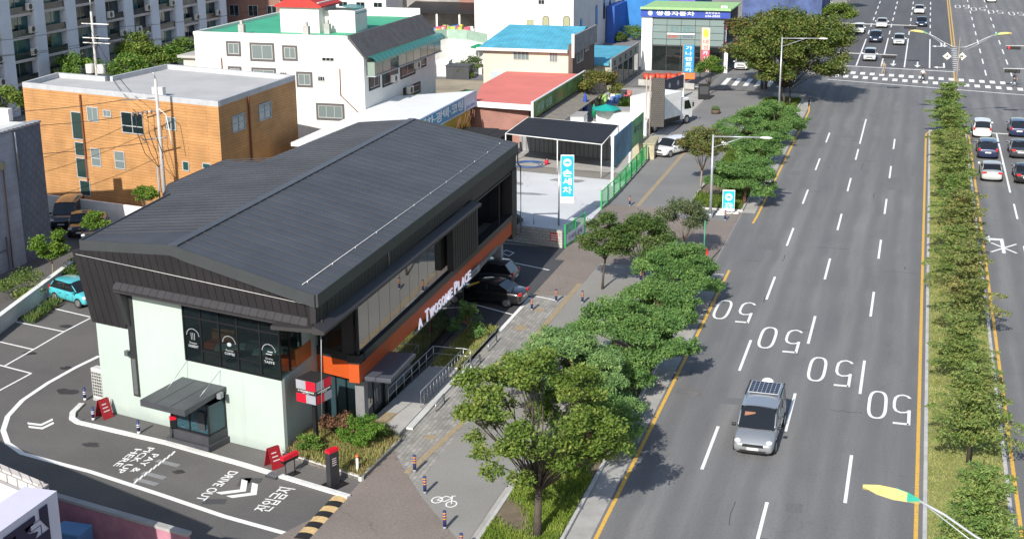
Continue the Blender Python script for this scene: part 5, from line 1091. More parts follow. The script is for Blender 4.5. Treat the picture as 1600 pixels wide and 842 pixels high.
for x, y in ((-29.4, 40), (-27.6, 41.2), (-28.8, 38.6), (-27, 39.8)): fr_.tube([(x, y, 0), (x, y, 1.25)], .04, 5)
tag(fr_.build('pipe_rack', STEEL), 'blue grey pipe rack in the shaded yard beside the tank', 'rack')
# ================================================================== VEGETATION
def quads_mesh(P, T, B):
    n = len(P); v = np.empty((n, 4, 3)); v[:, 0] = P - T; v[:, 1] = P - B; v[:, 2] = P + T; v[:, 3] = P + B
    me = bpy.data.meshes.new('leaves'); me.vertices.add(n * 4); me.vertices.foreach_set('co', v.ravel().astype(np.float32))
    me.loops.add(n * 4); me.loops.foreach_set('vertex_index', np.arange(n * 4, dtype=np.int32))
    me.polygons.add(n); me.polygons.foreach_set('loop_start', np.arange(n, dtype=np.int32) * 4); me.update(calc_edges=True); return me
def rand_leaves(P, L, Wd, up=.6, droop=None):
    n = len(P); N = rng.normal(size=(n, 3)); N[:, 2] = np.abs(N[:, 2]) + up; N /= np.linalg.norm(N, axis=1, keepdims=True)
    A = rng.normal(size=(n, 3))
    if droop is not None: A = A * .5 + droop
    T = A - (A * N).sum(1, keepdims=True) * N; T /= np.linalg.norm(T, axis=1, keepdims=True) + 1e-9
    B = np.cross(N, T); k = rng.uniform(.7, 1.3, (n, 1)); return quads_mesh(P, T * L / 2 * k, B * Wd / 2 * k)
def ell(n, c, r, shell=.55, flatb=True):
    d = rng.normal(size=(n, 3)); d /= np.linalg.norm(d, axis=1, keepdims=True); q = rng.uniform(shell, 1, (n, 1)) ** .8
    d = d * q; 
    if flatb: d[:, 2] = np.where(d[:, 2] < 0, d[:, 2] * .45, d[:, 2])
    return np.array(c) + d * np.array(r)
def link_mesh(me, name, m, parent):
    me.name = name; me.materials.append(m); o = bpy.data.objects.new(name, me); COL.objects.link(o); o.parent = parent; return o
BARK = mat('bark', (.075, .06, .048), .95, var=.35, scale=4, bump=.8, bscale=20); PBARK = mat('pine_bark', (.17, .09, .06), .95, var=.3, scale=4, bump=.8, bscale=20)
PALEB = mat('pale_bark', (.26, .21, .16), .95, var=.3, scale=5)
ZELK = leafmat('zelkova_leaf', (.06, .115, .02), (.14, .21, .035), (.25, .28, .06)); PINE = leafmat('pine_needle', (.05, .115, .035), (.13, .25, .065), (.24, .36, .11), trans=.25)
META = leafmat('dawn_redwood_leaf', (.085, .155, .04), (.20, .27, .07), (.34, .33, .11)); METG = leafmat('dawn_redwood_green', (.075, .155, .04), (.19, .28, .07), (.30, .34, .10))
METB = leafmat('dawn_redwood_brown', (.09, .145, .04), (.215, .25, .075), (.36, .29, .11))
LIME = leafmat('lime_leaf', (.07, .15, .02), (.15, .26, .035), (.26, .36, .06), trans=.35); AUT = leafmat('autumn_zelkova_leaf', (.05, .085, .02), (.12, .14, .035), (.30, .16, .07))
DARKG = leafmat('dark_leaf', (.035, .08, .02), (.09, .15, .035), (.17, .21, .06)); CREPE = leafmat('crepe_myrtle_leaf', (.07, .11, .03), (.15, .18, .05), (.28, .17, .08))
GRS = leafmat('grass_blade', (.17, .20, .05), (.31, .33, .10), (.45, .42, .18)); DRY = leafmat('dry_grass_blade', (.16, .14, .05), (.30, .25, .10), (.42, .34, .16)); SHR = leafmat('shrub_leaf', (.05, .12, .02), (.12, .22, .035), (.24, .30, .07))
REDB = leafmat('withered_leaf', (.14, .07, .04), (.24, .13, .08), (.30, .19, .12))
def branching(mb, base, h0, targets, r0, origin=(0, 0), kink=.25, seed=0):
    rd = random.Random(seed); bx_, by_ = origin
    lean = (rd.uniform(-.08, .08), rd.uniform(-.08, .08)); top = (lean[0] * h0 + bx_, lean[1] * h0 + by_, h0)
    mb.tube([(bx_, by_, -.05), (bx_ + lean[0] * h0 * .3, by_ + lean[1] * h0 * .3, h0 * .45), top], [r0 * 1.25, r0, r0 * .8], 8)
    for t in targets:
        d = np.array(t) - np.array(top); m1 = np.array(top) + d * .45 + np.array([rd.uniform(-kink, kink), rd.uniform(-kink, kink), rd.uniform(0, kink)]) * .8
        L = np.linalg.norm(d); mb.tube([tuple(np.array(top) - (0, 0, h0 * .1 * rd.random())), tuple(m1), tuple(t)], [r0 * (.42 if len(targets) < 20 else .3), r0 * (.22 if len(targets) < 20 else .17), r0 * .06], 5)
        for _ in range(2):
            e = np.array(t) + np.array([rd.uniform(-.6, .6), rd.uniform(-.6, .6), rd.uniform(.0, .5)]); mb.tube([tuple(m1 + (np.array(t) - m1) * rd.uniform(.2, .8)), tuple(e)], [r0 * .13, r0 * .04], 4)
def broad_tree(name, label, cat, x, y, h0, rc, r, nc, cr, nl, leaf, lm, bark=BARK, seed=1, r0=.14, off=(0, 0), group=None, squash=.6, up=.6, low=-.25, wid=.6, stems=((0, 0),), maxl=16):
    """rc: crown centre height, r: crown radii, nc clumps of radius cr, nl leaves each"""
    rd = random.Random(seed); t = thing(name, label, cat, (x, y, 0), 0, group); C = []
    k = 0
    while len(C) < nc and k < 4000:
        k += 1; d = np.array([rd.gauss(0, 1), rd.gauss(0, 1), rd.gauss(0, 1)]); d /= np.linalg.norm(d)
        if d[2] < low: continue
        q = rd.uniform(.55, .95) ** .7; c = np.array([off[0], off[1], rc]) + d * np.array(r) * q
        if all(np.linalg.norm((c - o) / (1, 1, .7)) > cr * .78 for o in C): C.append(c)
    mb = MB(); lim = [c - np.array([0, 0, cr * .2]) for c in C]
    for i, so in enumerate(stems): branching(mb, None, h0, lim[i::len(stems)][:maxl], r0, so, seed=seed + i)
    mb.build('trunk', bark, t, False)
    P = np.concatenate([ell(int(nl * rd.uniform(.7, 1.3)), c, (cr * rd.uniform(.8, 1.25), cr * rd.uniform(.8, 1.25), cr * squash * rd.uniform(.8, 1.2)), .35) for c in C])
    P += rng.normal(scale=cr * .12, size=P.shape)
    link_mesh(rand_leaves(P, leaf, leaf * wid, up), 'crown', lm, t); return t
def pine(name, label, x, y, h, R_, npad, nl, seed, off=(0, 0), group='cloud pruned pines on the roadside strip', lm=None, pad=.95, leaf=.17, h0=None):
    rd = random.Random(seed); t = thing(name, label, 'tree', (x, y, 0), 0, group); C = []; k = 0
    while len(C) < npad and k < 3000:
        k += 1; a = rd.uniform(0, 6.283); q = math.sqrt(rd.random()) * R_; z = h * (.95 - .5 * (q / R_) ** 1.5) - rd.random() ** 2 * h * .32
        c = np.array([off[0] + q * math.cos(a), off[1] + q * math.sin(a), z])
        if all(np.linalg.norm((c - o) / (1, 1, .45)) > pad * .95 for o in C): C.append(c)
    mb = MB(); branching(mb, None, h0 or h * .38, [c - np.array([0, 0, .1]) for c in C][:14], .13, (0, 0), .35, seed); mb.build('trunk', PBARK, t, False)
    P = []
    for c in C:
        s = pad * rd.uniform(.75, 1.3); P.append(ell(int(nl * s * .8), c, (s * .9, s * rd.uniform(.7, 1.0), s * .5), .1))
        for _ in range(8):
            a = rd.uniform(0, 6.283); q = rd.uniform(.55, 1.05); P.append(ell(int(nl * .10), c + np.array([math.cos(a) * s * q, math.sin(a) * s * q, rd.uniform(-.22, .32)]), (s * .34, s * .34, s * .28), .1))
    P = np.concatenate(P); link_mesh(rand_leaves(P + rng.normal(scale=.05, size=P.shape), leaf, leaf * .36, .05), 'crown', lm or PINE, t); return t
def redwood_mesh(seed, h, rb, n):
    rd = random.Random(seed); P = []; D = []; mb = MB(); mb.tube([(0, 0, -.05), (.03, .02, h * .5), (0, 0, h)], [.13, .08, .015], 7)
    nb = 66
    for i in range(nb):
        z = 1.1 + (h - 1.3) * (i / nb) ** .95; f = 1 - (z - 1.1) / (h - 1.0); a = i * 2.4 + rd.uniform(-.4, .4); L = rb * (f ** .42) * rd.uniform(.6, 1.2) * (.82 + .3 * math.sin(z * 3.3 + a * .7 + seed)) + .12
        tip = np.array([math.cos(a) * L, math.sin(a) * L, z + L * rd.uniform(-.05, .22)]); s = np.array([0, 0, z]); mid = (s + tip) / 2 + np.array([0, 0, .08 * L])
        mb.tube([tuple(s), tuple(mid), tuple(tip)], [.022, .014, .005], 4, cap=False)
        m = int(n * (L / rb) ** 1.2) + 12; u = rng.uniform(.12, 1.05, (m, 1)); base = s * (1 - u) + tip * u + np.array([0, 0, .32]) * L * u * (1 - u)
        side = np.array([-math.sin(a), math.cos(a), 0]); w_ = rng.uniform(-1, 1, (m, 1)) * (.42 * np.sin(np.pi * np.clip(u, 0, 1)) + .12) * max(L, .5) * .8
        base = base + side * w_ - np.array([0, 0, 1]) * np.abs(w_) * .25 + rng.normal(scale=.035, size=(m, 3)); P.append(base); D.append(np.tile(side, (m, 1)) * np.sign(w_) + (tip - s) / L * .6)
    me = rand_leaves(np.concatenate(P), .17, .055, .5, droop=np.concatenate(D)); return mb, me
# median row of dawn redwoods
protos = []
for sd, h, rb in ((1, 4.8, 1.9), (2, 5.0, 1.75), (3, 4.6, 1.95)):
    mb, me = redwood_mesh(sd, h, rb, 330); protos.append((mb, me))
MY = [49.3, 60.3, 70.4, 79.0, 87.6, 95.6, 103.8, 111.8, 119.6, 127.4, 134.6, 140.9]
where = ['nearest on the median, cut by the bottom edge', 'standing alone with its bare trunk in view', 'third on the median from the bottom edge', 'fourth on the median from the bottom edge', 'fifth on the median from the bottom edge', 'sixth on the median from the bottom edge', 'beside the crossed out arrow', 'sixth on the median from the crosswalk', 'fifth on the median from the crosswalk', 'beside the pale silver sedan', 'next to last on the median before the crosswalk', 'last on the median before the crosswalk']
first = {}
for i, y in enumerate(MY):
    k = (i * 2 + 1) % 3; lm = METG if i in (0, 6, 10, 11) else (METB if i in (3, 5, 8) else META); sc_ = (1.0, 1.02, .86, 1.1, .9, 1.06, .84, 1.08, .92, 1.05, .9, 1.18)[i]
    lab = 'feathery conical tree ' + where[i]
    if (k, lm.name) not in first:
        t = thing('dawn_redwood', lab, 'tree', (3.42 + .28 * math.sin(i * 2.7), y, .1), i * 1.3, 'conical trees on the median strip')
        mb, me = protos[k]; mb.build('trunk', BARK, t, False); link_mesh(me.copy(), 'crown', lm, t); first[(k, lm.name)] = t
    else: t = dup(first[(k, lm.name)], (3.42 + .28 * math.sin(i * 2.7), y, .1), i * 1.3, lab)
    t.scale = (sc_ * 1.02, sc_ * 1.02, sc_)
# roadside strip
broad_tree('zelkova', 'large spreading roadside tree with open branches in the lower middle, beside the bicycle mark', 'tree', -13.3, 48.4, 2.2, 5.1, (3.6, 3.9, 2.6), 68, .60, 400, .15, ZELK, seed=5, r0=.16, off=(-.05, .2), low=-.8, maxl=40)
def atz(px, py, z): p = G(px, py, z); return p[0], p[1]
x, y = atz(893, 562, 3.4); pine('pine_tree', 'pale green pine overhanging the pavement just behind the large front tree', x + .3, y + .4, 4.7, 3.1, 26, 1500, 11, off=(-1.1, .6), lm=leafmat('pale_pine_needle', (.07, .135, .05), (.16, .28, .09), (.27, .38, .14), trans=.2))
x, y = atz(952, 655, 2.2); pine('pine_tree', 'low pine at the kerb, tucked under the large front tree', x - 1.1, y + .6, 3.4, 1.5, 9, 1300, 12)
x, y = atz(990, 508, 3.2); pine('pine_tree', 'broad dark green pine with flat layers, level with the uppermost 50 marking', x + .1, y + .2, 4.7, 3.0, 25, 1400, 13, off=(-.5, 0))
x, y = atz(1046, 462, 1.8); pine('pine_tree', 'low spreading pine filling the gap below the striped banner', x - .8, y, 2.5, 2.2, 12, 1300, 19)
x, y = atz(1064, 392, 3.4); pine('pine_tree', 'pine in front of the striped banner and red sign disc', x - .4, y, 4.4, 2.5, 18, 1300, 14)
x, y = atz(1008, 372, 3.4); broad_tree('layered_tree', 'dense dark green tree at the pavement edge facing the green gate', 'tree', x, y, 1.2, 2.9, (2.0, 2.0, 1.8), 24, .75, 520, .15, DARKG, seed=21, r0=.1)
x, y = atz(1068, 338, 3.0); broad_tree('grey_green_tree', 'loose grey green tree behind the banner pine, near the driveway', 'tree', x, y, 1.2, 2.8, (1.7, 1.7, 1.2), 16, .65, 420, .14, leafmat('grey_leaf', (.05, .075, .035), (.10, .14, .06), (.20, .20, .10)), seed=22, r0=.08, bark=PALEB)
broad_tree('slender_tree', 'slender tree with two separate leaf storeys on a thin trunk, beside the green gate', 'tree', -18.25, 82.2, 2.0, 3.4, (1.35, 1.35, 1.4), 16, .6, 420, .15, DARKG, seed=23, r0=.07, low=-.9)
x, y = atz(1165, 262, 3.0); pine('pine_tree', 'pine standing in the green hedge behind the lamp post', x, y, 4.0, 2.6, 18, 1100, 15)
x, y = atz(1176, 178, 3.2); pine('pine_tree', 'spreading pine below the big roadside tree, pavement side', x, y, 4.2, 3.0, 20, 900, 16)
x, y = atz(1213, 168, 3.2); pine('pine_tree', 'spreading pine below the big roadside tree, kerb side', x, y, 4.2, 2.7, 16, 900, 17)
x, y = atz(1185, 215, 2.4); pine('pine_tree', 'smaller pine between the lamp post pine and the spreading pair', x, y, 3.2, 2.2, 12, 900, 18)
broad_tree('crepe_myrtle', 'tree with reddish tinted crown and pale forked trunk beside the white parked car', 'tree', -16.5, 111.3, 1.7, 3.7, (1.9, 1.9, 1.5), 20, .7, 420, .17, CREPE, seed=24, r0=.08, bark=PALEB, off=(-.1, .4), low=-.6)
broad_tree('big_zelkova', 'huge roadside tree with rusty autumn tint over the side street corner', 'tree', -17.7, 166.4, 1.8, 5.4, (4.7, 4.6, 3.9), 44, 1.3, 520, .30, AUT, seed=31, r0=.13, low=-.7, off=(.5, .5), stems=((0, 0), (.5, .2)))
broad_tree('big_zelkova', 'huge green roadside tree on several stems, reaching over the crosswalk end', 'tree', -13.9, 154.5, 2.2, 6.3, (6.5, 5.6, 4.4), 74, 1.3, 520, .28, leafmat('big_zelkova_leaf', (.055, .10, .022), (.13, .18, .04), (.26, .22, .07)), seed=32, r0=.14, low=-.8, off=(.9, .3), stems=((0, 0), (.6, -.3), (-.5, .3)))
for px, py, R_, lab, sd in ((1322, 62, 2.6, 'street tree on the far pavement behind the side signal arm', 41), (1292, 20, 2.8, 'street tree beyond the big tree, at the top edge', 42), (1338, 14, 2.4, 'second street tree beyond the big tree, at the top edge by the lane', 43)):
    x, y = G2(px, py); broad_tree('street_tree', lab, 'tree', x - 1.5, y, 1.8, 3.6, (R_, R_, 1.6), 14, 1.0, 240, .32, ZELK, seed=sd, r0=.13)
x, y = G2(1108, 148); broad_tree('young_tree', 'small fresh green tree standing by the dark pavement sign', 'tree', x, y, 1.1, 2.9, (1.7, 1.7, 1.5), 14, .75, 260, .2, SHR, seed=44, r0=.07)
x, y = G2(937, 178); broad_tree('persimmon_tree', 'yellowish fruit tree beside the end of the green fascia sign', 'tree', x, y, 1.4, 3.1, (2.3, 2.3, 1.6), 18, .8, 240, .22, leafmat('yellow_leaf', (.07, .10, .02), (.16, .17, .04), (.34, .26, .08)), seed=45, r0=.09)
broad_tree('lime_sapling', 'lime green sapling by the low wall next to the light blue car', 'tree', -53.0, 73.9, 1.5, 2.7, (.95, .95, 1.1), 14, .45, 300, .15, LIME, seed=46, r0=.035, low=-.9, bark=PALEB)
x, y = atz(150, 347, 2.6); broad_tree('lime_sapling', 'lime green sapling in front of the parked black cars', 'tree', x, y, 1.5, 2.5, (1.0, 1.0, .7), 10, .45, 260, .15, LIME, seed=47, r0=.035, bark=PALEB)
x, y = atz(226, 310, 2.6); broad_tree('lime_sapling', 'lime green sapling at the foot of the orange block behind the cafe roof', 'tree', x, y, 1.5, 2.6, (.9, .9, .8), 10, .42, 260, .15, LIME, seed=48, r0=.035, bark=PALEB)
x, y = atz(292, 266, 2.8); broad_tree('lime_sapling', 'small sapling top just showing above the cafe roof by the utility pole', 'tree', x, y, 1.3, 2.6, (.8, .8, .6), 8, .4, 200, .15, LIME, seed=49, r0=.035, bark=PALEB)
mb, me = redwood_mesh(9, 4.6, .75, 240); x, y = atz(397, 215, 3.6); t = thing('cypress', 'small bright green cypress against the shaded side of the orange block', 'tree', (x, y, 0)); mb.build('trunk', BARK, t, False); link_mesh(me, 'crown', LIME, t)
for i, (px, py, z, R_, lab) in enumerate(((-2, 160, 4, 3.4, 'tree at the left edge in front of the apartment slab'), (122, 113, 4, 2.6, 'tree before the apartment slab, behind the notch of the orange roof'), (64, 122, 3, 2.0, 'low tree behind the far corner of the orange roof'), (200, 112, 4.2, 2.6, 'tree behind the transformer pole'), (238, 96, 4.2, 2.4, 'tree right of the transformer pole in front of the apartment slab'), (288, 88, 4.5, 2.6, 'tree between the apartment slab and the white block'), (212, 80, 5, 1.8, 'thin tree reaching up behind the transformers'))):
    x, y = atz(px, py, z); broad_tree('courtyard_tree', lab, 'tree', x, y, 2, z, (R_, R_, 1.9), 16, 1.0, 240, .30, (ZELK, SHR)[i % 2], seed=50 + i, r0=.12)
for i, (px, py, R_, lab) in enumerate(((690, 98, 0, ''), (738, 112, 1.6, 'bush behind the air conditioner of the cream house'), (722, 122, 1.2, 'low bush at the corner of the cream house'), (990, 62, 2.0, 'bush in front of the blue wrapped building'), (968, 66, 1.2, 'low bush beside the arched white building'), (1040, 165, .9, 'small bush on the ground beside the white truck'), (985, 172, 1.2, 'hedge clump behind the turquoise parasol'), (1023, 155, .8, 'weedy bush between truck and showroom'), (20, 465, 1.5, 'dark shrub below the low parking wall'), (120, 430, 1.3, 'dark shrub between the low parking wall and the light blue car'), (110, 442, 1.0, 'weeds beside the light blue car'))):
    if not R_: continue
    x, y = G2(px, py)
    if px in (20, 110, 120): x += .7
    broad_tree('bush', lab, 'shrub', x, y, .3, R_ * .45, (R_, R_, R_ * .65), 10, R_ * .5, 260, .13 if px < 200 else .2, (SHR, DARKG, ZELK)[i % 3], seed=70 + i, r0=.03)
# café planters
def planter(name, label, poly, z):
    t = thing(name, label, 'planter', (poly[0][0], poly[0][1], 0)); n = len(poly); ar = sum(poly[i][0] * poly[(i + 1) % n][1] - poly[(i + 1) % n][0] * poly[i][1] for i in range(n)); sg = 1 if ar > 0 else -1; m = MB()
    for i in range(n):
        a, b = np.array(poly[i]), np.array(poly[(i + 1) % n]); d = (b - a) / np.linalg.norm(b - a); nn = np.array([-d[1], d[0]]) * sg; m.prism([tuple(a), tuple(b), tuple(b + nn * .15), tuple(a + nn * .15)], .0, z)
    m.build('kerb', mat('planter_kerb', (.55, .55, .53), .8, var=.12), t); MB().prism(poly, .0, z - .06).build('soil', DIRT, t); return t
PL1 = [(-26.4, 52.2), (-22.25, 50.25), (-22.25, 55.3), (-23.7, 56.0), (-26.4, 56.4)]; PL2 = [(-23.95, 65.6), (-22.3, 65.6), (-22.3, 72.5), (-23.95, 72.5)]
G2(565, 748)
PL1 = [G2(441, 712), G2(565, 752), G2(626, 692), G2(600, 668), G2(500, 668)]
planter('front_planter', 'kerbed planting bed with dry grass at the foot of the cube sign', PL1, .22); planter('side_planter', 'kerbed grassy bed between the entrance ramp and the covered parking', PL2, .2)
def blades(name, label, n, sampler, h, wd, z, m, cat='grass'):
    P = sampler(n); P = np.c_[P, np.full(len(P), z)]; hh = h * rng.uniform(.5, 1.3, (len(P), 1)); T = rng.normal(scale=.35, size=(len(P), 3)); T[:, 2] = 1; T /= np.linalg.norm(T, axis=1, keepdims=True)
    B = np.cross(T, rng.normal(size=(len(P), 3))); B /= np.linalg.norm(B, axis=1, keepdims=True); me = quads_mesh(P + T * hh / 2, T * hh / 2, B * wd / 2)
    o = link_mesh(me, name, m, None); return stuff(o, label, cat)
def inpoly(poly):
    xs = [p[0] for p in poly]; ys = [p[1] for p in poly]
    def f(n):
        P = np.c_[rng.uniform(min(xs), max(xs), n * 2), rng.uniform(min(ys), max(ys), n * 2)]; ins = np.zeros(len(P), bool); j = len(poly) - 1
        for i in range(len(poly)):
            xi, yi = poly[i]; xj, yj = poly[j]; c = ((yi > P[:, 1]) != (yj > P[:, 1])) & (P[:, 0] < (xj - xi) * (P[:, 1] - yi) / (yj - yi + 1e-12) + xi); ins ^= c; j = i
        return P[ins][:n]
    return f
def patchy(samp, f=.9, thr=-.2):
    def g(n):
        P = samp(int(n * 2)); v = np.sin(P[:, 0] * f + 1.3) * np.cos(P[:, 1] * f * .7 + .4) + .6 * np.sin(P[:, 0] * f * 2.3 + P[:, 1] * f * 1.9) + rng.normal(scale=.25, size=len(P)); return P[v > thr][:n]
    return g
blades('planter_grass', 'dry straw coloured grass filling the planting bed below the cube sign', 7000, inpoly(PL1), .3, .03, .16, DRY); blades('planter_grass', 'fresh grass tufts among the dry grass below the cube sign', 4000, patchy(inpoly(PL1)), .32, .03, .16, GRS)
blades('planter_grass', 'green and yellow grass in the bed beside the covered parking', 8000, inpoly(PL2), .28, .03, .14, GRS)
blades('median_grass', 'yellow green mown grass on the median strip', 60000, inpoly([(1.8, 44), (5.0, 44), (5.0, 142.8), (1.8, 142.8)]), .13, .035, .1, GRS)
blades('strip_grass', 'bright green grass around the large roadside tree', 26000, patchy(inpoly([(-15.4, 43), (-12.4, 43), (-12.4, 58), (-15.4, 58)]), .8, -.7), .2, .035, .08, leafmat('bright_grass', (.09, .16, .02), (.20, .28, .04), (.32, .38, .08)))
blades('strip_grass', 'sparse low ground cover under the roadside pines', 20000, patchy(inpoly([(-15.4, 58), (-12.4, 58), (-12.4, 86.6), (-15.4, 86.6)]), .9, .1), .2, .04, .08, SHR)
blades('strip_grass', 'green low hedge plants along the far planting strip', 30000, patchy(inpoly([(-16.4, 105.2), (-12.4, 105.2), (-12.4, 159), (-16.4, 159)]), .35, -.5), .4, .06, .08, leafmat('hedge_leaf', (.04, .09, .015), (.11, .17, .025), (.20, .24, .05)))
blades('wall_weeds', 'weeds growing along the low white parking wall', 5000, inpoly([(-50.0, 66.5), (-49.2, 66.3), (-52.2, 80), (-52.9, 80)]), .5, .05, .0, DARKG)
x, y = G2(565, 702); pine('dwarf_pine', 'bright green dwarf pine in the planting bed below the cube sign', x, y, 1.75, .8, 9, 900, 91, group=None, lm=leafmat('young_pine', (.05, .13, .02), (.12, .24, .03), (.22, .33, .06)), pad=.42, leaf=.12)
x, y = G2(592, 692); broad_tree('bush', 'dark rounded shrub beside the entrance ramp', 'shrub', x, y, .3, .5, (.6, .5, .45), 8, .3, 240, .1, DARKG, seed=92, r0=.03)
x, y = G2(487, 712); broad_tree('bush', 'small green shrub against the shaded mint wall', 'shrub', x, y, .2, .55, (.55, .45, .5), 8, .3, 240, .1, SHR, seed=93, r0=.03)
x, y = G2(527, 690); broad_tree('withered_shrub', 'withered reddish hydrangea bush between mint wall and dwarf pine', 'shrub', x, y, .4, .9, (.7, .6, .6), 12, .33, 220, .1, REDB, seed=94, r0=.03)
x, y = G2(541, 680); broad_tree('bush', 'grey green shrub below the withered hydrangea', 'shrub', x, y, .3, .6, (.8, .5, .45), 9, .32, 220, .1, SHR, seed=95, r0=.03)
x, y = G2(733, 532); pine('dwarf_pine', 'small cloud pruned pine in the grassy bed beside the covered parking', x, y, 2.3, .75, 8, 700, 96, group=None, pad=.42, leaf=.12, h0=1.0)
# ================================================================== VEHICLES
CGL = glass('car_glass', (.012, .014, .016), rough=.03, spec=.9); RIM = mat('wheel_rim', (.38, .39, .40), .35, metal=.7); LAMP = mat('headlamp', (.65, .67, .70), .12, spec=.9); TAIL = mat('tail_lamp', (.45, .01, .012), .2); PLATE = mat('number_plate', (.72, .73, .70), .5); TRIM = mat('dark_trim', (.02, .02, .022), .5)
def carpaint(name, col, metal=.25):
    return mat('paint_' + name, col, .32, metal=metal, var=.03, coat=1.0)
PR = {  # x positions from the front bumper as shares of the length: hood start of the greenhouse, roof start, roof end, greenhouse end; belt and hood heights as shares of H
    'sedan': dict(g0=.27, r0=.43, r1=.70, g1=.87, belt=.66, hood=.60, trunk=.66, nose=.44), 'hatch': dict(g0=.20, r0=.38, r1=.84, g1=.96, belt=.60, hood=.60, trunk=.62, nose=.40),
    'suv': dict(g0=.23, r0=.38, r1=.87, g1=.965, belt=.60, hood=.585, trunk=.6, nose=.48), 'van': dict(g0=.20, r0=.35, r1=.955, g1=.99, belt=.56, hood=.535, trunk=.58, nose=.36)}
def make_car(name, label, kind, L, W, H, col, x, y, rz, group=None, z=.0, detail=True, plate=True):
    """car with its centre at x,y; rz turns its nose away from +X"""
    p = PR[kind]; t = thing(name, label, 'van' if kind == 'van' else 'car', (x, y, z), rz, group); pm = col; gz = .2; w = W / 2
    # lower body: stations nose -> tail, each a ring of nine points
    bh, hh, th_ = p['belt'] * H, p['hood'] * H, p['trunk'] * H
    st = [(0.0, .80, .30 * H * .9, p['nose'] * H * .93), (.015, .90, gz, p['nose'] * H), (.06, .965, gz, hh * .90), (.14, .99, gz, hh * .96), (p['g0'], 1.0, gz, hh * 1.02 if kind != 'van' else bh * .98), (p['g0'] + .10, 1.0, gz, bh), (.5, 1.0, gz, bh * 1.0), (.75, 1.0, gz, bh * 1.02), (p['g1'] - .02, .985, gz, th_ * 1.03), (.955 if kind == 'sedan' else .985, .95, gz, th_ * (.99 if kind == 'sedan' else .98)), (.99, .90, gz + .05, th_ * .90 if kind == 'sedan' else th_ * .9), (1.0, .84, .30 * H, th_ * .70)]
    V = []; n = 11
    for fx, fw, zb, zt in st:
        X = L / 2 - fx * L; ww = w * fw; zm = zb + (zt - zb) * .55
        ring = [(-ww * .86, zb), (-ww * .975, zb + (zt - zb) * .18), (-ww, zm), (-ww * .965, zt - (zt - zb) * .09), (-ww * .86, zt), (0, zt + .025 * H), (ww * .86, zt), (ww * .965, zt - (zt - zb) * .09), (ww, zm), (ww * .975, zb + (zt - zb) * .18), (ww * .86, zb)]
        V += [(X, a, b) for a, b in ring]
    F = []
    for i in range(len(st) - 1):
        for k in range(n): a, b = i * n + k, i * n + (k + 1) % n; F.append((a, b, b + n, a + n))
    F += [tuple(range(n))[::-1], tuple((len(st) - 1) * n + k for k in range(n))]
    m = MB(); m.add(V, F, 0, True)
    # roof and pillars share the body shell
    rz0, rz1 = bh * .985, H; rw = w * (.80 if kind != 'van' else .86); bw_ = w * .93
    xg0, xr0, xr1, xg1 = [L / 2 - p[k] * L for k in ('g0', 'r0', 'r1', 'g1')]
    def roofz(u): return H - .035 * H * (2 * u - 1) ** 2
    N = 5; top = []
    for i in range(N + 1):
        u = i / N; X = xr0 + (xr1 - xr0) * u; z1 = roofz(u); top.append([(X, -rw * (1 - .05 * abs(2 * u - 1)), z1 - .045 * H), (X, -rw * .8, z1 - .01), (X, 0, z1 + .012 * H), (X, rw * .8, z1 - .01), (X, rw * (1 - .05 * abs(2 * u - 1)), z1 - .045 * H)])
    V = [q for r_ in top for q in r_]; F = [(i * 5 + k, i * 5 + k + 1, (i + 1) * 5 + k + 1, (i + 1) * 5 + k) for i in range(N) for k in range(4)]
    V2 = [(a, b, c - .03) for a, b, c in V]; o = len(V); F += [tuple(i + o for i in f)[::-1] for f in F]
    m.add(V + V2, F, 0, True)
    ph = .035
    def pil(a, b, wd=.05): m.tube([a, b], [wd, wd * .8], 6)
    zt0 = roofz(0) - .05 * H; zt1 = roofz(1) - .05 * H
    for s in (-1, 1):
        pil((xg0 + .02, s * bw_ * .95, bh * .97), (xr0, s * rw * .97, zt0)); pil((xg1, s * bw_ * .93, bh * .98), (xr1, s * rw * .96, zt1), .055 if kind == 'sedan' else .07)
        m.tube([(xr0, s * rw * .97, zt0), ((xr0 + xr1) / 2, s * rw * 1.01, roofz(.5) - .045 * H), (xr1, s * rw * .96, zt1)], .04, 6)
    m.build('body', pm, t, False, sub=1 if detail else 0)
    # glass
    e = .018; wb, wt = bw_ * .93, rw * .93
    g = MB(); g.quad((xg0, -wb, bh * .99), (xg0 + .1, 0, bh * 1.01), (xr0 + .02, 0, zt0 + .035 * H), (xr0, -wt, zt0)).quad((xg0 + .1, 0, bh * 1.01), (xg0, wb, bh * .99), (xr0, wt, zt0), (xr0 + .02, 0, zt0 + .035 * H)); g.build('windscreen', CGL, t, False)
    g = MB(); g.quad((xg1, wb, bh * .99), (xg1, -wb, bh * .99), (xr1, -wt, zt1 + .01), (xr1, wt, zt1 + .01)); g.build('rear_window', CGL, t, False)
    for s in (-1, 1):
        g = MB(); q = [(xg0, s * (wb + .035), bh * .985), (xg1, s * (wb + .03), bh * .985), (xr1, s * (wt + .035), zt1 + .02), ((xr0 + xr1) / 2, s * (wt + .05), roofz(.5) - .04 * H), (xr0, s * (wt + .035), zt0 + .02)]
        g.add(q if s < 0 else q[::-1], [tuple(range(5))]); g.build('side_window', CGL, t, False)
        g = MB()
        for u in ((.42,) if kind != 'van' else (.32, .66)):
            xb = xg0 + (xg1 - xg0) * (u + .04); xt = xr0 + (xr1 - xr0) * u; g.tube([(xb, s * (wb + .045), bh), (xt, s * (wt + .05), H * .94)], .028, 5)
        g.build('door_pillar', TRIM if kind != 'van' else pm, t, False)
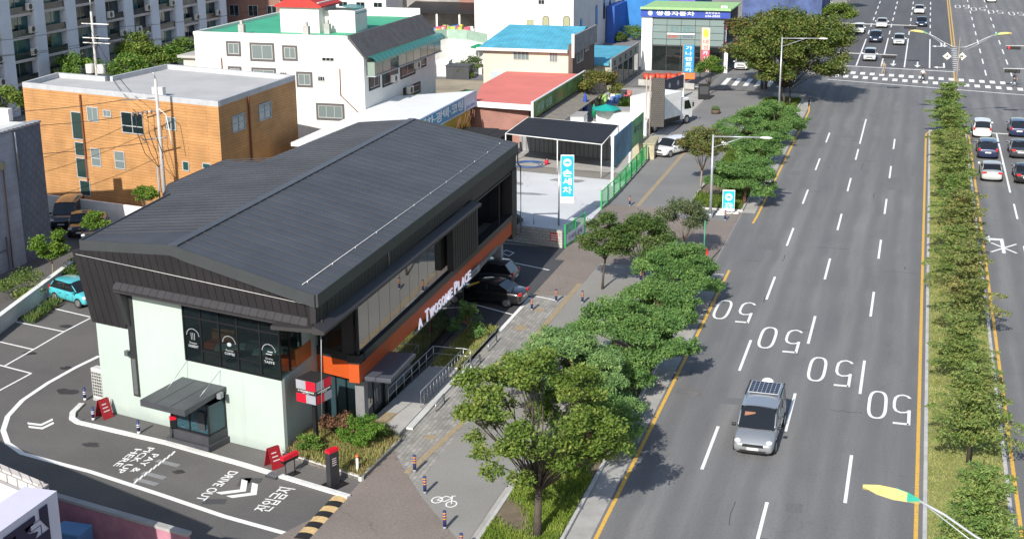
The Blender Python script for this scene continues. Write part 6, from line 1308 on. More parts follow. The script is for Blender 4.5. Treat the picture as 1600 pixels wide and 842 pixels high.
        if detail:
            g = MB()
            for u in ((.30, .50, .70) if kind != 'van' else (.30, .52, .78)): X = L / 2 - u * L; g.tube([(X, s * (w * .975), gz + .12), (X - .02, s * (w + .004), bh * .62), (X - .03, s * w * .95, bh * .93)], .009, 4)
            for u in (.44, .64): X = L / 2 - u * L; g.cbox((X, s * (w + .004), bh * .76), .16, .03, .03)
            g.build('door_seam', TRIM, t, False)
    # wheels
    r = .155 * H * (1.36 if kind != 'van' else 1.1); r = min(max(r, .29), .37)
    for fx in (.17, .81):
        X = L / 2 - fx * L
        for s in (-1, 1):
            m = MB(); m.tube([(X, s * (w - .19), r), (X, s * (w + .012), r)], r, 18); wh = m.build('wheel', RUB, t, False)
            m = MB(); m.tube([(X, s * (w - .02), r), (X, s * (w + .022), r)], r * .66, 14); m.build('rim', RIM, wh, False)
    # lamps, grille, plates, mirrors
    nz = p['nose'] * H
    for s in (-1, 1):
        m = MB(); m.ball((L / 2 - .085 * L * .55, s * w * .74, nz * 1.02 + .05), .20, .17, .10, 8, 6); m.build('headlight', LAMP, t, False)
        m = MB(); X = -L / 2 + .03
        if kind == 'sedan': m.box(X - .03, X + .16, s * w * .70 - .22, s * w * .70 + .16, th_ * .78, th_ * .95)
        else: m.box(X - .0, X + .12, s * w * .80 - .10, s * w * .80 + .10, th_ * .80, th_ * 1.06)
        m.build('tail_light', TAIL, t, False, bevel=.02)
        m = MB(); m.cbox((xg0 - .15, s * (w + .09), bh * .97), .14, .2, .14); m.build('mirror', TRIM if kind == 'van' else pm, t, False, bevel=.03)
    m = MB(); m.box(L / 2 - .035, L / 2 + .005, -w * .5, w * .5, nz * .82, nz * 1.0); m.box(L / 2 - .03, L / 2 + .0, -w * .62, w * .62, nz * .45, nz * .58); m.build('grille', TRIM, t, False)
    if plate:
        m = MB(); m.box(L / 2 + .006, L / 2 + .02, -.26, .26, nz * .62, nz * .78); m.build('number_plate', PLATE, t, False)
        m = MB(); zz = th_ * .62; m.box(-L / 2 - .02, -L / 2 - .0, -.26, .26, zz, zz + .12); m.build('number_plate', PLATE, t, False)
    return t
PW = carpaint('white', (.72, .72, .71), .0); PS = carpaint('silver', (.42, .44, .46), .6); PN = carpaint('navy', (.02, .03, .08)); PK = carpaint('black', (.010, .010, .012), .0); PBL = carpaint('light_blue', (.08, .46, .52), .1); PDG = carpaint('dark_grey', (.06, .065, .075), .4); PLS = carpaint('pale_silver', (.55, .57, .56), .3)
SOUTHF = R(-90)
# silver van in the foreground, solar panel and white dome on its roof
vn = make_car('silver_van', 'silver minivan with a solar panel and white dome on its roof, alone on the road', 'van', 5.3, 1.92, 1.93, PS, -5.86, 61.15, R(-91))
m = MB(); m.box(-2.05, -.55, -.72, .72, 1.985, 2.02); sp = m.build('solar_panel', mat('panel_rim', (.40, .42, .45), .4), vn, False)
m = MB()
for i in range(6):
    for j in range(7): m.box(-2.0 + i * .243, -2.0 + i * .243 + .215, -.68 + j * .196, -.68 + j * .196 + .172, 2.021, 2.026)
stuffp = m.build('solar_cells', mat('solar_cell', (.012, .016, .04), .2), sp, False)
MB().ball((-2.28, 0, 1.93), .26, .30, .20, 14, 6, lo=0.0).build('roof_dome', WHITE, vn, False)
MB().tube([(-.4, -.82, 1.93), (-2.3, -.82, 1.93)], .03, 6).build('roof_rail', TRIM, vn, False); MB().tube([(-.4, .82, 1.93), (-2.3, .82, 1.93)], .03, 6).build('roof_rail', TRIM, vn, False)
m = MB(); m.hexa([(1.28, -.62, 1.28), (1.30, -.12, 1.29), (1.02, -.12, 1.62), (1.00, -.6, 1.61)], [(1.30, -.62, 1.30), (1.32, -.12, 1.31), (1.04, -.12, 1.64), (1.02, -.6, 1.63)]); m.build('sun_shade', mat('brown_card', (.25, .12, .07), .8), vn, False)
make_car('light_blue_hatchback', 'light blue hatchback parked in the cafe car park by the low wall', 'hatch', 3.6, 1.6, 1.52, PBL, -49.35, 71.0, R(-20))
make_car('black_sedan', 'glossy black sedan reversed out from the covered parking, tail lamp towards the pavement', 'sedan', 4.9, 1.86, 1.47, PK, -24.55, 77.9, R(176))
make_car('dark_suv', 'dark car deeper in the covered parking behind the black sedan', 'suv', 4.5, 1.85, 1.62, PDG, -26.0, 81.6, R(180))
make_car('black_suv', 'black car nearest to the cafe roof corner in the shaded rear yard', 'suv', 4.6, 1.86, 1.65, PK, -56.6, 84.6, R(-62))
make_car('black_car', 'black car second in line in the shaded rear yard, next to the grey building', 'sedan', 4.7, 1.83, 1.46, PK, -58.9, 86.4, R(-62))
make_car('brown_roof_van', 'boxy dark van at the back of the shaded rear yard against the pale wall', 'van', 4.7, 1.8, 1.85, PDG, -61.3, 88.2, R(-70))
make_car('black_hatchback', 'dark hatchback half hidden behind the lime sapling in the rear yard', 'hatch', 4.2, 1.8, 1.5, PDG, -53.2, 85.6, R(-62))
make_car('dark_hatchback', 'dark car parked behind the block wall at the far end of the cafe', 'hatch', 4.1, 1.75, 1.5, PDG, -29.7, 96.4, R(20))
make_car('white_suv', 'white car parked on the pavement beside the green fence', 'suv', 4.7, 1.86, 1.62, PW, -21.4, 125.6, R(-115))
make_car('corner_white_suv', 'white car facing the camera beside the glass showroom', 'suv', 4.6, 1.86, 1.66, PW, G(1157, 111)[0], G(1157, 111)[1] + 2.3, R(-90))
make_car('showroom_car', 'silver car on display behind the first showroom pane', 'suv', 4.3, 1.8, 1.62, PS, -32.2, 181.6, R(-80)); make_car('showroom_car', 'silver car on display near the round white pier of the showroom', 'suv', 4.5, 1.85, 1.65, PLS, -26.6, 181.8, R(-30))
grp = 'traffic on the far approach to the crosswalk'
for px, py, kind, col, nm, lab, dim in ((1358, 97, 'hatch', PLS, 'queue_car', 'pale silver car nearest to the crosswalk under the signal arm', (4.3, 1.75, 1.6)), (1367, 68, 'suv', PN, 'queue_car', 'navy blue car waiting on the left of the silver compact', (4.6, 1.85, 1.65)), (1404, 72, 'hatch', PLS, 'queue_car', 'silver compact in the middle lane before the crosswalk', (4.1, 1.72, 1.55)),
        (1377, 45, 'sedan', PW, 'queue_car', 'white sedan behind the navy car', (4.8, 1.85, 1.47)), (1341, 54, 'hatch', PW, 'queue_car', 'white car in the outermost lane beside the roadside tree', (4.2, 1.75, 1.55)), (1439.5, 43, 'sedan', PN, 'queue_car', 'dark blue sedan following in the inner lane', (4.7, 1.83, 1.46)), (1436, 23, 'sedan', PW, 'queue_car', 'white sedan at the top of the inner lane', (4.7, 1.83, 1.46)),
        (1290, 14, 'suv', PW, 'queue_car', 'white car parked by the far pavement at the top edge', (4.6, 1.85, 1.6)), (1306, 24, 'suv', PDG, 'queue_car', 'dark car parked beside the white car at the top edge', (4.6, 1.85, 1.6)), (1262, 12, 'sedan', PW, 'queue_car', 'white car on the far forecourt behind the big tree', (4.6, 1.85, 1.5))):
    q = G(px, py); make_car(nm, lab, kind, *dim, col, q[0], q[1] + dim[0] / 2, R(-90), grp)
grp = 'cars waiting on the opposite carriageway'
for px, py, kind, col, lab, dim in ((1534, 217, 'suv', PW, 'white car first behind the stop line beside the median', (4.5, 1.82, 1.68)), (1543, 250, 'suv', PN, 'dark navy car second in the lane beside the median, tail lamps lit red', (4.6, 1.85, 1.62)), (1549, 286, 'sedan', PLS, 'pale silver sedan third in the lane beside the median', (4.7, 1.8, 1.45)),
        (1592, 216, 'suv', PN, 'navy car first in the second lane at the right edge', (4.6, 1.85, 1.62)), (1594, 250, 'sedan', PDG, 'dark grey sedan second in the second lane at the right edge', (4.8, 1.85, 1.48)), (1603, 290, 'sedan', PK, 'black sedan third in the second lane, cut by the right edge', (4.8, 1.85, 1.48)), (1549, 5, 'sedan', PW, 'white car driving away at the very top of the opposite carriageway', (4.7, 1.8, 1.45))):
    q = G(px, py); make_car('waiting_car', lab, kind, *dim, col, q[0], q[1] + dim[0] / 2, R(90), grp)
# white box truck
tk = thing('box_truck', 'white box truck parked beside the dark tall panel, stickers on its side', 'truck', (-25.0, 138.3, 0), R(68)); tk.scale = (1.15, 1.1, 1.15)
MB().box(-3.1, 2.0, -1.1, 1.1, .95, 3.15).build('box', WHITE, tk, False, bevel=.04); MB().box(-3.2, 3.3, -.9, .9, .5, .94).build('chassis', TRIM, tk, False)
cb = MB(); cb.add([(2.15, -1.0, .5), (4.1, -1.0, .5), (4.15, -1.0, 1.3), (3.55, -.95, 2.35), (2.15, -.95, 2.4), (2.15, 1.0, .5), (4.1, 1.0, .5), (4.15, 1.0, 1.3), (3.55, .95, 2.35), (2.15, .95, 2.4)], [(0, 1, 2, 3, 4), (5, 9, 8, 7, 6), (0, 5, 6, 1), (1, 6, 7, 2), (2, 7, 8, 3), (3, 8, 9, 4), (4, 9, 5, 0)]); cb.build('cab', WHITE, tk, False, bevel=.06)
MB().quad((4.13, -.85, 1.37), (4.13, .85, 1.37), (3.64, .82, 2.26), (3.64, -.82, 2.26)).build('windscreen', CGL, tk, False)
for s in (-1, 1):
    MB().quad(*[(x_, s * 1.01, z_) for x_, z_ in ((2.7, 1.4), (3.95, 1.35), (3.45, 2.15), (2.7, 2.15))][::s]).build('side_window', CGL, tk, False); MB().box(4.14, 4.2, s * .8 - .15, s * .8 + .15, .75, 1.0).build('headlight', LAMP, tk, False); MB().cbox((3.9, s * 1.2, 1.5), .1, .12, .4).build('mirror', TRIM, tk, False)
    for xx in (-2.2, 3.1): wh = MB().tube([(xx, s * .85, .42), (xx, s * 1.08, .42)], .42, 16).build('wheel', RUB, tk, False); MB().tube([(xx, s * 1.0, .42), (xx, s * 1.095, .42)], .24, 12).build('rim', RIM, wh, False)
m = MB(); m.add([(-2.2 + .35 * math.cos(t_), 1.106, 2.4 + .35 * math.sin(t_)) for t_ in [2 * math.pi * k / 14 for k in range(14)]], [tuple(range(14))]); m.build('round_sticker', mat('lime_sticker', (.45, .55, .2), .6), tk, False)
m = MB(); m.add([(-.9 + .35 * math.cos(t_), 1.106, 2.3 + .35 * math.sin(t_)) for t_ in [2 * math.pi * k / 14 for k in range(14)]], [tuple(range(14))]); m.build('round_sticker', mat('pink_sticker', (.6, .15, .35), .6), tk, False)
# ================================================================== STREET FURNITURE
def lamp_post(label, x, y, h, ax, ay, arm):
    t = thing('street_lamp', label, 'street lamp', (x, y, 0), 0, 'single arm street lamps on the planting strip'); MB().cyl(0, 0, 0, h, .11, .075, 10).cyl(0, 0, 0, .35, .18, n=10).build('pole', mat('lamp_grey', (.42, .44, .46), .4, metal=.4), t, False)
    MB().tube([(0, 0, h - .15), (ax * arm, ay * arm, h - .05)], .05, 8).tube([(0, 0, h - 1.0), (ax * arm * .6, ay * arm * .6, h - .15)], .03, 6).build('arm', MATS['lamp_grey'], t, False)
    b = MB(); c = (ax * (arm + .35), ay * (arm + .35), h - .06); b.ball(c, .5, .2, .09, 12, 6, lo=-1); b.build('lamp_head', WHITE, t, False)
    return t
lamp_post('grey street lamp with one straight arm behind the turquoise stand sign', -14.35, 102.4, 6.45, 1, 0, 3.6); lamp_post('grey street lamp with one straight arm in front of the huge roadside trees', -13.9, 148.6, HT(1226, 179, 57), 1, 0, 3.9)
def double_lamp(label, x, y, h, rz, near=False):
    t = thing('double_street_lamp', label, 'street lamp', (x, y, .1), rz, 'two armed lamps on the median'); MB().cyl(0, 0, 0, h, .13, .07, 10).build('pole', mat('pole_brown', (.20, .17, .15), .5), t, False)
    for s in (-1, 1):
        MB().tube([(0, 0, h - 1.0), (s * .6, 0, h - .95), (s * 1.6, 0, h - .5), (s * 2.5, 0, h + .02), (s * 3.3, 0, h + .36)], .04, 8).tube([(0, 0, h - 1.5), (s * 1.4, 0, h - .85), (s * 3.0, 0, h + .2)], .02, 6).build('arm', mat('arm_grey', (.40, .42, .44), .4, metal=.3), t, False)
        hd = MB(); n = 9
        for k in range(n): pass
        P = [(0, .07), (.3, .30), (.7, .40), (1.15, .34), (1.6, .08)]; V = []
        for a, w_ in P: V += [(s * (3.2 + a), -w_, h + .33 + a * .12), (s * (3.2 + a), 0, h + .33 + w_ * .45 + a * .12), (s * (3.2 + a), w_, h + .33 + a * .12), (s * (3.2 + a), 0, h + .22 + a * .12)]
        F = [(i * 4 + k, i * 4 + (k + 1) % 4, (i + 1) * 4 + (k + 1) % 4, (i + 1) * 4 + k) for i in range(4) for k in range(4)] + [(3, 2, 1, 0), (16, 17, 18, 19)]; hd.add(V, F, 0, False)
        ho = hd.build('lamp_head', mat('lamp_yellow', (.66, .55, .20), .4), t, False)
        V3 = []
        for a, w_ in P[:4]: V3 += [(s * (3.2 + a), 0 + w_ * (.25 if a > .5 else -1.02), h + .338 + w_ * (.36 if a > .5 else .0) + a * .12), (s * (3.2 + a), 0, h + .345 + w_ * .45 + a * .12) if a < .5 else (s * (3.2 + a), w_ * .3, h + .34 + w_ * .33 + a * .12), (s * (3.2 + a), w_ * 1.02, h + .338 + a * .12)]
        g = MB(); g.add(V3, [(i * 3 + k, i * 3 + k + 1, (i + 1) * 3 + k + 1, (i + 1) * 3 + k) for i in range(3) for k in range(2)]); g.build('green_band', mat('lamp_green', (.05, .40, .28), .4), ho, False)
    return t
double_lamp('two armed street lamp with yellow heads at the crosswalk end of the median', 3.9, 144.6, 9.2, 0)
q = G(1385, 778, 8.6); double_lamp('two armed street lamp whose yellow and green head reaches in at the lower right', q[0] + 4.1, q[1] - .3, 8.2, R(-6))
for x, lab in ((3.95, 'white framed diamond direction sign on the lamp, left of the pole'),):
    pass
def diamond(label, px, py, z):
    x, y = atz(px, py, z); t = thing('diamond_sign', label, 'traffic sign', (x, y, z - .45), 0, 'diamond signs on the median lamp'); s = .42
    MB().add([(0, 0, .0), (s, 0, s), (0, 0, 2 * s), (-s, 0, s), (0, .04, .0), (s, .04, s), (0, .04, 2 * s), (-s, .04, s)], [(0, 1, 2, 3), (7, 6, 5, 4), (0, 4, 5, 1), (1, 5, 6, 2), (2, 6, 7, 3), (3, 7, 4, 0)]).build('plate', mat('cream_sign', (.62, .62, .50), .5), t, False)
    MB().add([(0, -.01, .3), (.12, -.01, s), (0, -.01, .55), (-.12, -.01, s)], [(0, 1, 2, 3)]).build('arrow_mark', DARK, t, False); MB().box(-.5, .5, .041, .08, .4, .45).build('bracket', STEEL, t, False)
diamond('square sign hung on its corner, on the side of the arriving traffic', 1480, 88, 7.0); diamond('square sign hung on its corner, on the side of the opposite carriageway', 1503.5, 88, 7.0)
def signal(label, x, y, base_x, z, arm_dir, lit=None):
    """horizontal signal head hanging from an arm; pole at base_x"""
    t = thing('traffic_signal', label, 'traffic light', (base_x, y, 0), 0, 'signal arms around the crossing'); MB().cyl(0, 0, 0, z + .6, .12, .09, 8).build('pole', mat('signal_pole', (.45, .46, .46), .5), t, False)
    d = x - base_x; MB().tube([(0, 0, z + .35), (d + (0.9 if d > 0 else -.9), 0, z + .2)], .06, 6).build('arm', MATS['signal_pole'], t, False)
    MB().box(d - .75, d + .75, -.12, .12, z - .2, z + .18).build('signal_head', BLACK, t, False, bevel=.03)
    for k in range(4):
        c = d - .53 + k * .355; m = MB(); n = 10; m.add([(c + .13 * math.cos(2 * math.pi * j / n), -.125, z + .13 * math.sin(2 * math.pi * j / n)) for j in range(n)], [tuple(range(n))]); m.build('lens', mat('lens_red', (.7, .02, .02), .4, emit=1.0) if (lit == k) else mat('lens_dark', (.03, .03, .03), .3), t, False)
x, y = atz(1389, 89, 4.6); signal('signal on the nearer long arm over the approach lanes', x, y, -15.2, 4.6, 1); x, y = atz(1422, 43, 5.4); signal('signal on the farther long arm over the approach lanes', x, y, -14.2, 5.4, 1)
x, y = atz(1584, 75, 5.4); signal('signal with its red lamp lit at the upper right edge', x, y, 18.5, 5.4, -1, 0); x, y = atz(1582, 111, 5.4); signal('dark signal above the walking man at the right edge', x, y, 18.5, 5.4, -1)
# utility poles
def upole(name, label, x, y, h, kind):
    t = thing(name, label, 'utility pole', (x, y, 0)); MB().cyl(0, 0, 0, h, .17, .11, 10).build('pole', mat('pole_concrete', (.42, .41, .40), .8), t, False)
    if kind == 0:
        m = MB(); m.tube([(-2.6, -.4, h - 1.6), (.1, 0, h - 1.4)], .05, 6); m.build('crossarm', STEEL, t, False); m = MB(); m.tube([(-1.9, -.3, h - 2.6), (.1, 0, h - 2.3)], .05, 6); m.build('crossarm', STEEL, t, False); m = MB(); m.tube([(-1.5, 0, h - 4.6), (.6, 0, h - 4.3)], .05, 6); m.build('crossarm', STEEL, t, False)
        m = MB(); m.tube([(0, 0, h), (-.1, 0, h + .4), (-.3, 0, h + .5)], .04, 5); m.build('top_bracket', STEEL, t, False)
        for k in range(5): MB().cbox((-1.9 + k * .38, -.3, h - 2.75 + k * .05), .12, .12, .25).build('insulator', mat('insulator', (.2, .13, .1), .5), t, False)
        for k in range(4):
            a = -1.7 + k * .5; MB().tube([(a, -.3, h - 2.7), (a - .05, -.2, h - 4.0), (a + .4, -.1, h - 5.6), (-.2, -.1, h - 6.6), (-.18, -.12, h - 8.5)], .028, 4).build('cable', BLACK, t, False)
        MB().cyl(-.3, -.2, .1, h - 6.5, .07, n=6).build('riser_pipe', mat('riser_grey', (.25, .27, .3), .5), t, False)
        MB().tube([(.1, 0, h - 2.2), (.7, -.1, h - 2.6), (.9, -.1, h - 4.0), (1.0, -.1, h - 4.9)], .03, 5).build('cable', WHITE, t, False)
    else:
        for z in (h - 1.2, h - 2.6, h - 3.1): MB().tube([(-1.2, 0, z), (2.0, -.2, z)], .06, 6).build('crossarm', WHITE, t, False)
        for s in (-.55, .75): MB().cyl(s, -.25, h - 6.1, h - 5.2, .42, n=14).build('transformer', ACW, t, False, bevel=.03)
        MB().cyl(0, 0, h, h + 1.4, .03, n=5).build('top_rod', STEEL, t, False)
    return t
upole('utility_pole', 'concrete utility pole with slack cables before the orange block', -54.1, 90.4 - 4, 10.9, 0) if 0 else upole('utility_pole', 'concrete utility pole with slack cables in front of the orange block', -53.3, 88.9, 11.2, 0)
x, y = G2(208, 158); upole('transformer_pole', 'pole with white crossarms and two round transformers before the apartment slab', -79.5, 121.5, 12.2, 1)
def wire(label, pts, r=.022):
    m = MB()
    for a, b, sag in pts:
        a, b = np.array(a, float), np.array(b, float); P = [tuple(a * (1 - u) + b * u - np.array([0, 0, sag * 4 * u * (1 - u)])) for u in np.linspace(0, 1, 9)]; m = MB(); m.tube(P, r, 4)
        o = m.build('overhead_wire', BLACK); tag(o, label, 'wire', 'overhead wires')
A = (-53.3, 88.9); B = (-79.5, 121.5)
for z, dx in ((9.6, -2.4), (9.5, -1.4), (8.5, -1.7), (6.4, -1.2)): wire('thin black overhead wire running between the two utility poles and past the orange block', [((A[0] + dx, A[1], z), (B[0] + dx * .4, B[1], z + 1.8), .9)])
for z, dx in ((9.6, -2.4), (8.5, -1.6), (6.4, -1.2)): wire('thin black overhead wire leading off to the left edge from the orange block', [((A[0] + dx, A[1], z), (-75, 84.5, z - .6), .7)])
for z, dx in ((10.6, -1.0), (9.2, 1.6), (9.2, 0)): wire('thin wire from the transformer pole across the apartment slab', [((B[0] + dx, B[1], z), (-96 + 4, 108, z - .2), .6)]); wire('thin wire from the transformer pole towards the white block', [((B[0] + dx, B[1], z), (-64.3, 134, z + 1.5), .6)])
# bollards
BN = mat('bollard_navy', (.03, .04, .13), .5); BY = mat('bollard_orange', (.62, .25, .04), .5); BW = mat('bollard_white', (.72, .72, .72), .5)
def bollard(label, px, py, kind):
    q = G(px, py); t = thing('bollard', label, 'bollard', (q[0], q[1], .01), 0, 'navy bollards with orange bands' if kind else 'navy bollards with white bands'); h = .8 if kind else .66; r = .075
    MB().cyl(0, 0, .12, h, r, n=14).ball((0, 0, h), r, r, .03, 14, 3, lo=0.0).build('post', BN, t, False); MB().cyl(0, 0, 0, .12, r * 1.05, n=14).build('base', BW if not kind else mat('bollard_base', (.25, .27, .30), .6), t, False)
    for k in ((.44, .56, .68) if kind else (.40, .52)): MB().cyl(0, 0, k * h / .8, (k + .055) * h / .8, r + .006, n=14).build('reflective_band', BY if kind else BW, t, False)
for lab, px, py in (('orange banded bollard at the pavement edge, farthest from the bottom, by the speed hump apron', 648, 737), ('middle one of the three orange banded bollards lining the apron edge', 664, 771), ('orange banded bollard next to the painted bicycle', 695, 826), ('orange banded bollard cut by the bottom edge', 721, 862), ('orange banded bollard beside the covered parking stalls', 831, 485), ('orange banded bollard behind the black sedan on the pavement', 869, 472), ('orange banded bollard near the slender tree', 910, 474), ('orange banded bollard at the end of the green fence', 984, 322), ('orange banded bollard under the dense dark tree', 1001, 440), ('orange banded bollard beside the turquoise stand sign', 1133, 345), ('orange banded bollard on the driveway before the grey green tree', 1052, 333)): bollard(lab, px, py, 1)
for lab, px, py in (('white banded bollard beside the outdoor unit of the cafe', 133, 625), ('white banded bollard next to the leaning red board at the lane kerb', 146, 656), ('white banded bollard alone before the mint wall', 217, 677)): bollard(lab, px, py, 0)
# signs and small things round the café
cs = thing('cube_sign', 'cube shaped shop sign with red and grey squares on a black post', 'shop sign', (-25.45, 54.0, 0), R(-14))
MB().box(-.09, .09, -.09, .09, 0, 2.549).build('post', BLACK, cs, False); MB().box(-.58, .58, -.57, .57, 2.55, 3.68).build('cube', mat('cube_black', (.03, .028, .03), .5), cs, False, bevel=.01)
CRED = mat('sign_red', (.62, .01, .03), .4); CGR = mat('sign_grey', (.30, .31, .35), .4)
for face in range(2):
    def fp(a, z, o=.012): return (a, -.57 - o, z) if face == 0 else (.58 + o, a, z)
    for k, (a0, a1, z0, z1, c) in enumerate(((-.55, 0, 3.22, 3.65, CGR), (0.004, .55, 3.22, 3.65, CRED), (-.55, 0, 2.58, 3.0, CRED), (.004, .55, 2.58, 3.0, CGR))):
        MB().quad(fp(a0, z0), fp(a1, z0), fp(a1, z1), fp(a0, z1)).build('colour_panel', c, cs, False)
    m = MB(); lettering('A TWOSOME PLACE', fp(-.46, 3.1), (1, 0, 0) if face == 0 else (0, 1, 0), (0, 0, 1), .075, .92, mb=m, depth=.006, bold=.01); lettering('DRIVE THRU', fp(-.2, 3.035), (1, 0, 0) if face == 0 else (0, 1, 0), (0, 0, 1), .035, .4, mb=m, depth=.006); m.build('sign_lettering', WHITE, cs, False)
def aframe(label, px, py, rz):
    q = G(px, py); t = thing('red_board', label, 'A-frame sign', q, rz, 'red folding boards at the drive lane')
    for s in (-1, 1): MB().hexa([(-.3, s * .32, 0), (.3, s * .32, 0), (.3, s * .35, 0), (-.3, s * .35, 0)][::s], [(-.3, s * .03, .95), (.3, s * .03, .95), (.3, s * .06, .95), (-.3, s * .06, .95)][::s]).build('panel', mat('board_red', (.30, .012, .02), .5), t, False)
    m = MB()
    for k in range(3):
        z = .35 + k * .17; yy = -.35 + (z / .95) * .3 - .012; m.quad((-.18, yy, z), (.18 - k * .05, yy, z), (.18 - k * .05, yy + .018, z + .05), (-.18, yy + .018, z + .05))
    m.build('board_print', mat('board_print', (.6, .5, .5), .5), t, False)
aframe('red folding board at the far end of the lane kerb, near the outdoor unit', 163, 651, R(70)); aframe('red folding board in front of the mint wall near the cube sign', 428, 728, R(60))
def stand(label, px, py, z0, z1, w, d, rz, cat='menu stand'):
    q = G(px, py); t = thing('menu_stand', label, cat, q, rz)
    if z0 > .1:
        MB().cyl(-w * .3, 0, .03, z0, .025, n=6).build('leg', BLACK, t, False); MB().cyl(w * .3, 0, .03, z0, .025, n=6).build('leg', BLACK, t, False); MB().box(-w / 2, w / 2, -.18, .18, 0, .035).build('foot', BLACK, t, False)
        MB().box(-w / 2, w / 2, -d / 2, d / 2, z0, z1 - .08).build('body', BLACK, t, False); MB().box(-w / 2 - .01, w / 2 + .01, -d / 2 - .01, d / 2 + .01, z1 - .15, z1 + .03).build('red_cap', CRED, t, False)
    else:
        MB().box(-w / 2, w / 2, -d / 2, d / 2, .05, z1 - .14).build('body', mat('stand_black', (.03, .03, .034), .45), t, False); MB().box(-w / 2 - .004, w / 2 + .004, -d / 2 - .004, d / 2 + .004, z1 - .139, z1).build('red_cap', CRED, t, False); MB().box(-w * .95, w * .95, -.42, .42, 0, .05).build('foot', BLACK, t, False)
        m = MB()
        for k in range(4): m.box(-w * .25, w * .2, -d / 2 - .012, -d / 2 - .006, 1.0 + k * .1, 1.04 + k * .1)
        m.build('stand_print', mat('board_print', (.6, .5, .5), .5), t, False)
stand('tall black stand with a red top at the lane exit, beside the dry grass bed', 521, 758, 0, 1.75, .55, .26, R(68)); stand('low red topped stand on two legs between the red board and the grass bed', 454, 742, .72, 1.0, .9, .18, R(68)); 
stand('narrow red headed order post at the left of the pickup window', 273, 692, .8, 1.35, .28, .14, R(40))
t = thing('marker_post', 'white post with an orange top at the corner of the grass bed', 'post', G(559, 742)); MB().cyl(0, 0, 0, .85, .06, n=10).build('post', WHITE, t, False); MB().cyl(0, 0, .855, .98, .075, n=10).build('orange_cap', mat('orange_cap', (.65, .16, .04), .5), t, False)
ou = thing('outdoor_unit', 'tall cream air conditioning unit against the mint wall corner', 'outdoor unit', (-38.55, 56.9, 0), R(-14))
MB().box(-.5, .5, -.22, .22, .1, 1.75).build('casing', ACW, ou, False, bevel=.03); MB().box(-.42, .42, -.25, -.222, .25, 1.6).build('grille', mat('unit_grille', (.10, .10, .10), .6), ou, False); m = MB()
for k in range(9): m.box(-.42, .42, -.262, -.252, .25 + k * .165, .28 + k * .165)
for k in range(6): m.box(-.42 + k * .16, -.40 + k * .16, -.272, -.263, .25, 1.6)
m.build('grille_bars', ACW, ou, False); MB().box(-.5, .5, -.25, .25, 0, .098).build('plinth', CONC, ou, False)
# speed hump at the exit
hp = thing('speed_hump', 'black and yellow striped speed hump across the drive lane exit', 'speed hump', G(505, 805)); a, b = np.array(G(470, 842)), np.array(G(533, 776)); d = (b - a); Lh = np.linalg.norm(d[:2]); d = d / Lh; nn = np.array([-d[1], d[0], 0]); n = 8
HY = mat('hump_yellow', (.60, .42, .20), .7, var=.2, scale=5); HB = mat('hump_black', (.02, .02, .02), .7)
for k in range(n):
    p0 = a + d * (k * Lh / n + .004) - d * .0; p1 = a + d * ((k + 1) * Lh / n - .004); m = MB(); w_ = .36
    pts = [(-w_, .0), (-w_ * .55, .05), (0, .065), (w_ * .55, .05), (w_, .0)]; V = [tuple(p0 + nn * q + np.array([0, 0, z])) for q, z in pts] + [tuple(p1 + nn * q + np.array([0, 0, z])) for q, z in pts]
    m.add(V, [(i + 5, i + 6, i + 1, i) for i in range(4)] + [(0, 1, 2, 3, 4), (9, 8, 7, 6, 5)]); m.build('hump_block', HY if k % 2 else HB, hp)
for (px, py, lab) in ((120, 655, 'small iron drain grate at the left end of the lane kerb'), (428, 744, 'small iron drain grate in the lane kerb near the red board')):
    q = G(px, py); t = thing('drain_grate', lab, 'drain grate', (q[0], q[1], .001), R(-14)); MB().box(-.3, .3, -.25, .25, 0, .105 if px > 200 else .01).build('frame', DARK, t, False); m = MB()
    for k in range(6): m.box(-.27 + k * .1, -.22 + k * .1, -.22, .22, .106 if px > 200 else .011, .118 if px > 200 else .022)
    m.build('bars', GREYM, t, False)
# wheel stops in the car park
for i, (px, py, px2, py2) in enumerate(((52, 496, 66, 489), (6, 511, 23, 502), (24, 501, 43, 492), (96, 478, 80, 484))):
    a, b = np.array(G(px, py)), np.array(G(px2, py2)); m = MB(); d = (b - a) / np.linalg.norm(b - a); nn = np.array([-d[1], d[0], 0]) * .08
    m.prism([tuple((a - nn)[:2]), tuple((b - nn)[:2]), tuple((b + nn)[:2]), tuple((a + nn)[:2])], 0.0, .11)
    tag(m.build('wheel_stop', mat('wheel_stop_brown', (.11, .085, .05), .8), bevel=.02), ('brown wheel stop nearest to the light blue car', 'brown wheel stop at the left edge of the picture', 'brown wheel stop second from the left edge', 'brown wheel stop touching the light blue car stall line')[i], 'wheel stop', 'wheel stops in the car park')
# manhole on the road
t = thing('manhole_cover', 'round manhole cover in the outer lane near the kerb', 'manhole cover', (*G2(1084, 614), .004)); MB().cyl(0, 0, 0, .006, .38, n=24).build('rim', mat('manhole_iron', (.15, .13, .12), .7), t, False); MB().cyl(0, 0, .0065, .012, .32, n=24).build('lid', asphalt('lid_grey', (.15, .15, .15), (.19, .18, .17), False), t, False)
